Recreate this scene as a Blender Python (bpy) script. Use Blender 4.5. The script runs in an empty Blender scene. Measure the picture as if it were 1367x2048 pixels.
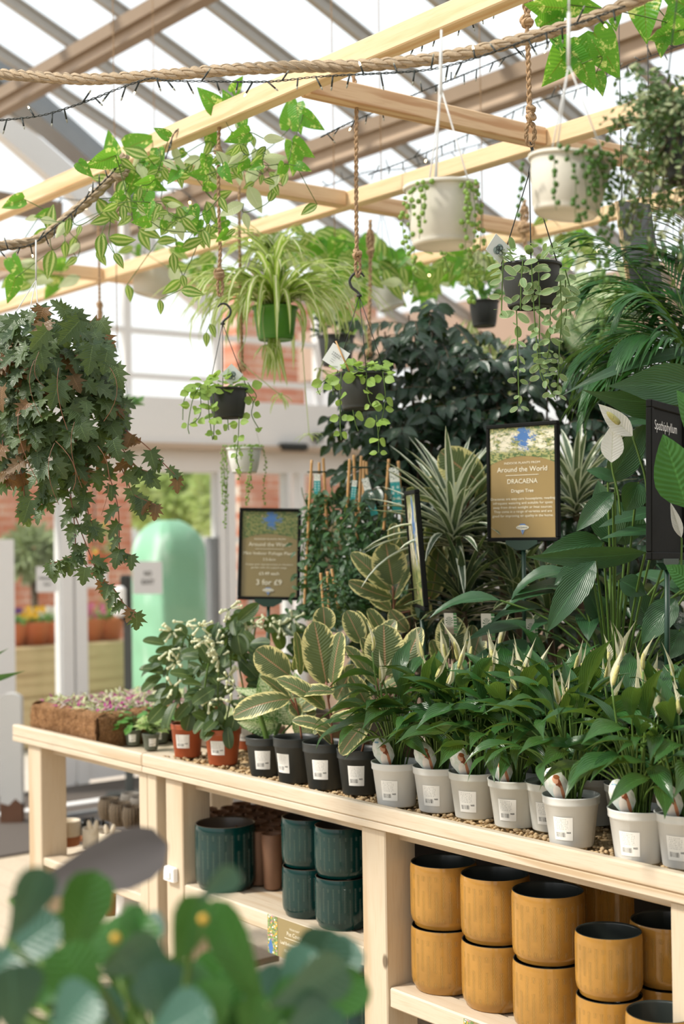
import bpy, math, random
import numpy as np
from mathutils import Vector, Matrix
from math import radians, sin, cos, pi

# ------------------------------------------------------------------ camera, sky, sun, exposure
SC = bpy.context.scene
COL = SC.collection
EYE = 1.55
F = 2850.0; CX = 683.5; CY = 1024.0
p_ = radians(.724); r_ = radians(.86)
FWD = np.array((0, cos(p_), sin(p_)))
_up = np.array((0, -sin(p_), cos(p_))); _rt = np.array((1., 0, 0))
RT = cos(r_)*_rt - sin(r_)*_up
UP = sin(r_)*_rt + cos(r_)*_up
EYEV = np.array((0, 0, EYE))
cam_d = bpy.data.cameras.new('camera'); cam = bpy.data.objects.new('camera', cam_d); COL.objects.link(cam)
cam_d.sensor_fit = 'VERTICAL'; cam_d.sensor_height = 36.0; cam_d.lens = 36.0*F/2048
cam.matrix_world = Matrix(((RT[0], UP[0], -FWD[0], 0), (RT[1], UP[1], -FWD[1], 0), (RT[2], UP[2], -FWD[2], EYE), (0, 0, 0, 1)))
cam_d.clip_start = .05; cam_d.clip_end = 300
cam_d.dof.use_dof = True; cam_d.dof.focus_distance = 3.15; cam_d.dof.aperture_fstop = 2.7; cam_d.dof.aperture_blades = 9
SC.camera = cam
SC.view_settings.view_transform = 'Standard'; SC.view_settings.look = 'None'
SC.view_settings.gamma = 1.0; SC.view_settings.use_curve_mapping = False
SC.view_settings.exposure = 0.08
SC.cycles.max_bounces = 8; SC.cycles.diffuse_bounces = 3; SC.cycles.glossy_bounces = 3
SC.cycles.transmission_bounces = 4; SC.cycles.transparent_max_bounces = 16
SC.cycles.caustics_reflective = False; SC.cycles.caustics_refractive = False
SC.cycles.sample_clamp_indirect = 6
SC.cycles.use_denoising = True

W = bpy.data.worlds.new('sky'); SC.world = W; W.use_nodes = True
nt = W.node_tree; nt.nodes.clear()
wo = nt.nodes.new('ShaderNodeOutputWorld'); bg = nt.nodes.new('ShaderNodeBackground')
tc = nt.nodes.new('ShaderNodeTexCoord'); sp = nt.nodes.new('ShaderNodeSeparateXYZ')
rp = nt.nodes.new('ShaderNodeValToRGB')
rp.color_ramp.elements[0].position = .35; rp.color_ramp.elements[0].color = (.16, .14, .11, 1)
rp.color_ramp.elements[1].position = .60; rp.color_ramp.elements[1].color = (.93, .97, 1, 1)
e = rp.color_ramp.elements.new(.49); e.color = (.30, .28, .24, 1)
e = rp.color_ramp.elements.new(.515); e.color = (.90, .88, .82, 1)
mp = nt.nodes.new('ShaderNodeMath'); mp.operation = 'MULTIPLY_ADD'; mp.inputs[1].default_value = .5; mp.inputs[2].default_value = .5
nt.links.new(tc.outputs['Generated'], sp.inputs[0]); nt.links.new(sp.outputs['Z'], mp.inputs[0])
nt.links.new(mp.outputs[0], rp.inputs[0]); nt.links.new(rp.outputs[0], bg.inputs[0]); nt.links.new(bg.outputs[0], wo.inputs[0])
bg.inputs[1].default_value = 1.28

sun_d = bpy.data.lights.new('sun', 'SUN'); sun = bpy.data.objects.new('sun', sun_d); COL.objects.link(sun)
sun_d.energy = 4.3; sun_d.angle = radians(9); sun_d.color = (1, .94, .84)
_sd = Vector((-.66, -.16, .72))      # towards the sun
sun.rotation_euler = _sd.to_track_quat('Z', 'Y').to_euler()
sun.location = (-6, -2, 8)

# ------------------------------------------------------------------ measuring helpers
def ray(px, py):
    return RT*((px-CX)/F) - UP*((py-CY)/F) + FWD
def P(px, py, z):
    return EYEV + ray(px, py)*z
def onz(px, py, h):
    d = ray(px, py); return EYEV + d*((h-EYE)/d[2])
BT = EYE-.65                                   # height of the bench's front upper edge
F0 = onz(1367, 1743, BT); _f1 = onz(25, 1445, BT)
D = (_f1-F0); D[2] = 0; D /= np.linalg.norm(D)  # along the bench, away from the camera
N = np.array((-D[1], D[0], 0.)); N = N if N[1] > 0 else -N   # into the bench
def B(s, t, z):
    return np.array((F0[0], F0[1], 0)) + D*s + N*t + np.array((0, 0, z))
def ont(px, py, t):
    d = ray(px, py); k = (t - np.dot(EYEV-F0, N))/np.dot(d, N); return EYEV + d*k
def ons(px, py, s):
    d = ray(px, py); k = (s - np.dot(EYEV-F0, D))/np.dot(d, D); return EYEV + d*k
def st(p):
    q = np.asarray(p)-F0; return float(q@D), float(q@N)
DEPTH = lambda p: float((np.asarray(p)-EYEV)@FWD)
AX = (D, N, np.array((0, 0, 1.)))
RZ = math.atan2(D[1], D[0])

# ------------------------------------------------------------------ mesh building
class MB:
    def __init__(s): s.V = []; s.n = 0; s.F = []; s.S = []; s.U = []; s.M = []
    def add(s, V, faces, uv=None, mat=0):
        V = np.asarray(V, float).reshape(-1, 3)
        if isinstance(faces, np.ndarray):
            f = faces.reshape(-1, faces.shape[-1]); flat = f.ravel()+s.n; sz = np.full(len(f), f.shape[1])
        else:
            flat = np.array([i for q in faces for i in q], int)+s.n; sz = np.array([len(q) for q in faces], int)
        s.V.append(V); s.F.append(flat); s.S.append(sz); s.M.append(np.full(len(sz), mat))
        s.U.append(np.zeros((len(V), 2)) if uv is None else np.asarray(uv, float).reshape(-1, 2))
        s.n += len(V); return s
    def box(s, c, size, ax=None, mat=0, bev=0):
        c = np.asarray(c, float); ax = ax or (np.array((1., 0, 0)), np.array((0, 1., 0)), np.array((0, 0, 1.)))
        a, b, h = [v/2 for v in size]; k = min(bev, a*.49, b*.49, h*.49)
        if k <= 0:
            pts = [(x, y, z) for z in (-h, h) for x, y in ((-a, -b), (a, -b), (a, b), (-a, b))]
            fs = [(0, 3, 2, 1), (4, 5, 6, 7), (0, 1, 5, 4), (1, 2, 6, 5), (2, 3, 7, 6), (3, 0, 4, 7)]
        else:
            pts = []
            ring = lambda u, v: [(-u, -v+k), (-u+k, -v), (u-k, -v), (u, -v+k), (u, v-k), (u-k, v), (-u+k, v), (-u, v-k)]
            ri = lambda u, v: [(-u, -v), (-u, -v), (u, -v), (u, -v), (u, v), (u, v), (-u, v), (-u, v)]
            for z, rr in ((-h, ri(a-k, b-k)), (-h+k, ring(a, b)), (h-k, ring(a, b)), (h, ri(a-k, b-k))):
                pts += [(x, y, z) for x, y in rr]
            fs = []
            for L in range(3):
                for i in range(8):
                    j = (i+1) % 8; fs.append((L*8+i, L*8+j, L*8+8+j, L*8+8+i))
            fs += [(6, 4, 2, 0), (24, 26, 28, 30)]
        pts = np.array(pts); V = c + pts[:, :1]*ax[0] + pts[:, 1:2]*ax[1] + pts[:, 2:]*ax[2]
        return s.add(V, fs, uv=pts[:, :2]*0, mat=mat)
    def beam(s, p, q, w, h, up=(0, 0, 1), mat=0, bev=0):
        p = np.asarray(p, float); q = np.asarray(q, float); d = q-p; L = np.linalg.norm(d); d /= L
        x = np.cross(d, up); x /= np.linalg.norm(x); u = np.cross(x, d)
        return s.box((p+q)/2, (L, w, h), (d, x, u), mat, bev)
    def lathe(s, prof, n=28, c=(0, 0, 0), mat=0, a0=0, a1=2*pi, caps=False, ax=None):
        prof = np.asarray(prof, float); c = np.asarray(c, float); m = len(prof)
        full = abs(a1-a0-2*pi) < 1e-6
        th = np.linspace(a0, a1, n+1)
        T, I = np.meshgrid(th, np.arange(m), indexing='ij')
        R = prof[I, 0]; Z = prof[I, 1]
        L = np.stack([R*np.cos(T), R*np.sin(T), Z], -1).reshape(-1, 3)
        if ax is not None: L = L[:, :1]*ax[0]+L[:, 1:2]*ax[1]+L[:, 2:]*ax[2]
        i, j = np.meshgrid(np.arange(n), np.arange(m-1), indexing='ij')
        f = np.stack([i*m+j, (i+1)*m+j, (i+1)*m+j+1, i*m+j+1], -1).reshape(-1, 4)
        u = np.stack([(T-a0)/(a1-a0), (I/(m-1.))], -1).reshape(-1, 2)
        return s.add(L+c, f, u, mat)
    def tube(s, pts, r, n=6, mat=0, cap=True):
        pts = np.asarray(pts, float); m = len(pts); r = np.broadcast_to(np.asarray(r, float), (m,))
        t = np.gradient(pts, axis=0); t /= np.linalg.norm(t, axis=1)[:, None]+1e-12
        a = np.array((0, 0, 1.)) if abs(t[0][2]) < .9 else np.array((1., 0, 0))
        nn = np.cross(t[0], a); nn /= np.linalg.norm(nn)
        ns = []
        for k in range(m):
            nn = nn - t[k]*(nn@t[k]); nn /= np.linalg.norm(nn)+1e-12; ns.append(nn)
        ns = np.array(ns); bs = np.cross(t, ns)
        th = np.arange(n)/n*2*pi
        V = pts[:, None]+r[:, None, None]*(np.cos(th)[None, :, None]*ns[:, None]+np.sin(th)[None, :, None]*bs[:, None])
        i, j = np.meshgrid(np.arange(m-1), np.arange(n), indexing='ij'); j2 = (j+1) % n
        f = np.stack([i*n+j, i*n+j2, (i+1)*n+j2, (i+1)*n+j], -1).reshape(-1, 4)
        ln = np.concatenate([[0], np.cumsum(np.linalg.norm(np.diff(pts, axis=0), axis=1))])
        uv = np.stack([np.tile(np.arange(n)/n, m), np.repeat(ln, n)], -1)
        s.add(V.reshape(-1, 3), f, uv, mat)
        if cap:
            b0 = s.n-m*n
            s.F.append(np.array([b0+k for k in range(n)][::-1]+[b0+(m-1)*n+k for k in range(n)])); s.S.append(np.array([n, n])); s.M.append(np.array([mat, mat]))
        return s
    def ball(s, c, r, n=8, m=6, mat=0, ax=None, sc=(1, 1, 1)):
        a = np.linspace(-pi/2, pi/2, m+1); pr = [(r*cos(x), r*sin(x)) for x in a]
        A = np.eye(3)*np.array(sc)[:, None] if ax is None else ax
        return s.lathe(pr, n, c, mat, ax=A)
    def build(s, name, mats, parent=None, smooth=True, org=None, rz=0):
        me = bpy.data.meshes.new(name)
        V = np.concatenate(s.V); Fl = np.concatenate(s.F); S = np.concatenate(s.S); M = np.concatenate(s.M); U = np.concatenate(s.U)
        o_ = org if org is not None else (ORG.get(parent.name, (0, 0, 0)) if parent is not None else (0, 0, 0))
        V = V-np.asarray(o_, float)
        me.vertices.add(len(V)); me.vertices.foreach_set('co', V.ravel())
        me.loops.add(len(Fl)); me.loops.foreach_set('vertex_index', Fl.astype(np.int32))
        me.polygons.add(len(S)); st_ = np.concatenate([[0], np.cumsum(S)[:-1]])
        me.polygons.foreach_set('loop_start', st_.astype(np.int32))
        me.polygons.foreach_set('material_index', M.astype(np.int32))
        me.polygons.foreach_set('use_smooth', np.full(len(S), bool(smooth)))
        ul = me.uv_layers.new(name='UVMap'); ul.data.foreach_set('uv', U[Fl].ravel())
        me.update(calc_edges=True)
        me.validate()
        if not isinstance(mats, (list, tuple)): mats = [mats]
        for m in mats: me.materials.append(m)
        if smooth == 'auto':
            me.set_sharp_from_angle(angle=radians(38))
        o = bpy.data.objects.new(name, me); COL.objects.link(o)
        if parent is not None: o.parent = parent
        elif org is not None: o.location = tuple(org)
        return o
ORG = {}
def thing(name, label, cat, loc=(0, 0, 0), group=None):
    o = bpy.data.objects.new(name, None); COL.objects.link(o); o.empty_display_size = .05
    o.location = tuple(float(v) for v in loc); o['label'] = label; o['category'] = cat
    if group: o['group'] = group
    ORG[o.name] = np.array(loc, float)
    return o
def local(o): ORG[o.name] = np.zeros(3); return o      # parts will be given in the thing's own frame
def tag(o, label, cat, group=None, kind=None):
    o['label'] = label; o['category'] = cat
    if group: o['group'] = group
    if kind: o['kind'] = kind
    return o
def struct(o): o['kind'] = 'structure'; return o
def kids(o): return [c for c in COL.objects if c.parent == o]
def copy_tree(o, parent=None, tree=None):
    c = o.copy(); COL.objects.link(c); c.parent = parent
    for ch in (tree or {}).get(o.name, kids(o) if tree is None else []): copy_tree(ch, c, tree)
    return c
def dup(o, loc, rz=0, label=None, group=None, scale=None):
    c = copy_tree(o); c.location = tuple(loc); c.rotation_euler = (0, 0, rz)
    if label: c['label'] = label
    if group: c['group'] = group
    if scale: c.scale = (scale,)*3
    return c

# ------------------------------------------------------------------ materials
class G:
    def __init__(s, name):
        s.mat = bpy.data.materials.new(name); s.mat.use_nodes = True; s.t = s.mat.node_tree; s.t.nodes.clear()
        s.out = s.t.nodes.new('ShaderNodeOutputMaterial')
    def node(s, typ, **k):
        n = s.t.nodes.new(typ)
        for a, v in k.items(): setattr(n, a, v)
        return n
    def put(s, sock, v):
        if isinstance(v, bpy.types.NodeSocket): s.t.links.new(v, sock)
        elif v is not None:
            if isinstance(v, (tuple, list)) and len(v) == 3 and sock.type == 'RGBA': v = (*v, 1)
            sock.default_value = v
    def m(s, op, a, b=None, c=None, clamp=False):
        n = s.node('ShaderNodeMath', operation=op, use_clamp=clamp)
        for i, v in enumerate((a, b, c)):
            if v is not None: s.put(n.inputs[i], v)
        return n.outputs[0]
    def mix(s, f, a, b):
        n = s.node('ShaderNodeMix', data_type='RGBA'); s.put(n.inputs[0], f); s.put(n.inputs[6], a); s.put(n.inputs[7], b); return n.outputs[2]
    def ss(s, x, lo, hi):
        n = s.node('ShaderNodeMapRange', interpolation_type='SMOOTHSTEP'); s.put(n.inputs[0], x)
        n.inputs[1].default_value = lo; n.inputs[2].default_value = hi; return n.outputs[0]
    def coord(s, k='Object'): return s.node('ShaderNodeTexCoord').outputs[k]
    def sep(s, v):
        n = s.node('ShaderNodeSeparateXYZ'); s.put(n.inputs[0], v); return n.outputs
    def comb(s, x, y, z):
        n = s.node('ShaderNodeCombineXYZ'); s.put(n.inputs[0], x); s.put(n.inputs[1], y); s.put(n.inputs[2], z); return n.outputs[0]
    def map(s, v, scale=(1, 1, 1), loc=(0, 0, 0), rot=(0, 0, 0)):
        n = s.node('ShaderNodeMapping'); s.put(n.inputs[0], v); n.inputs[1].default_value = loc; n.inputs[2].default_value = rot; n.inputs[3].default_value = scale; return n.outputs[0]
    def noise(s, v, scale=5, detail=3, rough=.5, out=0):
        n = s.node('ShaderNodeTexNoise'); s.put(n.inputs['Vector'], v); n.inputs['Scale'].default_value = scale
        n.inputs['Detail'].default_value = detail; n.inputs['Roughness'].default_value = rough; return n.outputs[out]
    def vor(s, v, scale=5, out='Distance', feature='F1'):
        n = s.node('ShaderNodeTexVoronoi', feature=feature); s.put(n.inputs['Vector'], v); n.inputs['Scale'].default_value = scale; return n.outputs[out]
    def rnd(s): return s.node('ShaderNodeNewGeometry').outputs['Random Per Island']
    def bump(s, h, st_=.3, dist=.01):
        n = s.node('ShaderNodeBump'); s.put(n.inputs['Height'], h); n.inputs['Strength'].default_value = st_; n.inputs['Distance'].default_value = dist; return n.outputs[0]
    def prin(s, col, rough=.5, nrm=None, spec=.5, metal=0, trans=None, tcol=None, coat=0, emis=None, es=0, sss=0):
        b = s.node('ShaderNodeBsdfPrincipled'); s.put(b.inputs['Base Color'], col); s.put(b.inputs['Roughness'], rough)
        b.inputs['Specular IOR Level'].default_value = spec; b.inputs['Metallic'].default_value = metal
        b.inputs['Coat Weight'].default_value = coat
        if nrm: s.put(b.inputs['Normal'], nrm)
        if emis: s.put(b.inputs['Emission Color'], emis); b.inputs['Emission Strength'].default_value = es
        o = b.outputs[0]
        if trans:
            t = s.node('ShaderNodeBsdfTranslucent'); s.put(t.inputs[0], tcol if tcol is not None else col)
            if nrm: s.put(t.inputs['Normal'], nrm)
            mx = s.node('ShaderNodeMixShader'); mx.inputs[0].default_value = trans
            s.t.links.new(o, mx.inputs[1]); s.t.links.new(t.outputs[0], mx.inputs[2]); o = mx.outputs[0]
        s.t.links.new(o, s.out.inputs[0]); return s.mat
def plain(name, col, rough=.5, var=.08, scale=40, bump=.1, **k):
    g = G(name); o = g.coord(); n = g.noise(o, scale, 4)
    c = g.mix(g.m('MULTIPLY', n, var*2), col, tuple(v*.55 for v in col))
    return g.prin(c, rough, g.bump(n, bump, .002) if bump else None, **k)
def rgb(h):
    h = h.lstrip('#'); v = [int(h[i:i+2], 16)/255 for i in (0, 2, 4)]
    return tuple(x/12.92 if x <= .04045 else ((x+.055)/1.055)**2.4 for x in v)

def woodmat(name, c1, c2, axis, ring=38, knots=True, rough=.55):
    g = G(name); o = g.coord('Object')
    # axis: unit vector of the grain in the object's own frame
    a = np.asarray(axis, float); b = np.array((-a[1], a[0], 0)) if abs(a[2]) < .9 else np.array((1., 0, 0))
    def dot(v):
        n = g.node('ShaderNodeVectorMath', operation='DOT_PRODUCT'); g.put(n.inputs[0], o); n.inputs[1].default_value = tuple(v); return n.outputs['Value']
    c = np.cross(a, b)
    u, v, w = dot(a), dot(b), dot(c)
    v2 = g.comb(g.m('MULTIPLY', u, .12), v, w)
    n = g.noise(v2, 7, 4, .6)
    r = g.m('SINE', g.m('MULTIPLY', g.m('ADD', g.m('ADD', v, w), g.m('MULTIPLY', n, .12)), ring*6.28))
    fine = g.noise(g.comb(g.m('MULTIPLY', u, .05), v, w), 260, 3)
    f = g.m('MULTIPLY', g.ss(r, -.2, 1), g.ss(n, .35, .7))
    col = g.mix(f, c1, c2); col = g.mix(g.m('MULTIPLY', g.ss(fine, .45, .75), .35), col, c2)
    if knots:
        kv = g.vor(g.comb(g.m('MULTIPLY', u, .55), v, w), 4.2)
        k = g.ss(kv, .055, .028); col = g.mix(k, col, tuple(x*.35 for x in c2))
    return g.prin(col, rough, g.bump(g.m('ADD', fine, g.m('MULTIPLY', f, .6)), .12, .002))

CREAM1, CREAM2 = rgb('#cbbca6'), rgb('#b39a7a')
M = {}
M['bench_wood'] = woodmat('cream_washed_pine', CREAM1, CREAM2, D, ring=26)
M['post_wood'] = woodmat('cream_washed_pine_upright', rgb('#c8b8a0'), rgb('#b8a081'), (0, 0, 1), ring=9)
M['joist_d'] = woodmat('new_pine_joist', rgb('#efd2a8'), rgb('#dcae78'), D, ring=30)
M['joist_n'] = woodmat('new_pine_cross_joist', rgb('#ecc9a0'), rgb('#cd9c70'), N, ring=30)
M['planter_wood'] = woodmat('sleeper_timber', rgb('#cdb389'), rgb('#a58a62'), N, ring=12)
M['purlin'] = plain('tan_painted_steel', rgb('#cdb59d'), .5, .15, 12)
M['purlin_dark'] = plain('brown_purlin_flange', rgb('#9a8570'), .55, .2, 12)
M['glaze_bar'] = plain('grey_glazing_bar', rgb('#b4b0aa'), .4, .15, 20, metal=.0)
M['steel'] = plain('galvanised_steel', rgb('#8f9294'), .35, .2, 15, metal=.3)
M['white_paint'] = plain('white_painted_frame', rgb('#f4f2f0'), .45, .03, 20)
M['white_paint_warm'] = plain('warm_white_fascia', rgb('#f2ece6'), .55, .05, 8)
M['tan_wall'] = plain('pale_clay_render', rgb('#b59a88'), .8, .1, 4)
M['black_plastic'] = plain('black_plastic', rgb('#22241f'), .42, .1, 60)
M['green_plastic'] = plain('dark_green_plastic', rgb('#1d3b2c'), .4, .1, 60)
M['black_frame'] = plain('black_frame', rgb('#0e0f0c'), .7, .2, 60, spec=.2)
M['wire'] = plain('dark_wire', rgb('#2e2f2c'), .5, .1)
M['cable'] = plain('dark_green_cable', rgb('#1c241f'), .5, .1)
M['white_cord'] = plain('white_cord', rgb('#f2f2f0'), .6, .05, trans=.3)
g = G('bulb_glow'); M['bulb_lit'] = g.prin((1, .8, .5), .4, emis=(1, .72, .38), es=14)
M['bulb'] = plain('clear_bulb_tip', rgb('#b5b5a8'), .3, .05, bump=0, trans=.4)
# thin clear glazing
g = G('clear_glass'); t_ = g.node('ShaderNodeBsdfTransparent'); t_.inputs[0].default_value = (.97, .985, .98, 1)
gl = g.node('ShaderNodeBsdfGlossy'); gl.inputs['Roughness'].default_value = .04
fr = g.node('ShaderNodeFresnel'); fr.inputs[0].default_value = 1.45
mx = g.node('ShaderNodeMixShader'); g.t.links.new(g.m('MULTIPLY', fr.outputs[0], .8), mx.inputs[0]); g.t.links.new(t_.outputs[0], mx.inputs[1]); g.t.links.new(gl.outputs[0], mx.inputs[2])
g.t.links.new(mx.outputs[0], g.out.inputs[0]); M['glass'] = g.mat
# brick, colours lightened to carry the overexposed daylight outside
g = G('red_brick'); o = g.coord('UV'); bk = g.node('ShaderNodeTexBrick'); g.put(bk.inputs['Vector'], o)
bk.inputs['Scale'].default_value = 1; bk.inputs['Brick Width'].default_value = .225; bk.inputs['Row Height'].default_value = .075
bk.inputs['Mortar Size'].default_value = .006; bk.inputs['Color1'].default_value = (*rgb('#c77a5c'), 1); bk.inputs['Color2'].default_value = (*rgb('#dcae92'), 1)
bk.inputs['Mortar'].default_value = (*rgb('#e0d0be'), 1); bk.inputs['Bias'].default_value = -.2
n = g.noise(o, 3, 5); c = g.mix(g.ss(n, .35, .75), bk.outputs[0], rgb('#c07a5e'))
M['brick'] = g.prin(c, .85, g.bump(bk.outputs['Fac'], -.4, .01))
# ropes (twisted: bands run diagonally round the tube)
def ropemat(name, c1, c2, twist, turns=3):
    g = G(name); u = g.sep(g.coord('UV')); o = g.coord()
    ph = g.m('ADD', g.m('MULTIPLY', u[0], turns), g.m('MULTIPLY', u[1], twist))
    w = g.m('ABSOLUTE', g.m('SINE', g.m('MULTIPLY', ph, pi)))
    fib = g.noise(g.comb(g.m('MULTIPLY', u[0], 2), g.m('MULTIPLY', u[1], 60), ph), 9, 4, .7)
    c = g.mix(g.ss(fib, .3, .8), c1, c2); 
    return g.prin(c, .9, g.bump(g.m('ADD', g.ss(w, 0, .7), g.m('MULTIPLY', fib, .35)), .9, .006), trans=.06)
M['rope'] = ropemat('thick_hemp_rope', rgb('#d6c0a2'), rgb('#a88f72'), 26)
M['twine'] = ropemat('jute_cord', rgb('#e2c09a'), rgb('#c69c72'), 60, 2)
M['terracotta'] = plain('terracotta_plastic', rgb('#a8532f'), .5, .12, 30)
M['pot_white'] = plain('white_plastic_pot', rgb('#dcdcd8'), .45, .05, 60, trans=.05)
M['pot_grey'] = plain('pale_grey_plastic_pot', rgb('#d2d2cb'), .5, .06, 60, trans=.05)
M['pot_black'] = plain('black_plastic_pot', rgb('#2c302f'), .45, .15, 60)
M['pot_hang'] = plain('charcoal_hanging_pot', rgb('#2b2d2a'), .55, .15, 60)
M['pot_green'] = plain('bright_green_plastic_pot', rgb('#4e8a2c'), .4, .1, 60)
M['pot_brown'] = plain('taupe_plastic_pot', rgb('#6f5f50'), .5, .1, 60)
M['pot_cream'] = plain('cream_white_pot', rgb('#ddd8ca'), .55, .05, 60, trans=.12)
M['soil'] = plain('potting_soil', rgb('#2c2118'), .95, .5, 150, .8)
M['cane'] = plain('bamboo_cane', rgb('#c89a62'), .5, .25, 60)
M['stem'] = plain('green_stem', rgb('#5d7c33'), .5, .2, 60, trans=.15)
M['stem_red'] = plain('reddish_stem', rgb('#8a5a42'), .5, .2, 60)
M['stem_brown'] = plain('woody_stem', rgb('#57452f'), .7, .3, 60)
# ------------------------------------------------------------------ the setting
SW = 6.0; SW = st(onz(200, 1566, 0))[0]           # the door wall stands across the end of the bench
BS = SW+3.4                                        # brick wall outside it
g = G('floor_tile'); o = g.coord(); n = g.noise(o, 2.2, 5); n2 = g.noise(o, 60, 3)
c = g.mix(n, rgb('#cdbda6'), rgb('#b9a78f')); c = g.mix(g.ss(n2, .5, .8), c, rgb('#a8977f'))
pl_ = g.m('FRACT', g.m('MULTIPLY', g.node('ShaderNodeTexCoord').outputs['Object'] if False else g.sep(g.map(o, rot=(0, 0, -RZ)))[1], 7)); c = g.mix(g.ss(pl_, .03, .0), c, rgb('#7d6c58'))
M['floor'] = g.prin(c, .6, g.bump(n2, .1, .003))
fl = MB(); fl.add([B(-4, -7, 0), B(SW+.02, -7, 0), B(SW+.02, 6.5, 0), B(-4, 6.5, 0)], [(0, 1, 2, 3)])
struct(fl.build('floor', M['floor'], smooth=False))
M['paving'] = plain('pale_paving', rgb('#d2c6ba'), .8, .12, 3)
fl = MB(); fl.add([B(SW+.02, -8, -.01), B(SW+16, -8, -.01), B(SW+16, 9, -.01), B(SW+.02, 9, -.01)], [(0, 1, 2, 3)])
struct(fl.build('ground', M['paving'], smooth=False))
# dark entrance mat and pale deck at the far left
ms_ = st(onz(30, 1712, 0))[0]; m = MB(); m.box(B((ms_+SW-.02)/2, .8, .006), (SW-.02-ms_, 5.2, .012), AX)
tag(m.build('entrance_mat', plain('dark_brown_matting', rgb('#5d544d'), .95, .3, 90, .6), smooth=False), 'dark brown entrance matting laid on the floor before the doors', 'mat')

# door wall: white header band, frames, glass
def wallpt(px, py, off=0): return ons(px, py, SW+off)
def sheet(name, corners, mat, depth=.06, kind=True, uvs=None):
    pts = [np.asarray(c) for c in corners]; m = MB()
    back = [c + D*depth for c in pts]
    m.add(pts+back, [(0, 1, 2, 3), (7, 6, 5, 4), (0, 4, 5, 1), (1, 5, 6, 2), (2, 6, 7, 3), (3, 7, 4, 0)])
    o = m.build(name, mat, smooth=False)
    return struct(o) if kind else o
def tz(px, py): p = wallpt(px, py); return st(p)[1], p[2]
zh0 = tz(400, 944)[1]; zh1 = tz(400, 900)[1]; zh2 = tz(400, 800)[1]
def slab(name, t0, t1, z0, z1, s0, s1, mat, bev=0, lab=None):
    m = MB(); m.box(B((s0+s1)/2, (t0+t1)/2, (z0+z1)/2), (abs(s1-s0), abs(t1-t0), abs(z1-z0)), AX, bev=bev)
    return m.build(name, mat, smooth=False)
TL, TR = tz(-250, 1000)[0], 6.0
struct(slab('trim_1', TL, TR, zh0, zh1, SW-.02, SW+.2, M['white_paint_warm']))
struct(slab('trim_2', TL, TR, zh1, zh1+.035, SW-.10, SW+.2, M['purlin']))
struct(slab('trim_3', TL, TR, zh1+.035, zh2, SW-.06, SW+.2, M['white_paint']))
k = 3
def frame(px0, px1, py0=960, z0=0, z1=None, dep=.07, mat='white_paint'):
    global k; k += 1
    t0 = tz(px0, py0)[0]; t1 = tz(px1, py0)[0]
    return struct(slab('trim_%d' % k, t0, t1, z0, z1 or zh0, SW-.03, SW+dep, M[mat]))
frame(117, 139); frame(144, 167); frame(432, 446); frame(449, 466); frame(-60, 22, z1=tz(10, 1079)[1])
frame(570, 578); frame(596, 604)
frame(420, 431, mat='steel', z1=tz(430, 1075)[1])
k += 1; struct(slab('trim_%d' % k, tz(120, 1500)[0], tz(600, 1500)[0], .03, .5-.24, SW-.02, SW+.05, M['white_paint']))
k += 1; struct(slab('trim_%d' % k, tz(-60, 1500)[0], tz(166, 1500)[0], .0, .03, SW-.9, SW-.85, M['steel']))
# floor track
k += 1; struct(slab('trim_%d' % k, tz(-200, 1500)[0], tz(700, 1500)[0], .0, .02, SW-.62, SW-.54, M['white_paint']))
for i, (a, b) in enumerate(((-60, 117), (167, 432), (466, 570), (604, 900))):
    o = slab('window_%d' % (i+1), tz(a, 960)[0]+.003, tz(b, 960)[0]-.003, .27 if i else .0, zh0, SW+.01, SW+.018, M['glass']); struct(o)
# glazed gable above the header
ridge = lambda t: 1.0
def roofz(t): return EYE+2.0-.433*(t-2.54)+.14
k += 1
gm = MB()
for px in (-120, 258, 440, 640, 830):
    t = tz(px, 760)[0]; gm.box(B(SW+.03, t, (zh2+roofz(t))/2), (.05, .05, roofz(t)-zh2), AX)
for py in (662, 752):
    z = tz(300, py)[1]; gm.box(B(SW+.03, (TL+TR)/2, z), (.045, TR-TL, .035), AX)
struct(gm.build('trim_%d' % k, M['white_paint'], smooth=False))
gm = MB(); gm.add([B(SW+.05, TL, zh2), B(SW+.05, TR, zh2), B(SW+.05, TR, roofz(TR)), B(SW+.05, TL, roofz(TL))], [(0, 1, 2, 3)])
struct(gm.build('window_9', M['glass'], smooth=False))
m = MB(); q0, q1 = wallpt(561, 886, -.1), wallpt(611, 902, -.1)
bx = m.box((q0+q1)/2, (.08, abs(st(q1)[1]-st(q0)[1]), q0[2]-q1[2]), AX, bev=.01).build('door_sensor', M['black_plastic'], smooth=False)
tag(bx, 'black rectangular door sensor box on the white header beam', 'sensor')
m = MB(); q0, q1 = wallpt(628, 866, -.1), wallpt(642, 884, -.1)
tag(m.box((q0+q1)/2, (.06, abs(st(q1)[1]-st(q0)[1]), q0[2]-q1[2]), AX, bev=.01).build('camera_housing', M['black_plastic'], smooth=False), 'small dark square fitting above the black sensor box on the header', 'fitting')

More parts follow.
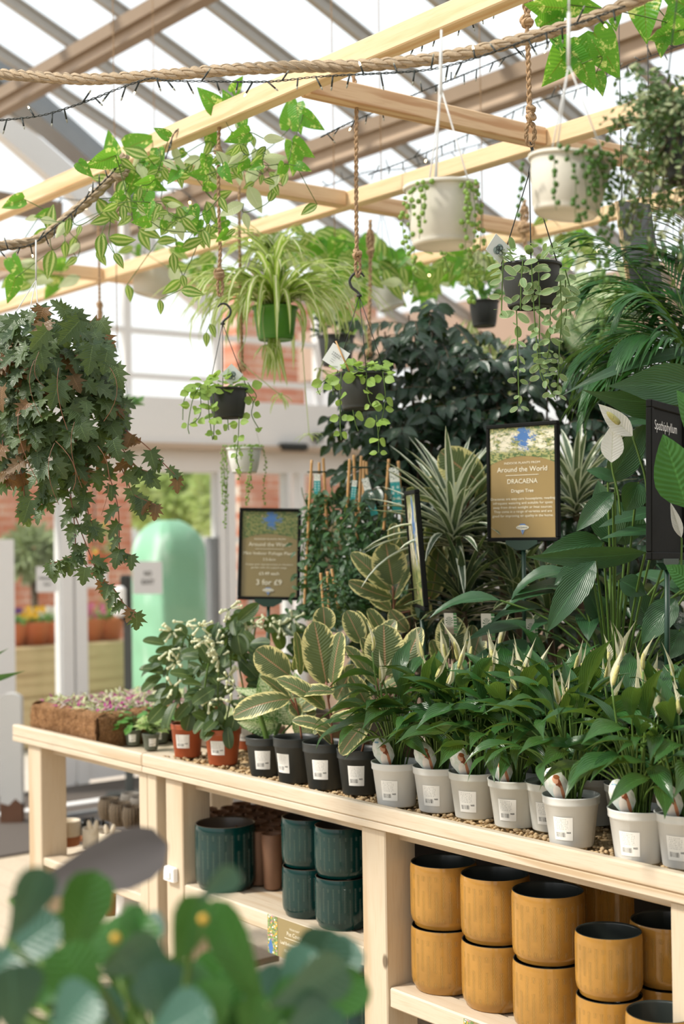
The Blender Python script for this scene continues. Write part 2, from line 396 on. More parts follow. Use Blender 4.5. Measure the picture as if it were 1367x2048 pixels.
# side wall of the house, far right behind the plants
TS = 4.3
def side(px, py): return ont(px, py, TS)
sz = side(1000, 590)[2]; sb = side(1000, 700)[2]
o = MB(); o.box(B(1.5, TS+.05, (sb+sz)/2), (11, .1, abs(sz-sb)+.02), AX); struct(o.build('wall_side', M['tan_wall'], smooth=False))
o = MB(); o.box(B(1.5, TS+.05, .45), (11, .1, .9), AX); struct(o.build('wall_side_lower', M['tan_wall'], smooth=False))
o = MB()
for s in np.arange(-3.5, 7, .75): o.box(B(s, TS+.04, (sb+.9)/2), (.05, .05, sb-.9), AX)
k += 1; struct(o.build('trim_%d' % k, M['white_paint'], smooth=False))
o = MB(); o.add([B(-4, TS+.06, .9), B(7, TS+.06, .9), B(7, TS+.06, sb), B(-4, TS+.06, sb)], [(0, 1, 2, 3)])
struct(o.build('window_10', M['glass'], smooth=False))

# roof: glazing bars run down the slope, purlins run along the house
sl = math.atan(.433); dn = N*cos(sl)+np.array((0, 0, -1.))*sin(sl); nrm = N*sin(sl)+np.array((0, 0, 1.))*cos(sl)
T0, T1 = -3.6, 4.6
bars = MB()
bar_s = []
def onroof(px, py):
    d = ray(px, py); t00 = float((EYEV-F0)@N); kk = (2.14+.433*2.54-.433*t00)/(d[2]+.433*float(d@N)); return EYEV+d*kk
bs0 = st(onroof(410, 0))[0]; bs1 = st(onroof(632, 0))[0]
for i in range(-18, 14):
    s = bs0+i*(bs0-bs1)
    if s > SW+.4: continue
    bar_s.append(s)
    a = B(s, T0, roofz(T0)); b = B(s, T1, roofz(T1))
    bars.beam(a, b, .035, .05, up=nrm)
    bars.beam(a+nrm*.03, b+nrm*.03, .055, .012, up=nrm)
struct(bars.build('ceiling_glazing_bars', M['glaze_bar'], smooth=False))
gp = MB(); s0, s1 = bar_s[0], bar_s[-1]
gp.add([B(s0, T0, roofz(T0)+.03), B(s1, T0, roofz(T0)+.03), B(s1, T1, roofz(T1)+.03), B(s0, T1, roofz(T1)+.03)], [(0, 1, 2, 3)])
struct(gp.build('ceiling', M['glass'], smooth=False))
def purlin(pa, t, H, h=.15, w=.07, s0=-4, s1=9, name='ceiling_purlin'):
    m = MB(); c = lambda s, z, tt=0: B(s, t+tt, z)
    zc = EYE+H
    m.beam(c(s0, zc), c(s1, zc), .012, h, mat=0)
    m.beam(c(s0, zc+h/2), c(s1, zc+h/2), w, .012, mat=1)
    m.beam(c(s0, zc-h/2), c(s1, zc-h/2), w, .012, mat=1)
    m.beam(c(s0, zc+h/2-.035, -w/2), c(s1, zc+h/2-.035, -w/2), .01, .06, mat=1)
    return struct(m.build(name, [M['purlin'], M['purlin_dark']], smooth=False))
def tH(px, py):            # where a view ray meets a plane just under the roof glass
    d = ray(px, py); n_ = np.array((N[0]*.433, N[1]*.433, 1.))
    # z - EYE = 2.0 - .433 (t-2.54)
    c0 = 2.0+.433*2.54; t00 = float((EYEV-F0)@N)
    kk = (c0-.433*t00)/(d[2]+.433*float(d@N)); p = EYEV+d*kk
    return st(p)[1], p[2]-EYE
t, H = tH(880, 215); purlin(None, t, H-.02, .15, .08)
t, H = tH(240, 62); purlin(None, t, H-.02, .13, .07)
t, H = tH(60, 640); 
# eaves gutter beam + far tan rafter pieces, lower left
for (a, b, w, h, mt) in (((-40, 120, 8.2), (300, 420, 9.2), .16, .14, 'steel'), ((-60, 395, 8.4), (120, 425, 8.8), .07, .12, 'purlin_dark')):
    m = MB(); m.beam(P(*a), P(*b), w, h); struct(m.build('ceiling_beam', M[mt], smooth=False))
m = MB(); m.beam(P(-80, 175, 9.0), P(420, 610, 10.0), .10, .17); struct(m.build('ceiling_rafter', M['white_paint_warm'], smooth=False))

# pine joist grid hung over the benches
JH = EYE+1.10
jo = lambda px, py: st(onz(px, py, JH))
def joist(kind, a, b, t, s, label, w=.045, h=.052):
    m = MB()
    if kind == 'D': m.beam(B(a, t, JH), B(b, t, JH), w, h, bev=.003); mt = M['joist_d']
    else: m.beam(B(s, a, JH+.0), B(s, b, JH), w, h, bev=.003); mt = M['joist_n']
    o = m.build('pine_joist', mt, smooth=False)
    return tag(o, label, 'beam', 'pale pine beams of the overhead grid')
tA = jo(500, 207)[1]; tC = jo(1367, 195)[1]
sB = jo(700, 190)[0]; sD = jo(720, 405)[0]; sE = jo(300, 560)[0]
tF = tC+(tC-tA)
joist('D', -1.5, 6.0, tA, 0, 'long pale pine beam rising right from the left edge, behind the thick rope')
joist('D', -1.5, 6.0, tC, 0, 'pale pine beam crossing behind the two white hanging pots, rising to the right edge')
joist('D', -1.5, jo(600, 560)[0] if False else 3.2, tF, 0, 'pine beam low at the back right above the dark weeping figs')
joist('N', tA+.025, tC-.025, 0, sB, 'short cross beam with knots that the middle jute cord hangs from')
joist('N', tC+.025, tF-.025, 0, sB, 'cross beam running on behind the right-hand white hanging pot')
joist('N', tA+.025, tC-.025, 0, sD, 'cross beam behind the leafy garland, second from the thick rope')
joist('N', tC+.025, tF-.025, 0, sD, 'cross beam behind the left-hand white hanging pot')
joist('N', tA+.025, tC-.025, 0, sE, 'farthest cross beam, blurred above the glazed doors on the left')
joist('N', tC+.025, tF-.025, 0, sE, 'farthest cross beam continuing behind the spider plant')

M['bay_shade'] = plain('bay_shade_board', rgb('#332a22'), .8, .2, 20)
# unseen wall added behind the camera to block light from that end
o = MB(); o.box(B(-4.05, 1.0, 1.6), (.1, 9, 3.2), AX); struct(o.build('wall_light_block', plain('light_blocking_wall', rgb('#6f665c'), .9, .1, 4), smooth=False))
# ------------------------------------------------------------------ benches
def hz(px, t=-.005): return st(ont(px, 1600, t))[0]
BTT = BT
def top_board(name, s0, s1, label, depth):
    root = thing(name, label, 'bench', B((s0+s1)/2, depth/2, 0))
    m = MB(); m.box(B((s0+s1)/2, -.011, BT-.019), (s1-s0-.002, .025, .038), AX, bev=.004)
    m.box(B((s0+s1)/2, -.002, BT-.047), (s1-s0-.002, .042, .017), AX, bev=.002)
    m.build('front_rail', M['bench_wood'], root, smooth=False)
    m = MB(); m.box(B((s0+s1)/2, depth/2-.01, BT-.045), (s1-s0-.004, depth-.05, .03), AX)
    m.build('top_board', M['bench_wood'], root, smooth=False)
    m = MB(); m.box(B((s0+s1)/2, depth-.02, BT-.021), (s1-s0-.002, .045, .046), AX, bev=.004)
    m.build('back_rail', M['bench_wood'], root, smooth=False)
    m = MB(); m.box(B((s0+s1)/2, .055, BT-.070), (s1-s0-.1, .03, .034), AX, bev=.002)
    m.build('apron', M['bench_wood'], root, smooth=False)
    return root
def post(root, s0, s1, t0=-.005, dep=.095, z1=None):
    z1 = z1 or BT-.06
    m = MB(); m.box(B((s0+s1)/2, t0+dep/2, z1/2), (abs(s1-s0), dep, z1), AX, bev=.003)
    return m.build('leg', M['post_wood'], root, smooth=False)
def shelf(root, s0, s1, z, t0=.0, dep=.42, th=.047, gap=.0):
    m = MB(); m.box(B((s0+s1)/2, t0+.035, z-th/2), (s1-s0, .07, th), AX, bev=.004)
    m.box(B((s0+s1)/2, t0+dep/2+.04, z-.015), (s1-s0, dep-.08, .022), AX)
    return m.build('shelf', M['bench_wood'], root, smooth=False)
BD1, BD2 = .78, .80
sL, sJ, sR = hz(26, -.023), hz(284, -.023), -.75
far = top_board('potting_bench', sJ, sL, 'cream pine bench at the far left carrying the coir tray', BD1)
near = top_board('potting_bench', sR, sJ, 'long cream pine bench carrying the potted lilies, with glazed pot covers below', BD2)
la0, la1 = hz(82), hz(57)
for t in (-.005, BD1-.11): post(far, la0, la1, t)
for t in (-.005, BD1-.11): post(far, sJ+.001, sJ+.05, t)
for t in (-.005, BD2-.11):
    post(near, sJ-.05, sJ-.001, t); post(near, hz(364), hz(331), t); post(near, hz(768), hz(721), t); post(near, -.01-.09, -.01+hz(1333)-0.0 if False else hz(1335), t)
SH1 = .547; SH2 = .473; SH0 = .472
shelf(far, sJ+.05, la0-.0, SH0, th=.03, dep=.5)
shelf(near, hz(720), hz(362), SH1, dep=.62); shelf(near, hz(1335), hz(769), SH2, dep=.62)
shelf(near, hz(720), hz(362), .20, dep=.62); shelf(near, hz(1335), hz(769), .12, dep=.62)
shelf(far, sJ+.05, la0, .20, th=.03, dep=.5)
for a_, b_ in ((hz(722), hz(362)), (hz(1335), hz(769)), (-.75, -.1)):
    m = MB(); m.box(B((a_+b_)/2, .69, .42), (b_-a_ if b_ > a_ else a_-b_, .018, .84), AX); m.build('shade_panel', M['bay_shade'], near, smooth=False)  # dark sheets added so the bays behind the pots read as black shade
# stones along the tray
rs = np.random.RandomState(3)
ico = [(0, 0, -1), (.72, -.53, -.45), (-.28, -.85, -.45), (-.89, 0, -.45), (-.28, .85, -.45), (.72, .53, -.45), (.28, -.85, .45), (-.72, -.53, .45), (-.72, .53, .45), (.28, .85, .45), (.89, 0, .45), (0, 0, 1)]
icf = np.array([(0, 2, 1), (1, 5, 0), (0, 3, 2), (0, 4, 3), (0, 5, 4), (1, 10, 5), (2, 6, 1), (3, 7, 2), (4, 8, 3), (5, 9, 4), (1, 6, 10), (2, 7, 6), (3, 8, 7), (4, 9, 8), (5, 10, 9), (6, 11, 10), (7, 11, 6), (8, 11, 7), (9, 11, 8), (10, 11, 9)])
ico = np.array(ico, float)
gm = MB(); SJ2 = sJ-.03
for i in range(5200):
    s = rs.uniform(sR+.02, SJ2); t = .008+rs.uniform(0, 1)**1.6*.60; r = rs.uniform(.004, .0085)
    V = ico*np.array((1, .8, .6))*rs.uniform(.8, 1.25, (12, 1)); a = rs.uniform(0, 6.28)
    V = np.stack([V[:, 0]*cos(a)-V[:, 1]*sin(a), V[:, 0]*sin(a)+V[:, 1]*cos(a), V[:, 2]], -1)
    gm.add(V*r+B(s, t, BT-.019+rs.uniform(0, .008)), icf)
g = G('pea_gravel'); c = g.mix(g.rnd(), rgb('#b39468'), rgb('#8a6e52')); c = g.mix(g.noise(g.coord(), 300, 2), c, rgb('#c9b18a'))
gm.box(B((sR+SJ2)/2, .37, BT-.024), (SJ2-sR, .72, .006), AX)
tag(gm.build('gravel', g.prin(c, .8), smooth=True), 'tan pea gravel spread under the pots on the long bench', 'gravel', kind='stuff')
# ------------------------------------------------------------------ leaves
def tmpl(prof, nu=2, uvx=True):
    """prof: rows (halfwidth, y_out, y_mid) from base to tip"""
    V = []; U = []; m = len(prof); cols = 2*nu+1
    for (w, yo, ym) in prof:
        for j in range(-nu, nu+1):
            f = abs(j)/nu; V.append((np.sign(j)*f*w, ym+(yo-ym)*f)); U.append((.5+.5*j/nu, ym+(yo-ym)*f))
    Fs = [(i*cols+j, i*cols+j+1, (i+1)*cols+j+1, (i+1)*cols+j) for i in range(m-1) for j in range(cols-1)]
    return np.array(V), np.array(Fs), np.array(U)
def tm(ws, nu=2): n = len(ws)-1; return tmpl([(w, i/n, i/n) for i, w in enumerate(ws)], nu)
T = {}
T['ovate'] = tm([.02, .30, .45, .5, .47, .40, .29, .16, .0])
def rnd_t(pw=.5, k=10, tipw=0, nu=2):
    ys = (1-np.cos(np.linspace(0, pi, k)))/2
    return tmpl([(max(.02, .5*max(0., 1-(2*y-1)**2)**pw), y, y) for y in ys[:-1]]+[(.01, 1.0, 1.0)], nu)
T['oval'] = rnd_t(.52, 11)
T['round'] = tm([.06, .38, .5, .5, .42, .24, .0])
T['lance'] = tm([.03, .22, .38, .48, .5, .45, .34, .20, .08, .0])
T['strap'] = tm([.30, .40, .48, .5, .49, .45, .36, .22, .0], 1)
T['lance1'] = tm([.04, .32, .5, .42, .22, .0], 1)
T['small'] = tm([.05, .42, .5, .32, .0], 1)
T['heart'] = tmpl([(.10, -.08, .0), (.40, -.07, .03), (.5, .1, .12), (.49, .28, .28), (.40, .47, .46), (.27, .66, .65), (.12, .85, .84), (0, 1, 1)])
T['obov'] = tmpl([(.05, 0, 0), (.12, .15, .15), (.26, .35, .35), (.41, .55, .55), (.5, .72, .72), (.46, .86, .86), (.33, .95, .95), (.02, 1, 1)])
T['lobed'] = tmpl([(.03, 0, 0), (.34, -.10, .04), (.26, .06, .10), (.50, .16, .17), (.28, .27, .26), (.56, .56, .38), (.36, .50, .46), (.19, .50, .54), (.33, .72, .62), (.17, .70, .72), (.14, .86, .84), (0, 1, 1)])
T['spathe'] = tm([.05, .34, .5, .5, .42, .28, .14, .06, .0])
T['ivy'] = tmpl([(.03, 0, 0), (.40, -.05, .06), (.24, .22, .22), (.5, .42, .34), (.22, .50, .5), (.14, .74, .72), (0, 1, 1)], 1)

def unit(a): a = np.asarray(a, float); return a/(np.linalg.norm(a, axis=-1, keepdims=True)+1e-12)
class LV:
    """a batch of leaves of one outline"""
    def __init__(s, kind): s.k = kind; s.b = []; s.d = []; s.n = []; s.p = []
    def add(s, base, d, n=(0, 0, 1), L=.1, W=.04, droop=.5, fold=.25, wave=0., twist=0.):
        s.b.append(base); s.d.append(d); s.n.append(n); s.p.append((L, W, droop, fold, wave, twist)); return s
    def out(s, mb, mat=0, seed=0):
        if not s.b: return mb
        V2, Fs, U = T[s.k]; b = np.array(s.b, float); d = unit(s.d); n = np.array(s.n, float); p = np.array(s.p)
        n = n-d*(n*d).sum(1, keepdims=True); bad = np.linalg.norm(n, axis=1) < 1e-3; n[bad] = np.cross(d[bad], (1, .3, .2)); n = unit(n)
        c = np.cross(d, n); L, Wd, dr, fo, wv, tw = [p[:, i:i+1] for i in range(6)]
        y = V2[:, 1][None]; x = V2[:, 0][None]
        th = dr*np.clip(y, 0, None); k = np.where(abs(dr) < 1e-3, 1e-3, dr)
        cx = np.where(abs(dr) < 1e-3, y, np.sin(k*y)/k); cz = np.where(abs(dr) < 1e-3, 0, -(1-np.cos(k*y))/k)
        ph = np.random.RandomState(seed).uniform(0, 6.28, (len(b), 1))
        ax = x*Wd; az = abs(x)*Wd*np.sin(fo)*1.0 + wv*L*np.sin(y*11+ph+np.sign(x)*1.3)*abs(x)*2
        ax = ax*np.cos(fo); a = tw*y
        ax, az = ax*np.cos(a)-az*np.sin(a), ax*np.sin(a)+az*np.cos(a)
        # local normal follows the bend
        e = lambda q: q[:, None, :]
        tz_ = np.sin(th); tx_ = np.cos(th)
        nl = e(n)*tx_[..., None]+e(d)*tz_[..., None]
        pts = e(b)+e(d)*(L*cx)[..., None]+e(n)*(L*cz)[..., None]+e(c)*ax[..., None]+nl*az[..., None]
        nv = len(V2); f = (Fs[None]+(np.arange(len(b))*nv)[:, None, None]).reshape(-1, 4)
        uv = np.broadcast_to(U[None], (len(b), nv, 2)).reshape(-1, 2)
        return mb.add(pts.reshape(-1, 3), f, uv, mat)
def bez(a, b, c, d=None, n=8):
    a, b, c = [np.asarray(v, float) for v in (a, b, c)]; t = np.linspace(0, 1, n)[:, None]
    if d is None: return a*(1-t)**2+2*b*t*(1-t)+c*t*t
    d = np.asarray(d, float); return a*(1-t)**3+3*b*t*(1-t)**2+3*c*t*t*(1-t)+d*t**3
def poly(pts, n=24):
    pts = np.asarray(pts, float); m = len(pts)
    if m < 3: return np.stack([np.linspace(pts[0][i], pts[-1][i], n) for i in range(3)], -1)
    q = np.concatenate([[2*pts[0]-pts[1]], pts, [2*pts[-1]-pts[-2]]]); out = []
    for u in np.linspace(0, m-1-1e-6, n):
        i = int(u); t = u-i; a, b, c, d = q[i:i+4]
        out.append(.5*((2*b)+(c-a)*t+(2*a-5*b+4*c-d)*t*t+(3*b-a-3*c+d)*t**3))
    return np.array(out)
def pxleaf(lv, bx, by, tx, ty, z, wpx, dz=0., tilt=0., roll=0., droop=.3, fold=.2, wave=0., twist=0.):
    """leaf seen from base pixel to tip pixel; tilt turns its face away from the viewer about its own length"""
    a = P(bx, by, z); b = P(tx, ty, z+dz); d = b-a; L = np.linalg.norm(d); d /= L
    v = unit(EYEV-(a+b)/2); n = unit(v-d*(v@d)); c = np.cross(d, n)
    n2 = n*cos(tilt)+c*sin(tilt)
    lv.add(a, unit(d+n2*droop*.5), n2, L*(1+droop*droop*.06), wpx*z/F/max(.25, cos(tilt)*cos(fold)), droop, fold, wave, twist)
    return a, b

# leaf materials
def leafmat(name, dark, light, pat=None, c2=None, rough=.42, trans=.3, vein=.5, spec=.5, tc=None, edge=.62, vfreq=26, mid=None, under=None, silv=.4, bs=4.5, slant=.16):
    g = G(name); uv = g.coord('UV'); u, v, _ = g.sep(uv); r = g.rnd(); o = g.coord('Object')
    au = g.m('MULTIPLY', g.m('ABSOLUTE', g.m('SUBTRACT', u, .5)), 2)
    n = g.noise(o, 35, 3)
    col = g.mix(g.m('MULTIPLY', g.m('ADD', r, n), .5), dark, light)
    sv = g.m('SINE', g.m('MULTIPLY', g.m('SUBTRACT', v, g.m('MULTIPLY', au, slant)), vfreq*3.14))
    col = g.mix(g.m('MULTIPLY', g.ss(sv, .6, 1.), vein*.35), col, light)
    rs_ = g.comb(g.m('ADD', u, g.m('MULTIPLY', r, 37)), g.m('MULTIPLY', v, 1.6), g.m('MULTIPLY', r, 11))
    jag = g.noise(g.comb(g.m('ADD', g.m('MULTIPLY', u, .6), g.m('MULTIPLY', r, 37)), g.m('MULTIPLY', g.m('SUBTRACT', v, g.m('MULTIPLY', au, .3)), 6), r), 3.2, 4, .7)
    if pat == 'margin':
        f = g.ss(g.m('ADD', au, g.m('MULTIPLY', g.m('SUBTRACT', jag, .5), 1.5)), edge+.14, edge+.20)
        mid_b = g.noise(rs_, 2.2, 2)
        col = g.mix(g.m('MULTIPLY', g.ss(mid_b, .55, .6), .45), col, light)
        f = g.m('MAXIMUM', f, g.ss(au, .90, .94)); col = g.mix(f, col, c2)
    elif pat == 'edges':
        f = g.ss(g.m('ADD', au, g.m('MULTIPLY', g.m('SUBTRACT', jag, .5), .15)), edge, edge+.08); col = g.mix(f, col, c2)
        st2 = g.ss(g.m('SINE', g.m('MULTIPLY', au, 22)), .7, 1); col = g.mix(g.m('MULTIPLY', st2, .35), col, c2)
    elif pat == 'centre':
        f = g.ss(au, .46, .30); col = g.mix(f, col, c2)
    elif pat == 'zebra':
        f = g.ss(g.m('ABSOLUTE', g.m('SUBTRACT', g.m('ADD', au, g.m('MULTIPLY', g.m('SUBTRACT', jag, .5), .2)), .42)), .26, .12); col = g.mix(f, col, c2)
    elif pat == 'blotch':
        b = g.noise(rs_, bs, 4, .7); f = g.ss(b, .55, .62); col = g.mix(f, col, c2)
    elif pat == 'speckle':
        b = g.noise(rs_, 16, 4, .85); f = g.ss(g.m('ADD', b, g.m('MULTIPLY', g.m('SUBTRACT', 1, au), .14)), .50, .60); col = g.mix(f, col, c2)
    elif pat == 'silver':
        f = g.ss(sv, -.1, .9); col = g.mix(g.m('MULTIPLY', f, silv), col, c2)
    mv = g.ss(au, .07, .025); col = g.mix(g.m('MULTIPLY', mv, vein), col, mid or tuple(min(1, x*1.6+.02) for x in light))
    if under:
        bf = g.node('ShaderNodeNewGeometry').outputs['Backfacing']; col = g.mix(g.m('MULTIPLY', bf, .6), col, under)
    h = g.m('ADD', g.m('MULTIPLY', sv, .5), g.m('MULTIPLY', g.ss(au, .0, .1), .8))
    nr = g.bump(h, .25, .003)
    tcol = g.mix(.35, col, tc or (.45, .62, .06))
    return g.prin(col, rough, nr, spec=spec, trans=trans, tcol=tcol)
M['lf_lily'] = leafmat('peace_lily_leaf', rgb('#12351a'), rgb('#33602b'), 'silver', rgb('#47723c'), .27, .22, vein=.3, vfreq=16, slant=.6)
M['lf_lily_big'] = leafmat('large_peace_lily_leaf', rgb('#173a21'), rgb('#2f5c33'), 'silver', rgb('#638468'), .34, .15, vein=.4, vfreq=20, silv=.2, slant=.75)
M['lf_rubber'] = leafmat('variegated_rubber_leaf', rgb('#36462f'), rgb('#69764a'), 'margin', rgb('#e2d797'), .38, .22, vein=.8, mid=rgb('#b5876a'), edge=.62, vfreq=40)
M['lf_dracaena'] = leafmat('striped_dracaena_leaf', rgb('#27402c'), rgb('#4d6a48'), 'edges', rgb('#eef0da'), .36, .16, vein=.1, edge=.52)
M['lf_dracaena2'] = leafmat('dark_dracaena_leaf', rgb('#243a26'), rgb('#3f5a3a'), 'edges', rgb('#b9bd8c'), .36, .14, vein=.1, edge=.8)
M['lf_spider'] = leafmat('spider_plant_leaf', rgb('#8fb048'), rgb('#a9c25c'), 'centre', rgb('#f2f0cc'), .4, .45, vein=.05)
M['lf_pothos'] = leafmat('variegated_pothos_leaf', rgb('#3c8a22'), rgb('#5cab2c'), 'blotch', rgb('#dfe88c'), .4, .5, vein=.5, mid=rgb('#76401f'), tc=(.55, .85, .08), bs=2.4)
M['lf_zebra'] = leafmat('striped_vine_leaf', rgb('#4e7a2c'), rgb('#6c9838'), 'zebra', rgb('#c6cf86'), .4, .5, vein=.3, tc=(.5, .75, .08))
M['lf_pale'] = leafmat('pale_vine_leaf', rgb('#c2d29c'), rgb('#dbe3bc'), None, None, .45, .55, vein=.4, tc=(.8, .9, .5))
M['lf_disch'] = leafmat('light_green_round_leaf', rgb('#7fa548'), rgb('#a4c25e'), None, None, .45, .4, vein=.2, tc=(.6, .8, .15))
M['lf_ovata'] = leafmat('grey_green_cream_edged_leaf', rgb('#6f9160'), rgb('#8fac74'), 'edges', rgb('#d2d6a6'), .5, .35, vein=.2, edge=.84)
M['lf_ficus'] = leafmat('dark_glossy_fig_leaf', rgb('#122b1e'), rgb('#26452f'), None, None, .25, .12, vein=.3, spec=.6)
M['lf_cissus'] = leafmat('lobed_grape_ivy_leaf', rgb('#1c3a24'), rgb('#566a3a'), None, None, .42, .25, vein=.45)
M['lf_cissus_red'] = leafmat('bronze_grape_ivy_leaf', rgb('#5a4c2a'), rgb('#86603a'), None, None, .45, .3, vein=.4, tc=(.7, .35, .1))
M['lf_jasmine'] = leafmat('jasmine_leaf', rgb('#24422a'), rgb('#41683a'), None, None, .4, .2, vein=.3)
M['lf_steph'] = leafmat('stephanotis_leaf', rgb('#24402a'), rgb('#4c6434'), None, None, .38, .3, vein=.6, mid=rgb('#9fae72'), under=rgb('#5f6d5c'))
M['lf_agla'] = leafmat('speckled_aglaonema_leaf', rgb('#3c7a35'), rgb('#5a964a'), 'speckle', rgb('#e4ecc4'), .4, .35, vein=.5)
M['lf_palm'] = leafmat('palm_leaflet', rgb('#1c4a22'), rgb('#34702f'), None, None, .35, .22, vein=.3)
M['lf_pearl'] = plain('pea_shaped_leaf', rgb('#8fb350'), .35, .15, 80, trans=.3)
M['lf_pearl_dark'] = plain('green_pea_shaped_leaf', rgb('#557f33'), .35, .15, 80, trans=.25)
M['lf_trad'] = leafmat('pink_striped_tradescantia_leaf', rgb('#6f8a5a'), rgb('#b35f8f'), 'centre', rgb('#e9e2d2'), .45, .3, vein=.1)
M['lf_trad2'] = leafmat('cream_striped_tradescantia_leaf', rgb('#86a054'), rgb('#b9c47c'), 'centre', rgb('#ece8c8'), .45, .35, vein=.1)
M['lf_trad3'] = leafmat('magenta_tradescantia_leaf', rgb('#a02d78'), rgb('#c25596'), None, None, .45, .3, vein=.3, tc=(.8, .2, .5))
M['lf_mini'] = leafmat('fresh_green_small_leaf', rgb('#3c7a33'), rgb('#6aa048'), None, None, .45, .35, vein=.5)
M['lf_ivy'] = leafmat('cream_edged_ivy_leaf', rgb('#5c8a40'), rgb('#86a84e'), 'edges', rgb('#d9dca0'), .45, .35, vein=.4, edge=.7)
M['lf_fore'] = leafmat('broad_green_strap_leaf', rgb('#23551f'), rgb('#3a742c'), None, None, .4, .15, vein=.3, under=rgb('#3d6a50'))
M['lf_fore2'] = leafmat('blue_green_strap_leaf', rgb('#244a3e'), rgb('#466f5d'), None, None, .35, .1, vein=.3)
M['lf_grey'] = plain('grey_brown_leaf_underside', rgb('#57504e'), .45, .25, 14, .05)
M['lf_fern'] = leafmat('small_dark_leaf', rgb('#2b4a22'), rgb('#4d6f34'), None, None, .45, .3, vein=.1)
M['spathe'] = leafmat('cream_white_spathe', rgb('#cfc99c'), rgb('#e6e0c4'), None, None, .5, .3, vein=.35, mid=rgb('#b9c487'), tc=(.9, .9, .6))
M['spathe_white'] = leafmat('white_spathe', rgb('#eeece2'), rgb('#f8f6ee'), None, None, .5, .3, vein=.3, mid=rgb('#b9c487'), tc=(.95, .95, .85))
M['spadix'] = plain('pale_yellow_spadix', rgb('#c9c27a'), .7, .4, 300, .8)
M['wax_flower'] = plain('waxy_cream_flower', rgb('#eef0cf'), .4, .08, 40, trans=.3)

# ------------------------------------------------------------------ printed labels
def label_mat():
    g = G('printed_price_sticker'); u, v, _ = g.sep(g.coord('UV')); w = rgb('#eeece6')
    bar = g.m('GREATER_THAN', g.noise(g.comb(g.m('MULTIPLY', u, 1), 0, 0), 60, 0), .5)
    inb = g.m('MULTIPLY', g.m('MULTIPLY', g.m('GREATER_THAN', u, .10), g.m('LESS_THAN', u, .62)), g.m('MULTIPLY', g.m('GREATER_THAN', v, .14), g.m('LESS_THAN', v, .34)))
    tx = g.m('GREATER_THAN', g.noise(g.comb(g.m('MULTIPLY', u, 1), g.m('FLOOR', g.m('MULTIPLY', v, 14)), 0), 26, 1), .52)
    row = g.m('GREATER_THAN', g.m('FRACT', g.m('MULTIPLY', v, 14)), .55)
    inr = g.m('MULTIPLY', g.m('MULTIPLY', g.m('GREATER_THAN', u, .10), g.m('LESS_THAN', u, .78)), g.m('MULTIPLY', g.m('GREATER_THAN', v, .46), g.m('LESS_THAN', v, .93)))
    pr = g.m('MULTIPLY', g.m('MULTIPLY', g.m('GREATER_THAN', u, .68), g.m('LESS_THAN', u, .90)), g.m('MULTIPLY', g.m('GREATER_THAN', v, .30), g.m('LESS_THAN', v, .38)))
    k_ = g.m('ADD', g.m('MULTIPLY', bar, inb), g.m('MULTIPLY', g.m('MULTIPLY', g.m('MULTIPLY', tx, row), inr), .6)); k_ = g.m('ADD', k_, g.m('MULTIPLY', pr, g.m('GREATER_THAN', g.noise(g.comb(u, v, 0), 45, 1), .45)), clamp=True)
    return g.prin(g.mix(k_, w, (.03, .03, .03)), .5)
M['sticker'] = label_mat()
def care_mat():
    g = G('printed_care_tag'); u, v, _ = g.sep(g.coord('UV'))
    def ell(cx, cy, a, b, s=.04): 
        x = g.m('DIVIDE', g.m('SUBTRACT', u, cx), a); y = g.m('DIVIDE', g.m('SUBTRACT', v, cy), b)
        return g.ss(g.m('ADD', g.m('MULTIPLY', x, x), g.m('MULTIPLY', y, y)), 1+s*3, 1-s*3)
    c = g.mix(g.ss(v, .1, .75), rgb('#bcd0d2'), rgb('#f1eee6'))
    c = g.mix(g.m('MULTIPLY', g.ss(g.noise(g.comb(u, v, 0), 5, 2), .45, .6), .4), c, rgb('#a9c4a8'))
    c = g.mix(ell(.60, .42, .13, .30), c, rgb('#8a4a2c')); c = g.mix(ell(.50, .62, .12, .11), c, rgb('#d9a384'))
    c = g.mix(ell(.58, .71, .13, .07), c, rgb('#9a5a34')); c = g.mix(ell(.48, .22, .19, .24), c, rgb('#ece6e0')); c = g.mix(ell(.68, .25, .07, .22), c, rgb('#c98a68'))
    c = g.mix(ell(.30, .84, .10, .03), c, rgb('#7fa3b8'))
    return g.prin(c, .4, trans=.1)
M['care'] = care_mat()
g = G('teal_care_label'); u, v, _ = g.sep(g.coord('UV'))
cell = g.m('MULTIPLY', g.ss(g.m('ABSOLUTE', g.m('SUBTRACT', g.m('FRACT', g.m('MULTIPLY', u, 2)), .5)), .3, .2), g.ss(g.m('ABSOLUTE', g.m('SUBTRACT', g.m('FRACT', g.m('MULTIPLY', v, 8)), .5)), .32, .2))
ic = g.m('MULTIPLY', cell, g.m('GREATER_THAN', g.noise(g.comb(u, g.m('MULTIPLY', v, 4), 0), 18, 2), .5)); ic = g.m('MULTIPLY', ic, g.m('MULTIPLY', g.m('LESS_THAN', v, .66), g.m('GREATER_THAN', v, .18)))
c = g.mix(g.m('GREATER_THAN', v, .68), rgb('#2b9a9c'), rgb('#e9ebe4')); c = g.mix(ic, c, rgb('#f3f5f0'))
c = g.mix(g.m('MULTIPLY', g.m('GREATER_THAN', v, .74), g.m('GREATER_THAN', g.noise(g.comb(u, g.m('MULTIPLY', v, 3), 3), 9, 2), .56)), c, rgb('#5a6a5a'))
M['teal_label'] = g.prin(c, .45)
g = G('houseplant_picture_label'); u, v, _ = g.sep(g.coord('UV'))
c = g.mix(g.ss(v, .2, .5), rgb('#7f7260'), rgb('#cfc8ba'))
lf = g.m('MULTIPLY', g.ss(g.m('SINE', g.m('MULTIPLY', g.node('ShaderNodeMath', operation='ARCTAN2').outputs[0], 1)), 2, 3), 0)
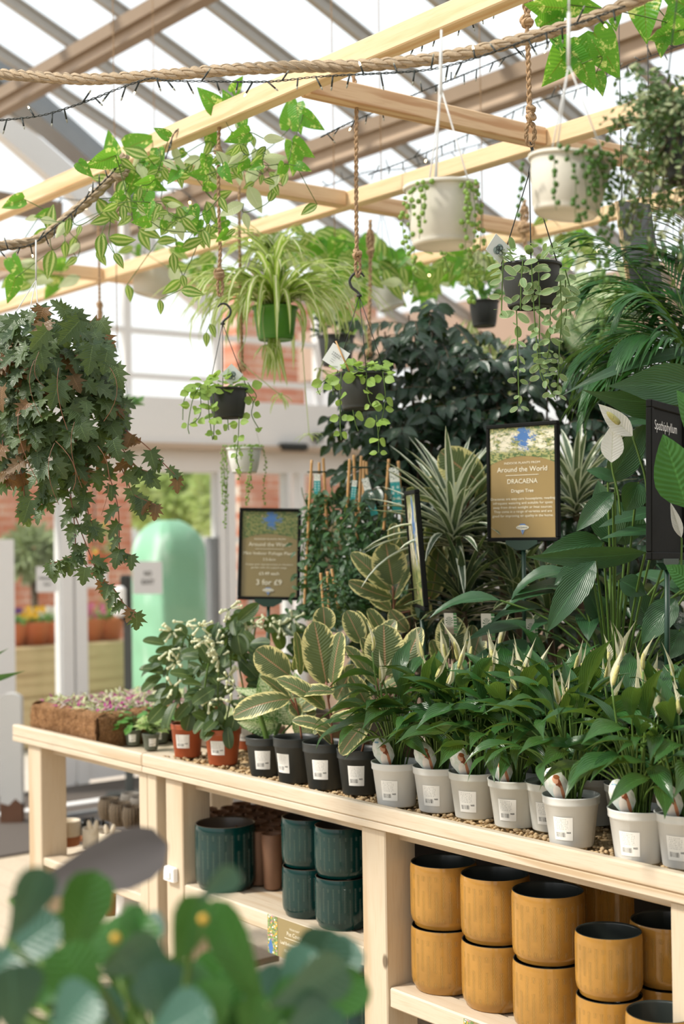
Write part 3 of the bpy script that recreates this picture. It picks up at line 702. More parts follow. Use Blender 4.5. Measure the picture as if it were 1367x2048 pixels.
xx = g.m('SUBTRACT', u, .4); yy = g.m('SUBTRACT', v, .62); an = g.m('ARCTAN2', yy, xx); rr = g.m('SQRT', g.m('ADD', g.m('MULTIPLY', xx, xx), g.m('MULTIPLY', g.m('MULTIPLY', yy, yy), 2)))
star = g.m('MULTIPLY', g.m('GREATER_THAN', g.m('SINE', g.m('MULTIPLY', an, 13)), .2), g.m('LESS_THAN', rr, .3)); c = g.mix(star, c, rgb('#4a6048'))
stp = g.m('MULTIPLY', g.m('GREATER_THAN', u, .74), g.m('GREATER_THAN', g.m('FRACT', g.m('MULTIPLY', v, 7)), .25)); c = g.mix(stp, c, rgb('#4f7a4a'))
M['pic_label'] = g.prin(c, .5)

_txt = {}
def text_mb(mb, s, size, o, ux, uy, mat=0, width=1.0, align='CENTER', off=.0006, bold=0., fit=None):
    """flat lettering; o origin of the baseline, ux/uy unit axes, normal = ux x uy"""
    cu = bpy.data.curves.new('t', 'FONT'); cu.body = s; cu.size = 1; cu.align_x = align; cu.resolution_u = 3; cu.offset = bold
    ob = bpy.data.objects.new('t', cu); COL.objects.link(ob); bpy.context.view_layer.update()
    me = bpy.data.meshes.new_from_object(ob.evaluated_get(bpy.context.evaluated_depsgraph_get()))
    V = np.array([v.co[:] for v in me.vertices]) if len(me.vertices) else None
    fs = [tuple(p.vertices) for p in me.polygons]
    bpy.data.objects.remove(ob); bpy.data.meshes.remove(me); bpy.data.curves.remove(cu)
    if V is None: return
    ux = np.asarray(ux, float); uy = np.asarray(uy, float); nn = np.cross(ux, uy)
    wx = size*width
    if fit: wx = fit/(V[:, 0].max()-V[:, 0].min())
    mb.add(np.asarray(o)+V[:, :1]*ux*wx+V[:, 1:2]*uy*size+nn*off, fs, mat=mat)

# ------------------------------------------------------------------ pots
def flowerpot(root, R, H, mat, rim=.16, taper=.76, soil=True, name='pot', notch=True, n=40, c=(0, 0, 0), lip=.0):
    """nursery pot with a deep collar; R outer radius at the rim"""
    r1 = R*taper; rh = H*rim; t = .0022; rc = R*.955
    pr = [(0, .003), (r1*.93, .003), (r1*.97, 0), (r1, .003), (r1+(rc-r1)*.9, H-rh-.002), (R*.985, H-rh), (R*.99, H-rh+.003), (R*.985, H-rh+.006), (R, H-.004), (R*1.01, H-.002), (R*1.005, H), (R*.965, H), (R*.95, H-.01), (r1*.93, .02), (0, .012)]
    m = MB(); m.lathe(pr, n, c)
    o = m.build(name, mat, root)
    if soil:
        m = MB(); k = H*.86; rr = R*.94
        m.lathe([(0, k+.006), (rr*.5, k+.004), (rr*.85, k), (rr, k-.003)], 20, c); m.build('soil', M['soil'], root)
    return o
def patch(root, R1, z1, R0, z0, a, wdeg, name, mat, off=.0008, c=(0, 0, 0), parent=None, skew=0):
    """a label wrapped on a conical wall"""
    m = MB(); n = 8; V = []; U = []
    for j in (0, 1):
        for i in range(n+1):
            f = i/n; th = a+(f-.5)*wdeg+skew*(j-.5); r = (R0 if j == 0 else R1)+off; V.append((c[0]+r*cos(th), c[1]+r*sin(th), c[2]+(z0 if j == 0 else z1))); U.append((f, j))
    m.add(V, [(i, i+1, n+2+i, n+1+i) for i in range(n)], U)
    return m.build(name, mat, parent or root)
def pot_sticker(root, pot, R, H, a, w=.045, h=.055, zc=.42, taper=.76, mat='sticker', name='price_label', skew=0):
    rr = lambda z: R*taper+(R*.955-R*taper)*.9*z/(H*.84)
    z0, z1 = H*zc-h/2, H*zc+h/2
    o = patch(root, rr(z1), z1, rr(z0), z0, a, w/(R*.88), name, M[mat], skew=skew); o.parent = pot
    return o
VIEW = lambda p: math.atan2(-p[1], -p[0])     # direction from a point towards the viewer
# ------------------------------------------------------------------ peace lilies in white pots
BZ = BT-.011                                     # top of the gravel
def lily_foliage(seed, n=38, h=.205, spread=.16, L=.14, W=.044, R=.05):
    rs = np.random.RandomState(seed); lv = LV('lance'); m = MB(); st_m = MB()
    for i in range(n):
        a = i*2.399+rs.uniform(-.3, .3); f = (i+.5)/n; up = (1-f)**.7
        r = spread*(.25+.75*f)*rs.uniform(.75, 1.1); hh = h*(.45+.6*up)*rs.uniform(.85, 1.1)
        b = np.array((cos(a)*R*.5*rs.uniform(.1, 1), sin(a)*R*.5*rs.uniform(.1, 1), 0.))
        e = np.array((cos(a)*r*.75, sin(a)*r*.75, hh*.9))
        pts = bez(b, (b[0]*1.3+e[0]*.12, b[1]*1.3+e[1]*.12, hh*.72), e, n=7); st_m.tube(pts, [.0022]*6+[.0012], 4, cap=False)
        d = unit(pts[-1]-pts[-2]); d = unit(d*np.array((1, 1, rs.uniform(.2, 1))))
        s = rs.uniform(.75, 1.15); sd = np.cross(d, (0, 0, 1))
        lv.add(e, d, np.array((0, 0, 1.))+sd*rs.uniform(-.7, .7), L*s, W*s, rs.uniform(.7, 1.5), rs.uniform(.15, .5), .02, rs.uniform(-.4, .4))
    lv.out(m, 0, seed)
    return m, st_m
def spathe_mb(base, d, L=.085, W=.03, face=(0, -1, 0), furl=1.15, m=None, droop=-.25):
    """a furled cream spathe round its spadix"""
    m = m or MB(); d = unit(d)
    f = np.asarray(face, float); f = unit(f-d*(f@d))
    lv = LV('spathe'); lv.add(base, d, f, L, W*1.15, droop, furl, .0, .25); lv.out(m, 0)
    m.tube(bez(base+d*L*.06, base+d*L*.25+f*.004, base+d*L*.48+f*.003, n=6), [.0028, .0042, .0045, .0042, .0035, .0015], 7, mat=1)
    return m
def make_lily(seed, label, nf=4):
    root = local(thing('potted_peace_lily', label, 'potted plant', (0, 0, 0), GL)); rs = np.random.RandomState(seed+50)
    R, H = .06, .105
    pot = flowerpot(root, R, H, M['pot_white' if seed % 2 == 0 else 'pot_grey'])
    m, s = lily_foliage(seed)
    for mm_ in (m, s): mm_.V = [v+np.array((0, 0, H*.86)) for v in mm_.V]
    m.build('foliage', M['lf_lily'], root); s.build('petioles', M['stem'], root)
    for i in range(nf):
        a = rs.uniform(0, 6.28); r = rs.uniform(.02, .09); hh = rs.uniform(.18, .29)
        b = np.array((0, 0, H*.86)); e = np.array((cos(a)*r, sin(a)*r, H+hh-.02))
        mm = MB(); pts = bez(b, (e[0]*.8, e[1]*.8, H+hh*.5), e, n=8); mm.tube(pts, .0022, 5, mat=2)
        d = unit(np.array((rs.uniform(-.65, .65), rs.uniform(-.4, .4), 1.)))
        fc = np.array((cos(rs.uniform(0, 6.28)), -1, 0))
        spathe_mb(e, d, rs.uniform(.065, .11), rs.uniform(.016, .028), fc, rs.uniform(.8, 1.25), mm, rs.uniform(-.5, .6))
        mm.build('flower', [M['spathe'], M['spadix'], M['stem']], root)
    return root
GL = 'peace lilies in white pots on the long bench'
protos = [make_lily(i, 'peace lily', 4) for i in range(6)]
TREE = {}
def index():
    TREE.clear()
    for o in COL.objects:
        if o.parent: TREE.setdefault(o.parent.name, []).append(o)
index()
def addtags(root, side=1, care=True, sticker=True, lean=.0):
    """stickers and picture tag facing the viewer"""
    R, H = .06, .105; a = VIEW(root.location)-root.rotation_euler.z; ORG[root.name] = np.zeros(3)
    pot = [c for c in COL.objects if c.parent == root and c.name.startswith('pot')][0]
    if sticker: pot_sticker(root, pot, R, H, a-.35, .042, .048, .40)
    if care:
        m = MB(); n = 14; aa = a-.45*side
        o = np.array((cos(aa)*R*.82, sin(aa)*R*.82, H-.006)); ux = np.array((-sin(a), cos(a), 0)); uy = unit(np.array((cos(a)*-.10, sin(a)*-.10, 1))+ux*lean)
        V = []; U = []
        for i in range(n):
            th = i/n*2*pi-pi/2; x = cos(th)*.025*(1 if sin(th) > -.6 else .8); y = .034+sin(th)*.036; V.append(o+ux*x+uy*y); U.append((.5+x/.050, .5+(y-.034)/.072))
        V += [v-np.cross(ux, uy)*.0006 for v in V]; U += U
        m.add(V, [tuple(range(n)), tuple(range(2*n-1, n-1, -1))]+[(i, i+n, (i+1) % n+n, (i+1) % n) for i in range(n)], U)
        k_ = m.build('care_tag', M['care'], root)
lil = [
 # px of rim centre, px y of base front, label, proto, rotation, care
 (793, 1617, 'peace lily in a white pot, first white pot right of the black pots', 0, .3, True),
 (877, 1628, 'peace lily in a white pot, second white pot along the front edge', 2, 1.4, True),
 (950, 1641, 'peace lily in a pale pot, third of the white row, tag half hidden', 1, 2.2, True),
 (1030, 1659, 'peace lily in a pale pot, fourth of the white row, tag leaning left', 3, 3.6, True),
 (1106, 1667, 'peace lily in a white pot mostly hidden by its neighbour', 5, 5.0, False),
 (1143, 1699, 'peace lily in a white pot, fifth front pot of the white row', 4, 5.6, True),
 (1277, 1732, 'peace lily in a bright white pot near the right end', 0, 4.2, True),
 (1372, 1742, 'peace lily in a white pot cut off by the right edge', 2, 2.9, True),
]
used = set()
for px, py, lab, k_, rz, care in lil:
    f = onz(px, py, BZ); dd = f-EYEV; dd[2] = 0; dd /= np.linalg.norm(dd)
    c = f+dd*.047; c[2] = BZ
    if k_ in used: root = copy_tree(protos[k_], None, TREE)
    else: root = protos[k_]; used.add(k_)
    root.location = tuple(c); root.rotation_euler = (0, 0, rz); root['label'] = lab
    addtags(root, 1, care, lean=-.25)
back = [(.155, .36, 'peace lily behind the first two white pots, pale buds against the rubber plants'), (.16, .50, ''), (.16, .0, ''), ]
nb = 0
import itertools
names_b = ['just behind the first white pot', 'behind the gap between the first and second white pots', 'behind the third white pot', 'behind the fourth white pot', 'behind the pot with the printed rim', 'behind the bright white pot near the right end', 'behind the last white pot at the right edge', 'off the right edge in the middle row',
           'in the back row beside the front rubber plants', 'in the back row below the dracaena sign', 'in the back row in front of the taupe pots', 'in the back row right of the taupe pots', 'in the back row near the right end', 'in the back row at the right edge', 'in the back row beyond the right edge']
sx0 = st(onz(793, 1617, BZ))[0]; sx1 = st(onz(1372, 1742, BZ))[0]
for j, (row_t, cnt) in enumerate(((.21, 8), (.36, 7))):
    for i in range(cnt):
        s = sx0+.0-(i+.35*j)*(sx0-sx1)*1.12/(cnt-1)+(.02 if j else -.02); rr_ = np.random.RandomState(i+10*j)
        kk = (i*2+j+1) % 6
        root = copy_tree(protos[kk], None, TREE)
        root.location = tuple(B(s+rr_.uniform(-.02, .02), row_t+.03+rr_.uniform(-.015, .015), BZ)); root.rotation_euler = (0, 0, rr_.uniform(0, 6.28)); root['label'] = 'peace lily in a white pot '+names_b[nb]; nb += 1

# ------------------------------------------------------------------ black potted rubber plants and aglaonema
def place(px, py, R, h=BZ):
    f = onz(px, py, h); dd = f-EYEV; dd[2] = 0; dd /= np.linalg.norm(dd); c = f+dd*R; c[2] = h; return c
def blackpot(px, py, R, H, label, sticker=True, sa=-.3, sh=.05, mat='pot_black', name='potted_rubber_plant', cat='potted plant', group='rubber plants in black pots', zc=.45, taper=.76, skew=0, rim=.2):
    c = place(px, py, R*taper); root = thing(name, label, cat, c, group); ORG[root.name] = np.zeros(3)
    pot = flowerpot(root, R, H, M[mat], rim, taper)
    if sticker: pot_sticker(root, pot, R, H, VIEW(c)+sa, .042, sh, zc, taper, skew=skew)
    ORG[root.name] = c; return root, c
def rubber(root, z, leaves, stems):
    lv = LV('oval'); m = MB()
    for L_ in leaves:
        kw = dict(L_[5]) if len(L_) > 5 else {}
        zz = z+kw.pop('z', 0.); kw.setdefault('wave', .012); kw.setdefault('fold', .18)
        pxleaf(lv, L_[0], L_[1], L_[2], L_[3], zz, L_[4], **kw)
    lv.out(m, 0, 5).build('foliage', M['lf_rubber'], root)
    s = MB()
    for pts in stems: s.tube(poly([P(a, b, z+(c[0] if c else 0)) for a, b, *c in pts], 12), .0032, 6)
    s.build('stem', M['stem_red'], root)
R0, c0 = blackpot(652, 1581, .060, .118, 'rubber plant in a black pot priced 12.99, with broad upright cream-edged leaves')
zr = DEPTH(c0)-.01
rubber(R0, zr, [
 (652, 1368, 628, 1243, 74, dict(tilt=.1, z=.01, fold=.05)), (664, 1368, 682, 1264, 40, dict(tilt=-.75, fold=.1)), (650, 1262, 646, 1214, 46, dict(z=.08)),
 (600, 1350, 590, 1263, 20, dict(z=.09, tilt=.6)),
 (668, 1385, 586, 1392, 24, dict(droop=.9, tilt=.9, z=-.02)), (650, 1418, 555, 1357, 34, dict(droop=.8, tilt=.7, z=-.02)),
 (664, 1462, 586, 1440, 26, dict(droop=1., tilt=.5, z=-.04)), (672, 1400, 710, 1330, 46, dict(tilt=-.3, z=.03)), (668, 1440, 715, 1385, 34, dict(tilt=-.4, z=.04)),
 (700, 1415, 745, 1318, 26, dict(tilt=-.9, droop=.6, z=.03)), (654, 1438, 627, 1468, 16, dict(tilt=.9, z=0.02)), (667, 1490, 628, 1452, 16, dict(tilt=.8))],
 [[(664, 1500), (662, 1440), (656, 1400), (652, 1365)], [(656, 1400), (664, 1365)], [(664, 1480), (660, 1460)], [(664, 1430), (700, 1415, .03)], [(652, 1380), (650, 1262, .08)]])
R0, c0 = blackpot(592, 1568, .060, .118, 'rubber plant in a black pot with a folded sticker, left of the 12.99 pot', sa=-.75)
zr = DEPTH(c0)
rubber(R0, zr, [
 (577, 1350, 511, 1300, 62, dict(tilt=-.15, fold=.1, z=.02)), (578, 1398, 467, 1430, 44, dict(droop=1.3, tilt=.35, z=-.06)), (582, 1402, 520, 1352, 20, dict(tilt=1., z=0.)),
 (600, 1430, 580, 1408, 26, dict(tilt=.3)), (604, 1420, 640, 1400, 24, dict(tilt=-.5)), (588, 1340, 600, 1300, 22, dict(tilt=.5, z=.05)), (605, 1432, 632, 1425, 20, dict(tilt=-.6))],
 [[(603, 1478), (598, 1440), (590, 1400), (577, 1350)], [(594, 1420), (580, 1398)]])
R0, c0 = blackpot(720, 1592, .058, .112, 'rubber plant in a black pot nearest the white pots, one browned leaf hanging', sa=-.2)
zr = DEPTH(c0)
rubber(R0, zr, [
 (770, 1352, 767, 1249, 82, dict(tilt=-.05, fold=.06, z=.03)), (742, 1432, 681, 1508, 42, dict(droop=.7, tilt=.3, z=-.04)), (752, 1345, 722, 1275, 26, dict(tilt=.5, z=.05)),
 (795, 1372, 842, 1255, 46, dict(tilt=-.5, z=.06)), (752, 1370, 690, 1293, 28, dict(tilt=.9, z=.01)), (760, 1385, 828, 1350, 26, dict(tilt=-.9, droop=.6, z=.02)),
 (722, 1285, 692, 1222, 44, dict(z=.14, tilt=.2)), (745, 1290, 712, 1222, 34, dict(z=.15, tilt=-.5)), (775, 1290, 735, 1218, 30, dict(z=.16, tilt=.8)),
 (752, 1300, 790, 1240, 36, dict(z=.15, tilt=-.4)), (740, 1430, 660, 1436, 18, dict(tilt=1., z=.0)), (735, 1415, 700, 1350, 38, dict(tilt=.2, z=.04))],
 [[(722, 1510), (738, 1440), (755, 1395), (770, 1350)], [(755, 1395), (795, 1372)], [(755, 1380, .05), (750, 1320, .1), (740, 1270, .15)]])
# tall variegated rubber plants standing behind
def backpot(c, R, H, mat, label, name, cat='potted plant', group=None, taper=.8):
    root = thing(name, label, cat, c, group); ORG[root.name] = np.zeros(3); flowerpot(root, R, H, M[mat], .12, taper); ORG[root.name] = np.asarray(c); return root
def riser(s0, s1, t0, t1, h, label):
    root = thing('plant_riser', label, 'plant stand', B((s0+s1)/2, (t0+t1)/2, BZ))
    m = MB(); m.box(B((s0+s1)/2, (t0+t1)/2, BZ+h-.012), (s1-s0, t1-t0, .024), AX, bev=.003); m.build('top', M['bench_wood'], root, smooth=False)
    for s in (s0+.03, s1-.03):
        m = MB(); m.box(B(s, (t0+t1)/2, BZ+(h-.024)/2), (.03, t1-t0-.02, h-.024), AX); m.build('side_panel', M['post_wood'], root, smooth=False)
zb = 3.95
c = P(785, 1215, zb); c[2] = BZ
rt = backpot(c, .08, .15, 'pot_black', 'taller rubber plant with upright cream-edged leaves, left of the slanted dark sign', 'potted_rubber_plant')
rubber(rt, zb, [
 (785, 1170, 771, 1086, 72, dict(fold=.08)), (781, 1180, 702, 1106, 40, dict(tilt=.4)), (783, 1196, 697, 1163, 32, dict(tilt=-.4, z=-.02, droop=.6)), (786, 1090, 788, 1046, 26, dict(z=.04)),
 (786, 1198, 828, 1106, 38, dict(tilt=-.9, z=.0)), (812, 1110, 800, 1075, 44, dict(z=.05)), (860, 1200, 878, 1092, 46, dict(z=.08, tilt=.3)), (858, 1110, 862, 1040, 34, dict(z=.09, tilt=.5)),
 (835, 1170, 842, 1085, 40, dict(z=.09)), (790, 1215, 850, 1180, 30, dict(tilt=.8)), (780, 1220, 735, 1190, 30, dict(tilt=.8)), (840, 1240, 838, 1195, 44, dict(z=-.02, tilt=.5)), (815, 1262, 780, 1220, 34, dict(tilt=-.6, z=-.02))],
 [[(788, 1300), (787, 1215), (785, 1172)], [(787, 1230), (840, 1215), (860, 1195, .08)], [(787, 1215), (812, 1110, .05)]])
zb = 3.75
c = P(905, 1330, zb); c[2] = BZ
rt = backpot(c, .07, .12, 'pot_black', 'rubber plant with one broad leaf rising just behind the peace lily buds', 'potted_rubber_plant')
rubber(rt, zb, [(905, 1318, 900, 1230, 66, dict(fold=.06)), (945, 1320, 960, 1268, 44, dict(tilt=-.3)), (935, 1300, 945, 1250, 30, dict(tilt=.4, z=.04)), (880, 1330, 862, 1280, 30, dict(tilt=.6)),
 (860, 1345, 900, 1290, 28, dict(tilt=-.8))], [[(908, 1360), (906, 1318)], [(908, 1350), (945, 1320)], [(908, 1350), (880, 1330)]])
zb = 4.0
c = P(905, 1290, zb); c[2] = BZ
rt = backpot(c, .09, .16, 'pot_brown', 'tallest rubber plant, its big pale leaf beside the dracaena sign', 'potted_rubber_plant')
rubber(rt, zb, [(962, 968, 880, 903, 78, dict(fold=.1, tilt=-.1)), (905, 990, 812, 980, 30, dict(tilt=-.6, droop=.5)), (940, 985, 850, 960, 26, dict(tilt=.9, z=.03)), (950, 1010, 985, 940, 30, dict(tilt=.5, z=.02))],
 [[(910, 1290), (915, 1150), (930, 1030), (945, 985), (962, 968)], [(930, 1030), (905, 990)]])

# aglaonema
root, c = blackpot(532, 1555, .055, .105, 'speckled green and white aglaonema in a black pot with a square sticker', sa=-.2, name='potted_aglaonema', group=None, cat='potted plant')
za = DEPTH(c)+.03
lv = LV('ovate'); m = MB()
for a in ((560, 1440, 520, 1345, 70, dict(tilt=.2)), (600, 1430, 590, 1345, 60, dict(tilt=-.3)), (560, 1410, 468, 1378, 26, dict(tilt=.8)), (600, 1430, 640, 1380, 44, dict(tilt=-.5)), (565, 1440, 530, 1400, 60, dict()),
          (560, 1450, 475, 1445, 34, dict(tilt=-.5, droop=.9)), (590, 1470, 630, 1430, 50, dict(tilt=.3)), (570, 1390, 545, 1310, 44, dict(z=0, tilt=.5)), (550, 1465, 490, 1425, 44, dict(tilt=-.3)), (585, 1450, 560, 1390, 56, dict(tilt=.1))):
    kw = dict(a[5]); kw.pop('z', 0); pxleaf(lv, *a[:4], za+.0, a[4], wave=.01, **kw)
lv.out(m, 0, 2).build('foliage', M['lf_agla'], root)
s = MB()
for (a, b) in ((560, 1440), (600, 1430), (565, 1440), (560, 1410), (590, 1470), (550, 1465)): s.tube(bez(P(545, 1490, za), P(548+(a-545)*.3, 1465, za), P(a, b, za), n=6), .003, 5)
s.tube(bez(P(536, 1490, za-.05), P(528, 1455, za-.05), P(515, 1420, za-.05), n=6), .008, 6)
s.build('stem', M['stem'], root)

# ------------------------------------------------------------------ stephanotis in terracotta pots
def stephanotis(px, py, R, H, label, cx, cy, rx, ry, seed, nl=36, clusters=(), sticker=True, heroes=()):
    root, c = blackpot(px, py, R, H, label, sticker=sticker, sa=-.35, mat='terracotta', name='potted_stephanotis', group='stephanotis in terracotta pots', zc=.5, rim=.16, sh=.04)
    rs = np.random.RandomState(seed); z0 = DEPTH(c); lv = LV('oval'); m = MB(); s = MB()
    # hoop-trained stems
    for k_ in range(3):
        a = rs.uniform(-1, 1); s.tube(poly([P(px+a*12, py-H*F/z0*.86, z0), P(cx-rx*.7+k_*rx*.4, cy+ry*.3, z0+.02*k_), P(cx-rx*.2+k_*10, cy-ry*.8, z0-.02), P(cx+rx*.6, cy-ry*.2, z0+.02*k_)], 20), .0028, 5)
    for h in heroes: kw = dict(h[5]) if len(h) > 5 else {}; pxleaf(lv, *h[:4], z0-.05, h[4], **kw)
    for i in range(nl):
        a = rs.uniform(0, 6.28); q = rs.uniform(.25, 1)**.6; x = cx+cos(a)*rx*q; y = cy+sin(a)*ry*q; z = z0+rs.uniform(-.07, .08)
        an = rs.uniform(0, 6.28); L = rs.uniform(34, 56)
        b = P(x, y, z); d = unit(np.array((cos(a)*.8, rs.uniform(-.8, .3), rs.uniform(-.9, .4)))); nn = np.array((rs.uniform(-.6, .4), -.6, rs.uniform(.2, 1)))
        lv.add(b, d, nn, L*z/F, L*.54*z/F, rs.uniform(0, .7), rs.uniform(.05, .4))
    lv.out(m, 0, seed).build('foliage', M['lf_steph'], root); s.build('stem', M['stem'], root)
    for (x, y, n) in clusters:
        fm = MB(); ctr = P(x, y, z0-.07)
        for j in range(n):
            d = unit(np.array((rs.uniform(-1, 1), rs.uniform(-1, .1), rs.uniform(-.9, .9)))); L = rs.uniform(.018, .032)
            b = ctr+d*.008; fm.tube([ctr, b], .0009, 4, mat=1)
            fm.tube([b, b+d*L*.2, b+d*L*.5, b+d*L*.85], [.0022, .0036, .0026, .003], 6, mat=0); fm.ball(b+d*L, rs.uniform(.0042, .0056), 7, 5, mat=0)
        fm.build('flower_cluster', [M['wax_flower'], M['stem']], root)
stephanotis(375, 1516, .050, .098, 'stephanotis with cream buds in the left-hand terracotta pot', 372, 1350, 55, 100, 4, 62,
 [(345, 1262, 7), (338, 1300, 6), (352, 1325, 7), (345, 1375, 5), (372, 1245, 4)],
 heroes=[(350, 1370, 325, 1410, 28), (380, 1430, 372, 1462, 30), (345, 1290, 330, 1330, 24), (385, 1400, 350, 1440, 24), (352, 1250, 372, 1270, 24)])
stephanotis(446, 1532, .054, .102, 'stephanotis with hanging white buds in the right-hand terracotta pot', 455, 1350, 66, 115, 9, 84,
 [(400, 1252, 8), (430, 1285, 9), (438, 1315, 9), (458, 1218, 9), (455, 1355, 7), (470, 1372, 5), (418, 1400, 6), (405, 1280, 6), (462, 1405, 5)],
 heroes=[(475, 1270, 482, 1310, 32, dict(tilt=.3)), (455, 1275, 425, 1262, 22), (470, 1430, 462, 1462, 30), (400, 1290, 420, 1325, 24), (425, 1420, 440, 1450, 30)])
stephanotis(500, 1500, .050, .095, 'stephanotis with open white flowers half hidden behind the two front terracotta pots', 530, 1275, 80, 50, 14, 56,
 [(508, 1248, 7), (560, 1252, 9), (495, 1262, 5), (585, 1238, 5), (540, 1245, 4)], sticker=True, heroes=[(530, 1262, 560, 1232, 34), (495, 1250, 470, 1235, 22)])
# ------------------------------------------------------------------ ropes, cords and fairy lights
def ropepts(pp, n=60): return poly([P(*q) for q in pp], n)
rp_ = [(-60, 147, 3.25), (0, 148, 3.2), (160, 158, 3.1), (300, 152, 3.03), (450, 140, 2.95), (600, 133, 2.9), (720, 131, 2.85), (860, 118, 2.8), (980, 95, 2.75), (1100, 63, 2.7), (1200, 30, 2.65), (1290, -8, 2.6), (1400, -60, 2.55)]
pts = ropepts(rp_, 240); m = MB()
# three strands laid together
tt = np.gradient(pts, axis=0); tt = unit(tt); ln = np.concatenate([[0], np.cumsum(np.linalg.norm(np.diff(pts, axis=0), axis=1))])
def laid(m, pts, R, pitch, mat=0, k=3):
    t = unit(np.gradient(pts, axis=0)); a = unit(np.cross(t, (0, 0, 1.) if abs(t[0][2]) < .9 else (0, 1., 0))); b = np.cross(t, a)
    ln = np.concatenate([[0], np.cumsum(np.linalg.norm(np.diff(pts, axis=0), axis=1))])
    for j in range(k):
        ph = ln/pitch*2*pi+j*2*pi/k; c = pts+(a*np.cos(ph)[:, None]+b*np.sin(ph)[:, None])*R*.46; m.tube(c, R*.60, 7, mat)
laid(m, poly(pts, 700), .0125, .075)
tag(m.build('hemp_rope', M['rope']), 'thick hemp rope swagged right across the top of the picture', 'rope')
m = MB(); q = ropepts([(250, 312, 3.85), (232, 345, 3.83), (190, 390, 3.8), (140, 430, 3.78), (95, 468, 3.76), (60, 484, 3.74), (0, 492, 3.7), (-60, 496, 3.7)], 320); laid(m, q, .0135, .08)
q = ropepts([(243, 318, 3.87), (238, 350, 3.87), (236, 375, 3.87), (240, 400, 3.87), (236, 430, 3.87)], 90); laid(m, q, .011, .07)
q = ropepts([(228, 345, 3.80), (240, 355, 3.79), (252, 340, 3.83), (245, 322, 3.9), (230, 335, 3.88)], 80); laid(m, q, .011, .07)
tag(m.build('hemp_rope', M['rope']), 'shorter hemp rope knotted to the pine beam, sagging to the left edge, wound with lights', 'rope')

def fairy(name_pts, label, step=.035, stub=.02, lit=(), seed=0, r=.0011, down=.7):
    rs = np.random.RandomState(seed); root = thing('string_lights', label, 'fairy lights', P(*name_pts[0]), 'fairy lights strung under the roof')
    base = ropepts(name_pts, 400); t = unit(np.gradient(base, axis=0)); ln = np.concatenate([[0], np.cumsum(np.linalg.norm(np.diff(base, axis=0), axis=1))])
    a = np.cross(t, (0, 0, 1.)); b = np.cross(t, a); m = MB()
    for j in (0, 1):
        ph = ln/.03*2*pi+j*pi; w = 1+0*ln; m.tube(base+(a*np.cos(ph)[:, None]+b*np.sin(ph)[:, None])*.0016, r, 4, cap=False)
    bulbs = []
    for s in np.arange(step*.5, ln[-1], step):
        i = min(len(base)-1, int(np.searchsorted(ln, s+rs.uniform(-.006, .006)))); d = unit(np.array((rs.uniform(-.5, .5), rs.uniform(-.5, .5), -1 if rs.rand() < down else .8))+t[i]*rs.uniform(-.6, .6))
        L = stub*rs.uniform(.8, 1.25); p0 = base[i]; m.tube([p0, p0+d*L], .0019, 5)
        bulbs.append((p0+d*L, d))
    m.build('cable', M['cable'], root)
    for k_, (p0, d) in enumerate(bulbs[:96]):
        bm_ = MB(); bm_.tube([p0, p0+d*.004, p0+d*.008], [.0016, .002, .0006], 5)
        o = bm_.build('bulb', M['bulb_lit'] if k_ % 7 in lit else M['bulb'], root)
    return root
fairy([(-30, 243, 3.0), (45, 236, 2.98), (90, 229, 2.96), (140, 214, 2.95), (190, 196, 2.94), (240, 176, 2.93), (300, 157, 2.92), (335, 161, 2.9), (440, 163, 2.88), (540, 163, 2.86), (640, 153, 2.83), (790, 145, 2.78), (870, 137, 2.75), (950, 116, 2.7), (1020, 92, 2.68), (1110, 60, 2.65), (1180, 38, 2.6), (1250, 12, 2.58)],
      'long string of dark-stemmed fairy lights tied beneath the thick rope', .034, .022, lit=(3,), seed=1)
fairy([(740, 113, 3.35), (790, 108, 3.35), (850, 80, 3.35), (905, 52, 3.35), (950, 30, 3.35), (1000, 5, 3.35), (1040, -20, 3.35)], 'string of fairy lights rising steeply beside the beam at the top centre', .030, .022, lit=(), seed=2)
fairy([(640, 275, 3.8), (700, 245, 3.8), (770, 215, 3.8), (850, 180, 3.8), (930, 148, 3.8), (1010, 115, 3.8), (1100, 82, 3.8)], 'string of fairy lights climbing from mid-frame towards the upper right vine', .040, .022, lit=(2,), seed=3)
fairy([(735, 350, 4.5), (810, 322, 4.5), (900, 285, 4.5), (985, 245, 4.5), (1050, 212, 4.4), (1150, 180, 4.3), (1200, 160, 4.2), (1260, 128, 4.1), (1320, 105, 4.), (1400, 75, 3.9)], 'thin string of fairy lights ending at the right edge above the pine beams', .045, .024, lit=(4,), seed=4)
fairy([(330, 320, 3.9), (352, 262, 3.9), (400, 245, 3.85), (440, 225, 3.8), (500, 195, 3.8), (560, 175, 3.8), (625, 150, 3.75)], 'string of fairy lights along the long pine beam through the leafy garland', .04, .02, lit=(), seed=5)
fairy([(245, 318, 3.78), (225, 345, 3.76), (185, 385, 3.74), (150, 420, 3.73), (100, 462, 3.71), (60, 490, 3.7), (0, 500, 3.66), (-40, 505, 3.66)], 'string of fairy lights wound round the short knotted rope', .028, .024, lit=(5,), seed=6, down=.5)
fairy([(540, 388, 5.3), (640, 375, 5.3), (730, 345, 5.3), (820, 335, 5.3), (900, 305, 5.3), (1010, 275, 5.2)], 'faint string of fairy lights across the bright glass behind the middle cord', .06, .03, lit=(3,), seed=7)
fairy([(760, 590, 6.0), (860, 560, 5.9), (960, 530, 5.8), (1060, 545, 5.6), (1160, 520, 5.4), (1240, 500, 5.2)], 'string of small lit bulbs glowing in front of the clay-coloured side wall', .07, .02, lit=(0, 1, 2, 3, 4, 5, 6), seed=8)
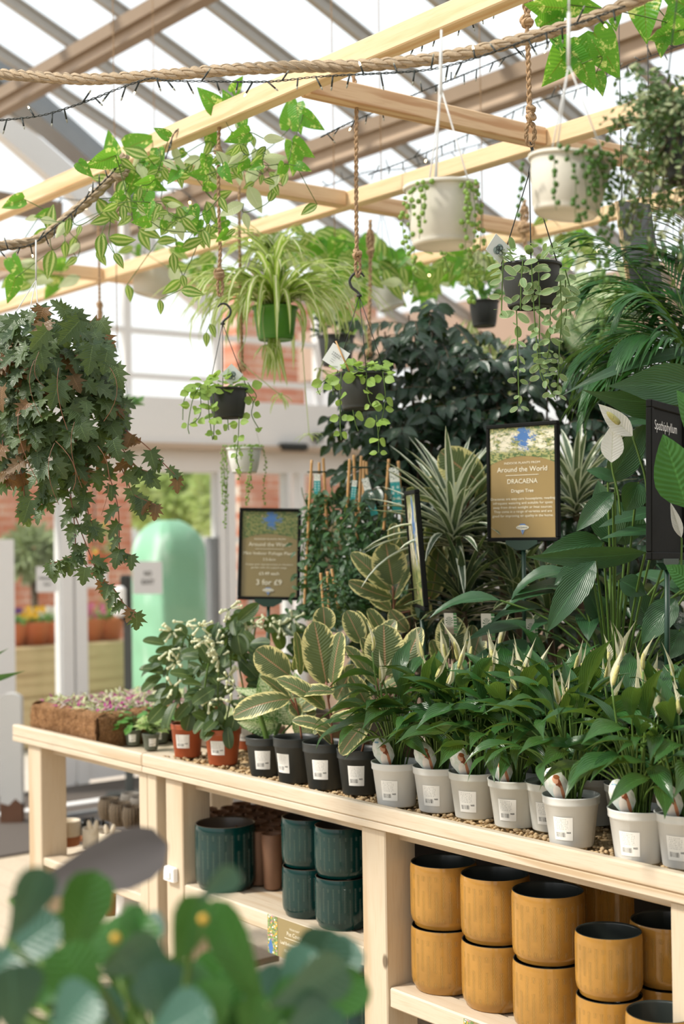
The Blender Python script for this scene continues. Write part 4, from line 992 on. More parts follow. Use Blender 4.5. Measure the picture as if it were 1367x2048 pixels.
fairy([(60, 380, 5.2), (150, 400, 5.2), (260, 395, 5.2), (360, 380, 5.2), (440, 455, 5.1), (520, 470, 5.1)], 'string of lit bulbs scattered behind the garland on the left', .08, .02, lit=(0, 2, 4), seed=9)

def knot(m, c, r, seed=0):
    rs = np.random.RandomState(seed)
    for k_ in range(3):
        a = np.linspace(0, 2*pi, 14); ax = unit(rs.uniform(-1, 1, 3)+np.array((0, 0, 1.2))); x = unit(np.cross(ax, (1, 0, .3))); y = np.cross(ax, x)
        m.tube(c+(np.cos(a)[:, None]*x+np.sin(a)[:, None]*y)*r*.62+ax*(k_-1)*r*.45, r*.42, 6)
def frayed(m, c, r, n=26, seed=0):
    rs = np.random.RandomState(seed)
    for i in range(n):
        d = unit(rs.uniform(-1, 1, 3)+np.array((0, 0, .3))); m.tube(bez(c, c+d*r*.6, c+d*r+np.array((0, 0, -r*.3)), n=4), .0004, 3, cap=False)
def cord(pp, z, w, label, knots=(), loops=(), fray=()):
    """jute cord seen through pixels pp at one depth"""
    m = MB(); R = w*z/F/2; q = ropepts([(a, b, z) for a, b in pp], 120); laid(m, q, R, R*5.5, k=2)
    for (x, y, rr) in knots: knot(m, P(x, y, z), rr*z/F, int(y))
    for (x, y0, y1, ww) in loops:
        a = np.linspace(0, 2*pi, 26); c = [P(x+sin(t_)*ww/2, (y0+y1)/2-cos(t_)*(y1-y0)/2, z) for t_ in a]; laid(m, poly(c, 60), R*.85, R*5, k=2)
    for (x, y, rr) in fray: frayed(m, P(x, y, z), rr*z/F, 30, int(x))
    return tag(m.build('jute_cord', M['twine']), label, 'cord', 'jute cords for the hanging pots')
Z1 = DEPTH(onz(437, 235, JH)); Z2 = DEPTH(onz(705, 195, JH))
cord([(440, 225), (437, 290), (437, 400), (440, 500), (438, 545)], Z1, 8, 'jute cord falling through the garland to the small hanging pot with the flower card', [(435, 300, 9), (438, 548, 11)], [(440, 555, 592, 10)], [(436, 296, 16), (434, 546, 18)])
cord([(706, 150), (712, 190), (712, 300), (712, 400), (713, 505)], Z2, 9, 'jute cord from the cross beam to the middle hanging pot on its open hook', [(713, 190, 11), (713, 508, 10)], [(715, 515, 552, 9)], [(708, 188, 20)])
cord([(1054, -40), (1053, 30), (1056, 120), (1058, 200), (1060, 230)], 3.2, 11, 'jute cord with three knots holding the charcoal pot of grey-green trailing leaves', [(1053, 42, 13), (1060, 218, 10), (1061, 235, 10)], [(1054, -30, 26, 14), (1060, 245, 292, 17)])
cord([(740, 440), (740, 560), (738, 660), (740, 700)], 4.7, 8, 'thin jute cord hanging just right of the open hook, its pot hidden by the figs', [(742, 505, 9), (738, 705, 8)], [(740, 460, 500, 12)])
Z5 = DEPTH(onz(478, 352, JH))
cord([(478, 340), (479, 500), (482, 640), (484, 730)], Z5, 7, 'jute cord between the spider plant and the small hanging pot, frayed at its knot', [(484, 735, 8)], [], [(486, 734, 16)])
cord([(196, 430), (198, 520), (199, 600), (200, 650)], 5.2, 6, 'thin jute cord falling behind the big grape ivy', [(199, 610, 7)], [(200, 615, 650, 7)])
cord([(1048, 400), (1048, 470), (1052, 500)], 5.0, 9, 'blurred jute cord with a knot behind the pot of grey-green trailing leaves', [(1048, 455, 13)], [(1048, 412, 445, 14)])

# ------------------------------------------------------------------ hanging pots
def hangpot(px, py, z, wpx, hpx, mat, label, name, taper=.74, lip=.06, tilt=0., body='plain', group=None, rimr=.0, cat='hanging plant'):
    """(px,py) centre of the rim"""
    c = P(px, py, z); R = wpx*z/F/2; H = hpx*z/F; root = thing(name, label, cat, c-np.array((0, 0, H)), group); ORG[root.name] = c-np.array((0, 0, H))
    ax = (np.array((cos(tilt), 0, -sin(tilt))), np.array((0, 1., 0)), np.array((sin(tilt), 0, cos(tilt))))
    r1 = R*taper; m = MB(); t = .003
    pr = [(0, -H+.004), (r1*.9, -H+.004), (r1*.94, -H), (r1, -H+.004), (r1*1.02, -H*.92), (r1*1.01, -H*.9), (r1*1.06, -H*.86), (R*.92, -H*.22), (R*.91, -H*.20), (R*.94, -H*.08), (R*.95, -H*.02), (R*1.0, -H*.06), (R*1.01, -H*.05), (R*1.01, 0), (R*.95, .0), (R*.92, -H*.1), (r1*.9, -H*.8)]
    m.lathe(pr, 44, c, ax=ax); m.build('pot', M[mat], root)
    m = MB(); m.lathe([(0, -H*.1), (R*.6, -H*.1), (R*.92, -H*.13)], 20, c, ax=ax); m.build('soil', M['soil'], root)
    return root, c, R, H
def wires(root, c, R, top, mat='wire', r=.0011, angs=(.4, 2.5, 4.7), clip=True):
    m = MB()
    for a in angs: m.tube([np.asarray(top), c+np.array((cos(a)*R*.97, sin(a)*R*.97, -.002))], r, 5)
    m.build('hanger_wires', M[mat], root)
def hook(root, base, s, flip=1, mat='wire', r=.0032):
    """s-shaped plastic hook; base is where the wires meet"""
    m = MB(); b = np.asarray(base); q = [(0, 0), (.0, .004), (-.006*flip, .012), (-.020*flip, .024), (-.024*flip, .042), (-.012*flip, .058), (.004*flip, .060), (.014*flip, .050)]
    pts = poly([b+np.array((x*s, 0, y*s)) for x, y in q], 30); m.tube(pts, np.concatenate([np.full(6, r*1.1), np.full(18, r), np.linspace(r, r*.6, 6)])*s**.5, 8)
    m.lathe([(0, -.003), (r*1.9, -.002), (r*1.9, .003), (0, .005)], 10, b); m.build('hook', M[mat], root)
def diamond_card(root, c, w, tilt, kind, yaw=0.):
    """square printed card on a wooden pick"""
    ux = np.array((cos(yaw), sin(yaw), 0)); uz = np.array((0, 0, 1.)); nn = np.cross(ux, uz)
    a = ux*cos(tilt)+uz*sin(tilt); b = -ux*sin(tilt)+uz*cos(tilt); m = MB(); h = w/2; k_ = h*.82
    P_ = [c-a*k_-b*k_, c+a*h-b*k_, c+a*h+b*h, c-a*k_+b*h]; P2 = [p-nn*.001 for p in P_]
    m.add(P_+P2, [(0, 1, 2, 3), (7, 6, 5, 4), (0, 4, 5, 1), (1, 5, 6, 2), (2, 6, 7, 3), (3, 7, 4, 0)])
    cd = m.build('card', M['card'], root, smooth=False)
    m = MB(); f = c+nn*.0008
    if kind == 'flower':
        for (x, y, r) in ((-.10, -.03, .17), (.08, .10, .17)):
            th = np.linspace(0, 2*pi, 17)[:-1]; m.add([f+(ux*(x+cos(t_)*r)+uz*(y+sin(t_)*r))*w for t_ in th], [tuple(range(16))], mat=1)
        for (x, y, r) in ((-.04, .08, .09), (.12, .09, .09), (.10, -.12, .09), (-.07, -.09, .085)):
            th = np.linspace(0, 2*pi, 20); m.tube([c+nn*.0018+(ux*(x+cos(t_)*r)+uz*(y+sin(t_)*r))*w for t_ in th], w*.012, 4, mat=0)
    else:
        rs = np.random.RandomState(2)
        for r in range(5):
            for q in range(5 if r < 2 else 1):
                x = -.16+q*.09 if r < 2 else 0; y = .16-r*.10; s_ = .03 if r < 2 else .2
                p0 = c+nn*.0016+(a*(x-s_*.5)+b*y)*w; p1 = c+nn*.0016+(a*(x+s_*.5)+b*y)*w
                if r < 2: th = np.linspace(0, 2*pi, 9); m.tube([c+nn*.0016+(a*(x+cos(t_)*.025)+b*(y+sin(t_)*.025))*w for t_ in th], w*.006, 3)
                else: m.tube([p0, p1], w*.006, 3)
    m.build('card_print', [M['card_ink'], M['card_blob']], cd, org=ORG[root.name], smooth=False); 
M['card'] = plain('grey_white_card', rgb('#dfe3e0'), .6, .03, 60); M['card_ink'] = plain('dark_ink', rgb('#3a4243'), .7, .05); M['card_blob'] = plain('grey_green_ink', rgb('#93a5a2'), .7, .05)

def trail(lv, sm, pts, L, W, gap, seed, mat=0, r=.0012, pair=True, jit=.5):
    rs = np.random.RandomState(seed); pts = poly(pts, 40); sm.tube(pts, r, 4, cap=False)
    ln = np.concatenate([[0], np.cumsum(np.linalg.norm(np.diff(pts, axis=0), axis=1))]); s = gap*.3; k_ = 0; t = unit(np.gradient(pts, axis=0))
    while s < ln[-1]:
        i = int(np.searchsorted(ln, s)); i = min(i, len(pts)-1); a = rs.uniform(-1, 1)+k_*1.4
        side = np.array((cos(a), sin(a)*.7, 0.)); fr = 1-.35*s/ln[-1]
        for sg in ((1, -1) if pair else (1 if k_ % 2 else -1,)):
            d = unit(side*sg+np.array((0, 0, rs.uniform(-.7, .45)))+t[i]*.2); sc = rs.uniform(.75, 1.2)*fr
            n_ = unit(np.array((rs.uniform(-.6, .6), -1.0, rs.uniform(-.1, 1.0))))
            b = pts[i]+d*.004; lv.add(b, d, n_, L*sc, W*sc, rs.uniform(-.2, .5), rs.uniform(0, .3))
        s += gap*rs.uniform(.75, 1.25); k_ += 1
def topbush(lv, c, R, n, L, W, seed, up=.6, h=.03):
    rs = np.random.RandomState(seed)
    for i in range(n):
        a = rs.uniform(0, 6.28); q = rs.uniform(0, 1)**.5; b = c+np.array((cos(a)*R*q, sin(a)*R*q, rs.uniform(-.01, h)))
        d = unit(np.array((cos(a)*q+rs.uniform(-.5, .5), sin(a)*q+rs.uniform(-.5, .5), rs.uniform(-.3, up)))); sc = rs.uniform(.7, 1.2)
        lv.add(b, d, np.array((rs.uniform(-.4, .4), -.5, 1)), L*sc, W*sc, rs.uniform(0, .5), rs.uniform(0, .35))

# small pot with the flower card
z = Z1; r_, c, R, H = hangpot(455, 777, z, 82, 60, 'pot_hang', 'charcoal hanging pot of round light green leaves with a white flower card', 'hanging_pot', group='charcoal pots of light green trailing leaves')
top = P(445, 648, z); wires(r_, c, R, top, angs=(.2, 2.9, 1.9)); hook(r_, top, .85*z/Z1*1.05, -1)
lv = LV('round'); m = MB(); s = MB(); topbush(lv, c+np.array((-.02, -.01, 0)), R*1.05, 46, .030, .026, 3)
lv2 = [[(400, 770), (385, 800), (376, 850), (378, 868)], [(415, 770), (418, 830), (425, 880)], [(400, 775), (400, 830), (378, 850)], [(425, 772), (428, 830), (427, 878)], [(478, 770), (505, 800), (503, 830), (520, 862)], [(478, 835), (476, 880), (473, 915), (480, 942)], [(385, 775), (368, 800), (365, 840)], [(455, 838), (457, 860)], [(495, 765), (512, 790), (508, 800)]]
for i, q in enumerate(lv2): trail(lv, s, [P(a, b, z-R-.012 if i not in (4, 8) else z) for a, b in q], .030, .026, .038, i)
lv.out(m, 0).build('foliage', M['lf_disch'], r_); s.build('trailing_stems', M['stem'], r_)
diamond_card(r_, P(463, 752, z-R*.75), 35*z/F, pi/4, 'flower', .12)
# middle pot on the open hook
z = Z2; r_, c, R, H = hangpot(722, 748, z, 104, 72, 'pot_hang', 'charcoal hanging pot of round light green leaves with a tilted text card on a pick', 'hanging_pot', group='charcoal pots of light green trailing leaves')
top = P(718, 592, z); wires(r_, c, R, top, angs=(.2, 3.0, 4.9)); hook(r_, top, .98, 1, r=.0036)
lv = LV('round'); m = MB(); s = MB(); topbush(lv, c, R*1.0, 55, .030, .025, 5)
lv2 = [[(682, 745), (680, 800), (680, 850), (682, 880)], [(732, 745), (735, 790), (742, 812)], [(765, 745), (770, 790), (765, 830), (755, 870)], [(655, 755), (635, 775), (640, 790)], [(705, 820), (710, 845), (716, 862)], [(664, 760), (666, 790)], [(752, 830), (756, 870), (757, 905)]]
for i, q in enumerate(lv2): trail(lv, s, [P(a, b, z-R-.012) for a, b in q], .031, .026, .040, i+20)
lv.out(m, 0).build('foliage', M['lf_disch'], r_); s.build('trailing_stems', M['stem'], r_)
diamond_card(r_, P(669, 714, z-R*.8), 44*z/F, -.60, 'text', -.1)
m = MB(); m.tube([P(671, 682, z-R*.84), P(699, 745, z-R*.84)], .0022, 6); m.build('card_pick', M['cane'], r_)
# charcoal pot of grey-green leaves
z = 3.2; r_, c, R, H = hangpot(1060, 530, z, 124, 86, 'pot_hang', 'large charcoal hanging pot with long strands of grey-green cream-edged leaves', 'hanging_pot')
top = P(1058, 345, z); wires(r_, c, R, top, angs=(.25, 2.9, 4.6), r=.0014)
m = MB(); m.tube(poly([P(1058, 285, z), P(1064, 300, z), P(1063, 320, z), P(1058, 348, z)], 14), .0036, 8); m.build('hook', M['wire'], r_)
lv = LV('small2' if 'small2' in T else 'oval'); m = MB(); s = MB(); topbush(lv, c, R*1.05, 60, .030, .017, 8, up=1.1, h=.035)
lv2 = [[(1006, 520), (1004, 560), (1002, 630)], [(1032, 615), (1034, 680), (1036, 760), (1038, 812)], [(1062, 525), (1066, 600), (1072, 680), (1080, 745), (1090, 770)], [(1076, 525), (1078, 600), (1078, 680), (1080, 720)], [(1120, 560), (1122, 640), (1118, 700), (1114, 790)], [(1100, 615), (1098, 690), (1092, 730), (1096, 748)], [(1130, 540), (1142, 590), (1140, 630)], [(1045, 520), (1042, 560), (1040, 620)], [(1078, 720), (1090, 760), (1110, 800)], [(1130, 560), (1132, 620), (1128, 650)]]
for i, q in enumerate(lv2): trail(lv, s, [P(a, b, z-R-.012 if a < 1125 else z-.02) for a, b in q], .031, .0165, .030, i+40, r=.0014)
lv.out(m, 0).build('foliage', M['lf_ovata'], r_); s.build('trailing_stems', M['stem'], r_)
diamond_card(r_, P(996, 500, z-R*.6), 46*z/F, pi/4+.15, 'flower', .5)
# white pots of string-of-pearls
def pearls(root, strands, z, rb, seed, mat='lf_pearl', gap=1.9, cap=None):
    rs = np.random.RandomState(seed); m = MB(); s = MB()
    for q in strands:
        pts = poly([P(a, b, z+(c[0] if c else 0)) for a, b, *c in q], 60); s.tube(pts, .0007, 3, cap=False)
        ln = np.concatenate([[0], np.cumsum(np.linalg.norm(np.diff(pts, axis=0), axis=1))]); x = 0
        while x < ln[-1]:
            i = min(len(pts)-1, int(np.searchsorted(ln, x))); o_ = rs.uniform(-1, 1, 3)*rb*1.3; r = rb*rs.uniform(.65, 1.1); m.ball(pts[i]+o_, r, 6, 4, sc=(1, 1, 1.1)); x += rb*gap*rs.uniform(.6, 1.5)
    if cap:
        c, R = cap
        for i in range(int(170)):
            a = rs.uniform(0, 6.28); q = rs.uniform(0, 1)**.5; m.ball(c+np.array((cos(a)*R*q, sin(a)*R*q, rs.uniform(-.004, rb*2.5))), rb*rs.uniform(.7, 1.1), 6, 4)
    m.build('foliage', M[mat], root); s.build('trailing_stems', M['stem'], root)
ZP = 2.45
z = ZP; r_, c, R, H = hangpot(882, 372, z, 152, 122, 'pot_cream', 'left-hand cream white hanging pot of string-of-pearls, high in front of the beams', 'string_of_pearls', taper=.80, tilt=-.02, group='cream hanging pots of string-of-pearls')
m = MB()
for a, b in (((880, 100), (872, 372)), ((884, 185), (936, 362)), ((880, 190), (868, 372)), ((881, 190), (858, 362))): m.tube([P(*a, z), P(*b, z-R*.8)], .0014, 5)
m.tube([P(882, 60, z), P(882, 195, z)], .0022, 6); m.build('hanger_cords', M['white_cord'], r_)
pearls(r_, [[(825, 375, -.07), (822, 420, -.07), (818, 470, -.07), (826, 500, -.07)], [(840, 370, -.07), (842, 430, -.07), (838, 478, -.07)], [(850, 372, -.08), (848, 440, -.08)], [(815, 400, -.02), (805, 450, 0), (810, 505, 0)], [(930, 372, -.07), (935, 430, -.07), (930, 490, -.07), (940, 520, -.07)], [(945, 370, -.06), (950, 430, -.06), (948, 510, -.06), (955, 560, -.06)], [(955, 380, -.04), (962, 420, -.04), (960, 500, -.04)], [(940, 370, -.07), (938, 420, -.07), (925, 455, -.07)], [(920, 366, -.07), (960, 366, -.05)], [(830, 378, -.07), (860, 365, -.07)], [(945, 500, -.05), (935, 560, -.05), (950, 610, -.05)], [(828, 500, -.07), (825, 590, -.07)], [(880, 500, -.05), (900, 545, -.05)]], z, .0046, 1)
z = 2.3; r_, c, R, H = hangpot(1142, 320, z, 172, 112, 'pot_cream', 'right-hand cream white hanging pot of string-of-pearls with a barcode, tilted to one side', 'string_of_pearls', taper=.74, tilt=.13, group='cream hanging pots of string-of-pearls')
m = MB()
for a, b in (((1137, 25), (1136, 130)),): m.tube([P(*a, z-.05), P(*b, z-.05)], .0030, 6)
for a, b in (((1136, 130), (1113, 300)), ((1137, 130), (1205, 308)), ((1137, 130), (1100, 315))): m.tube([P(*a, z-.05), P(*b, z-R*.7)], .0013, 5)
m.tube([P(1137, -30, z-.05), P(1137, 30, z-.05)], .0015, 6); m.build('hanger_cords', M['white_cord'], r_)
patch(r_, R*.90, -.028, R*.87, -.042, VIEW(c)-.55, .35, 'barcode_label', M['sticker'], c=c)
pearls(r_, [[(1045, 330, -.04), (1040, 380, -.02), (1035, 430, 0)], [(1108, 310, -.08), (1108, 390, -.08), (1112, 420, -.08)], [(1132, 305, -.08), (1150, 350, -.08), (1150, 430, -.08), (1160, 450, -.08)], [(1165, 305, -.08), (1172, 380, -.08), (1172, 440, -.08)], [(1180, 300, -.08), (1205, 360, -.06), (1205, 420, -.06), (1195, 560, -.06)], [(1190, 300, -.06), (1215, 360, -.04), (1225, 440, -.03), (1208, 540, -.03)], [(1195, 310, -.06), (1230, 330, -.02), (1240, 390, -.02)], [(1170, 298, -.08), (1215, 305, -.06), (1230, 345, -.04), (1218, 400, -.04)], [(1120, 300, -.08), (1170, 300, -.08)], [(1190, 320, -.07), (1190, 400, -.07), (1210, 480, -.07), (1200, 680, -.07)], [(1180, 320, -.08), (1186, 380, -.08)], [(1205, 320, -.05), (1222, 370, -.05), (1215, 460, -.05)], [(1160, 430, -.08), (1168, 470, -.08)]], z, .0044, 2, mat='lf_pearl_dark')
z = Z5; r_, c, R, H = hangpot(488, 896, z, 72, 50, 'pot_white', 'small white hanging pot of string-of-pearls trailing in front of the left sign', 'string_of_pearls', taper=.7)
wires(r_, c, R, P(484, 745, z), 'white_cord', .0009)
pearls(r_, [[(452, 895), (448, 930), (450, 1000), (448, 1055)], [(450, 895), (454, 950), (453, 1020)], [(445, 893), (443, 960), (446, 1010)], [(478, 893, -.06), (482, 920, -.06)], [(500, 893, -.06), (500, 950, -.06), (495, 1005, -.06)], [(503, 893, -.06), (502, 980, -.06)], [(525, 893), (531, 930), (527, 980), (528, 1010)], [(496, 950, -.06), (490, 1010, -.06)], [(470, 895, -.06), (478, 960, -.06)]], z, .0034, 3, cap=(c, R))
# far hanging pots
for (px, py, z, w, h, mt, lab, tl) in (
    (312, 532, 6.0, 90, 62, 'pot_cream', 'blurred cream pot hanging tilted behind the lower leaves of the garland', .25),
    (765, 558, 5.2, 70, 62, 'pot_white', 'bright white pot hanging tilted behind the open hook', -.3),
    (967, 602, 5.0, 62, 52, 'pot_hang', 'small charcoal hanging pot between the two trailing plants over the figs', 0.),
    (672, 672, 5.2, 76, 60, 'pot_hang', 'charcoal hanging pot half hidden behind the spider plant strands', 0.),
    (236, 820, 5.2, 50, 68, 'pot_hang', 'dark hanging pot peeping out behind the grape ivy on its right side', 0.)):
    r_, c, R, H = hangpot(px, py, z, w, h, mt, lab, 'hanging_pot', tilt=tl)
    lv = LV('oval'); m = MB(); topbush(lv, c+np.array((0, 0, .02)), R*1.1, 30, .05, .026, int(px), up=1.); lv.out(m, 0).build('foliage', M['lf_mini' if px not in (672,) else 'lf_ficus'], r_)
    wires(r_, c, R, c+np.array((0, 0, .26)), 'wire')
    m = MB(); m.tube([c+np.array((0, 0, .26)), c+np.array((0, 0, roofz(st(c)[1])-c[2]))], .002, 5); m.build('hanger_cord', M['twine'], r_)
# spider plant
z = 4.4; r_, c, R, H = hangpot(550, 615, z, 92, 66, 'pot_green', 'spider plant in a bright green hanging pot, long cream-striped leaves arching down', 'spider_plant', taper=.76)
lv = LV('strap'); m = MB(); rs = np.random.RandomState(4)
for i in range(170):
    a = rs.uniform(0, 6.28); q = rs.uniform(.15, 1); d = unit(np.array((cos(a)*q, sin(a)*q, rs.uniform(.6, 1.4)))); lv.add(c+np.array((cos(a)*.02, sin(a)*.02, -.005)), d, (0, 0, 1) if q > .3 else (cos(a), sin(a), .3), rs.uniform(.22, .46), rs.uniform(.015, .021), rs.uniform(1.7, 2.9), .3)
for i in range(34):
    a = rs.uniform(-.9, 1.1); d = unit(np.array((sin(a), -cos(a)*.7, 1.5))); lv.add(c+np.array((0, 0, -.005)), d, (-sin(a)*-1, -cos(a), .3), rs.uniform(.36, .52), rs.uniform(.017, .023), rs.uniform(2.7, 3.1), .3)
lv.out(m, 0).build('foliage', M['lf_spider'], r_)
m = MB(); lv = LV('strap'); s = MB()
for (pp) in ([(600, 560), (640, 600), (655, 680), (640, 740)], [(530, 600), (525, 640), (530, 690)], [(500, 580), (490, 680), (480, 720), (560, 790)], [(600, 590), (605, 700), (612, 800), (618, 870)]):
    q = poly([P(a, b, z-.06) for a, b in pp], 20); s.tube(q, .0014, 4)
    for i in range(9): a = rs.uniform(0, 6.28); lv.add(q[-1], unit(np.array((cos(a), sin(a), rs.uniform(-.6, .6)))), (0, 0, 1), rs.uniform(.04, .09), .009, 1.0, .2)
for i in range(9): lv.add(P(540+i*2, 675, z-.02), unit(np.array((rs.uniform(-.3, .3), 0, -1))), (0, -1, 0), rs.uniform(.10, .16), .012, .3, .2)
lv.out(m, 0).build('runner_plantlets', M['lf_spider'], r_); s.build('runners', M['lf_pale'], r_)

# big grape ivy, upper left
z = 3.3; r_, c, R, H = hangpot(35, 690, z, 120, 95, 'pot_cream', 'large grape ivy with lobed dark leaves spilling from a hidden white hanging pot, upper left', 'grape_ivy')
m = MB()
for a in ((45, 690), (-10, 690), (80, 690)): m.tube([P(72, 560, z), P(*a, z)], .0012, 5)
m.tube([P(72, 480, z), P(72, 560, z)], .002, 5); m.build('hanger_cords', M['white_cord'], r_)
rs = np.random.RandomState(12); lv = LV('lobed'); lr = LV('lobed'); m = MB(); s = MB()
def ivyleaf(p, out, L, red=False, hang=.6):
    d = unit(np.array((out[0]+rs.uniform(-.5, .5), out[1]*.5+rs.uniform(-.3, .3), -hang+rs.uniform(-.5, .35)))); n_ = unit(np.array((out[0]*.5+rs.uniform(-.45, .45), -1+rs.uniform(-.2, .5), rs.uniform(.1, 1.1))))
    (lr if red else lv).add(p, d, n_, L, L*.98, rs.uniform(.2, .9), rs.uniform(.05, .35), .012)
def blob(cx, cy, rx, ry, n, zc, rz, Lp):
    for i in range(n):
        a = rs.uniform(0, 6.28); q = rs.uniform(0, 1)**.45; x = cx+cos(a)*rx*q; y = cy+sin(a)*ry*q; dz = -sqrt_(1-min(1, q*q))*rz*rs.uniform(.4, 1)
        ivyleaf(P(x, y, zc+dz), (cos(a)*q, -.5, 0), rs.uniform(*Lp)*zc/F, red=rs.rand() < (.10 if y < 900 else .18))
sqrt_ = math.sqrt
blob(95, 695, 112, 88, 150, z, .18, (30, 54)); blob(115, 800, 118, 105, 190, z, .18, (30, 56)); blob(125, 915, 95, 60, 52, z, .14, (30, 52)); blob(30, 760, 70, 130, 60, z+.02, .18, (34, 54)); blob(200, 830, 48, 80, 34, z, .1, (26, 44))
strands = [[(30, 900), (45, 960), (48, 1000), (42, 1020)], [(130, 960), (150, 1030), (180, 1110), (192, 1140)], [(140, 980), (150, 1060), (150, 1115)], [(215, 940), (235, 1010), (238, 1060), (240, 1100), (262, 1110)], [(170, 1130), (200, 1160), (225, 1175), (248, 1208), (272, 1225)], [(240, 930), (265, 985), (290, 1000), (312, 1010)], [(150, 1110), (125, 1120), (100, 1128)], [(250, 860), (290, 890), (330, 930), (355, 955)], [(225, 870), (270, 930), (300, 945)], [(85, 930), (90, 980), (85, 1010)], [(170, 940), (175, 1020), (190, 1060)], [(5, 880), (10, 930), (15, 965)]]
for k_, q in enumerate(strands):
    pts = poly([P(a, b, z-.05) for a, b in q], 20); s.tube(pts, .0013, 4, cap=False)
    for i in range(2, 20, 3): ivyleaf(pts[i], (rs.uniform(-1, 1), -.5, 0), rs.uniform(24, 46)*z/F, red=rs.rand() < (.35 if k_ in (3, 4, 5, 7, 8, 11, 0) else .12))
    ivyleaf(pts[-1], (0, -.5, 0), rs.uniform(28, 44)*z/F, red=k_ in (5, 7))
for (bx, by, tx, ty, w) in ((160, 640, 115, 690, 56), (185, 690, 175, 752, 60), (95, 660, 60, 700, 50), (215, 700, 205, 750, 50), (160, 850, 175, 885, 52), (60, 1000, 45, 1048, 40), (170, 1135, 165, 1172, 40), (130, 620, 100, 600, 30), (200, 640, 220, 670, 40), (230, 730, 245, 780, 44), (120, 760, 100, 820, 60), (225, 880, 240, 925, 44)):
    pxleaf(lv, bx, by, tx, ty, z-.2, w, fold=.2, wave=.012, droop=.4)
lv.out(m, 0, 1); lr.out(m, 1, 2); m.build('foliage', [M['lf_cissus'], M['lf_cissus_red']], r_)
for i in range(9):
    a, b = rs.uniform(10, 240), rs.uniform(700, 900); s.tube(bez(P(a, b, z-.2), P(a+rs.uniform(-40, 60), b+50, z-.23), P(a+rs.uniform(-20, 60), b+rs.uniform(60, 150), z-.2), n=8), .0007, 4, cap=False)
s.build('trailing_stems', M['stem_red'], r_)

# ------------------------------------------------------------------ leafy garlands
GT = """p 445 575 95 100;p 400 645 110 200;p 570 570 110 20;p 835 395 110 135;p 910 400 80 120;p 950 335 65 60;p 970 495 75 280;p 845 530 85 110;p 945 550 90 200;p 1165 440 120 80;p 1195 480 100 280;p 1255 490 90 330;p 1215 600 90 330;p 1170 640 110 270;p 1215 675 55 340;w 925 615 90 220;w 955 695 80 280;w 1010 690 90 60;w 1020 800 100 300;w 925 840 90 210;w 985 885 60 280;w 1095 555 70 0;w 1100 630 80 0;w 800 670 80 70;t 540 610 90 160;t 590 650 90 200;t 840 720 90 290;t 890 780 70 20;t 1090 775 60 60;t 1235 840 65 210;t 1140 715 50 70;t 845 850 80 290;t 895 820 60 290;p 640 645 80 280;p 645 530 60 150;p 525 740 100 250;p 620 740 90 330;p 560 830 110 250;p 610 840 100 330;t 425 845 100 300;t 510 810 80 290;t 205 870 90 80;t 155 950 90 220;t 405 990 90 270;t 490 955 90 0;t 400 885 70 190;t 295 965 50 60;t 690 810 80 350;t 640 895 70 0;t 720 890 70 200;t 760 900 70 310;t 600 935 80 340;t 580 960 80 300;t 670 965 70 0;t 775 970 80 20;t 830 935 80 340;t 720 725 50 280;p 50 815 80 200;t 260 1000 60 270;t 200 1059 100 260;t 405 1034 60 300;t 695 1054 70 280;t 685 1149 80 220;t 735 1129 50 280;t 770 1169 80 350;t 640 1229 50 270;p 75 1079 90 300;p 45 1164 90 250;t 515 1174 60 280;t 475 1044 60 300;t 825 1359 50 270;t 850 1324 50 290"""
def garland(name, label, spec, zlo, zhi, seed, fill=None, scale=.5, ox=0, oy=0, wf=1.):
    rs = np.random.RandomState(seed); root = thing(name, label, 'garland', P(350, 400, (zlo+zhi)/2)) if ox == 0 else thing(name, label, 'garland', P(1220, 60, zlo))
    L_ = {'p': LV('heart'), 't': LV('ovate'), 'w': LV('ovate')}; s = MB(); bases = []
    items = [(a[0], float(a[1])*scale+ox, float(a[2])*scale+oy, float(a[3])*scale, float(a[4])) for a in (q.split() for q in spec.split(';'))]
    if fill:
        for (x0, y0, x1, y1, n, ln_) in fill:
            for i in range(n):
                f = rs.rand(); items.append((rs.choice(['t', 't', 'w', 'p']), x0+(x1-x0)*f+rs.normal(0, 16), y0+(y1-y0)*f+rs.normal(0, 18), rs.uniform(.6, 1.1)*ln_, rs.uniform(180, 360)))
    for k_, x, y, L, a in items:
        a = radians(a+rs.uniform(-6, 6)); L *= 1.22; dx, dy = cos(a)*L/2, -sin(a)*L/2; z = rs.uniform(zlo, zhi)
        b, t = pxleaf(L_[k_], x-dx, y-dy, x+dx, y+dy, z, L*(.62 if k_ == 'p' else .46)*wf, rs.uniform(-.01, .01), rs.uniform(-.5, .5), droop=rs.uniform(0, .5), fold=rs.uniform(.05, .4), wave=.012 if k_ == 'p' else .004)
        bases.append(b)
    for k_, (nm, mt) in {'p': ('pothos_leaves', 'lf_pothos'), 't': ('striped_leaves', 'lf_zebra'), 'w': ('pale_leaves', 'lf_pale')}.items():
        if L_[k_].b: m = MB(); L_[k_].out(m, 0, seed).build(nm, M[mt], root)
    B_ = np.array(bases); todo = list(range(len(B_)))
    while todo:                                   # stems join each leaf to its neighbours
        i = todo.pop(0); pts = [B_[i]]
        while todo and len(pts) < 7:
            d = np.linalg.norm(B_[todo]-pts[-1], axis=1); j = int(np.argmin(d))
            if d[j] > .16: break
            pts.append(B_[todo.pop(j)])
        if len(pts) == 1:
            d = np.linalg.norm(B_-pts[0], axis=1); d[i] = 9; j = int(np.argmin(d)); pts.append(B_[j]) if d[j] < .3 else pts.append(pts[0]+np.array((0, 0, .05)))
        s.tube(poly(pts, 6*len(pts)) if len(pts) > 2 else np.array(pts), .0012, 4, cap=False)
    s.build('stems', M['stem'], root); return root
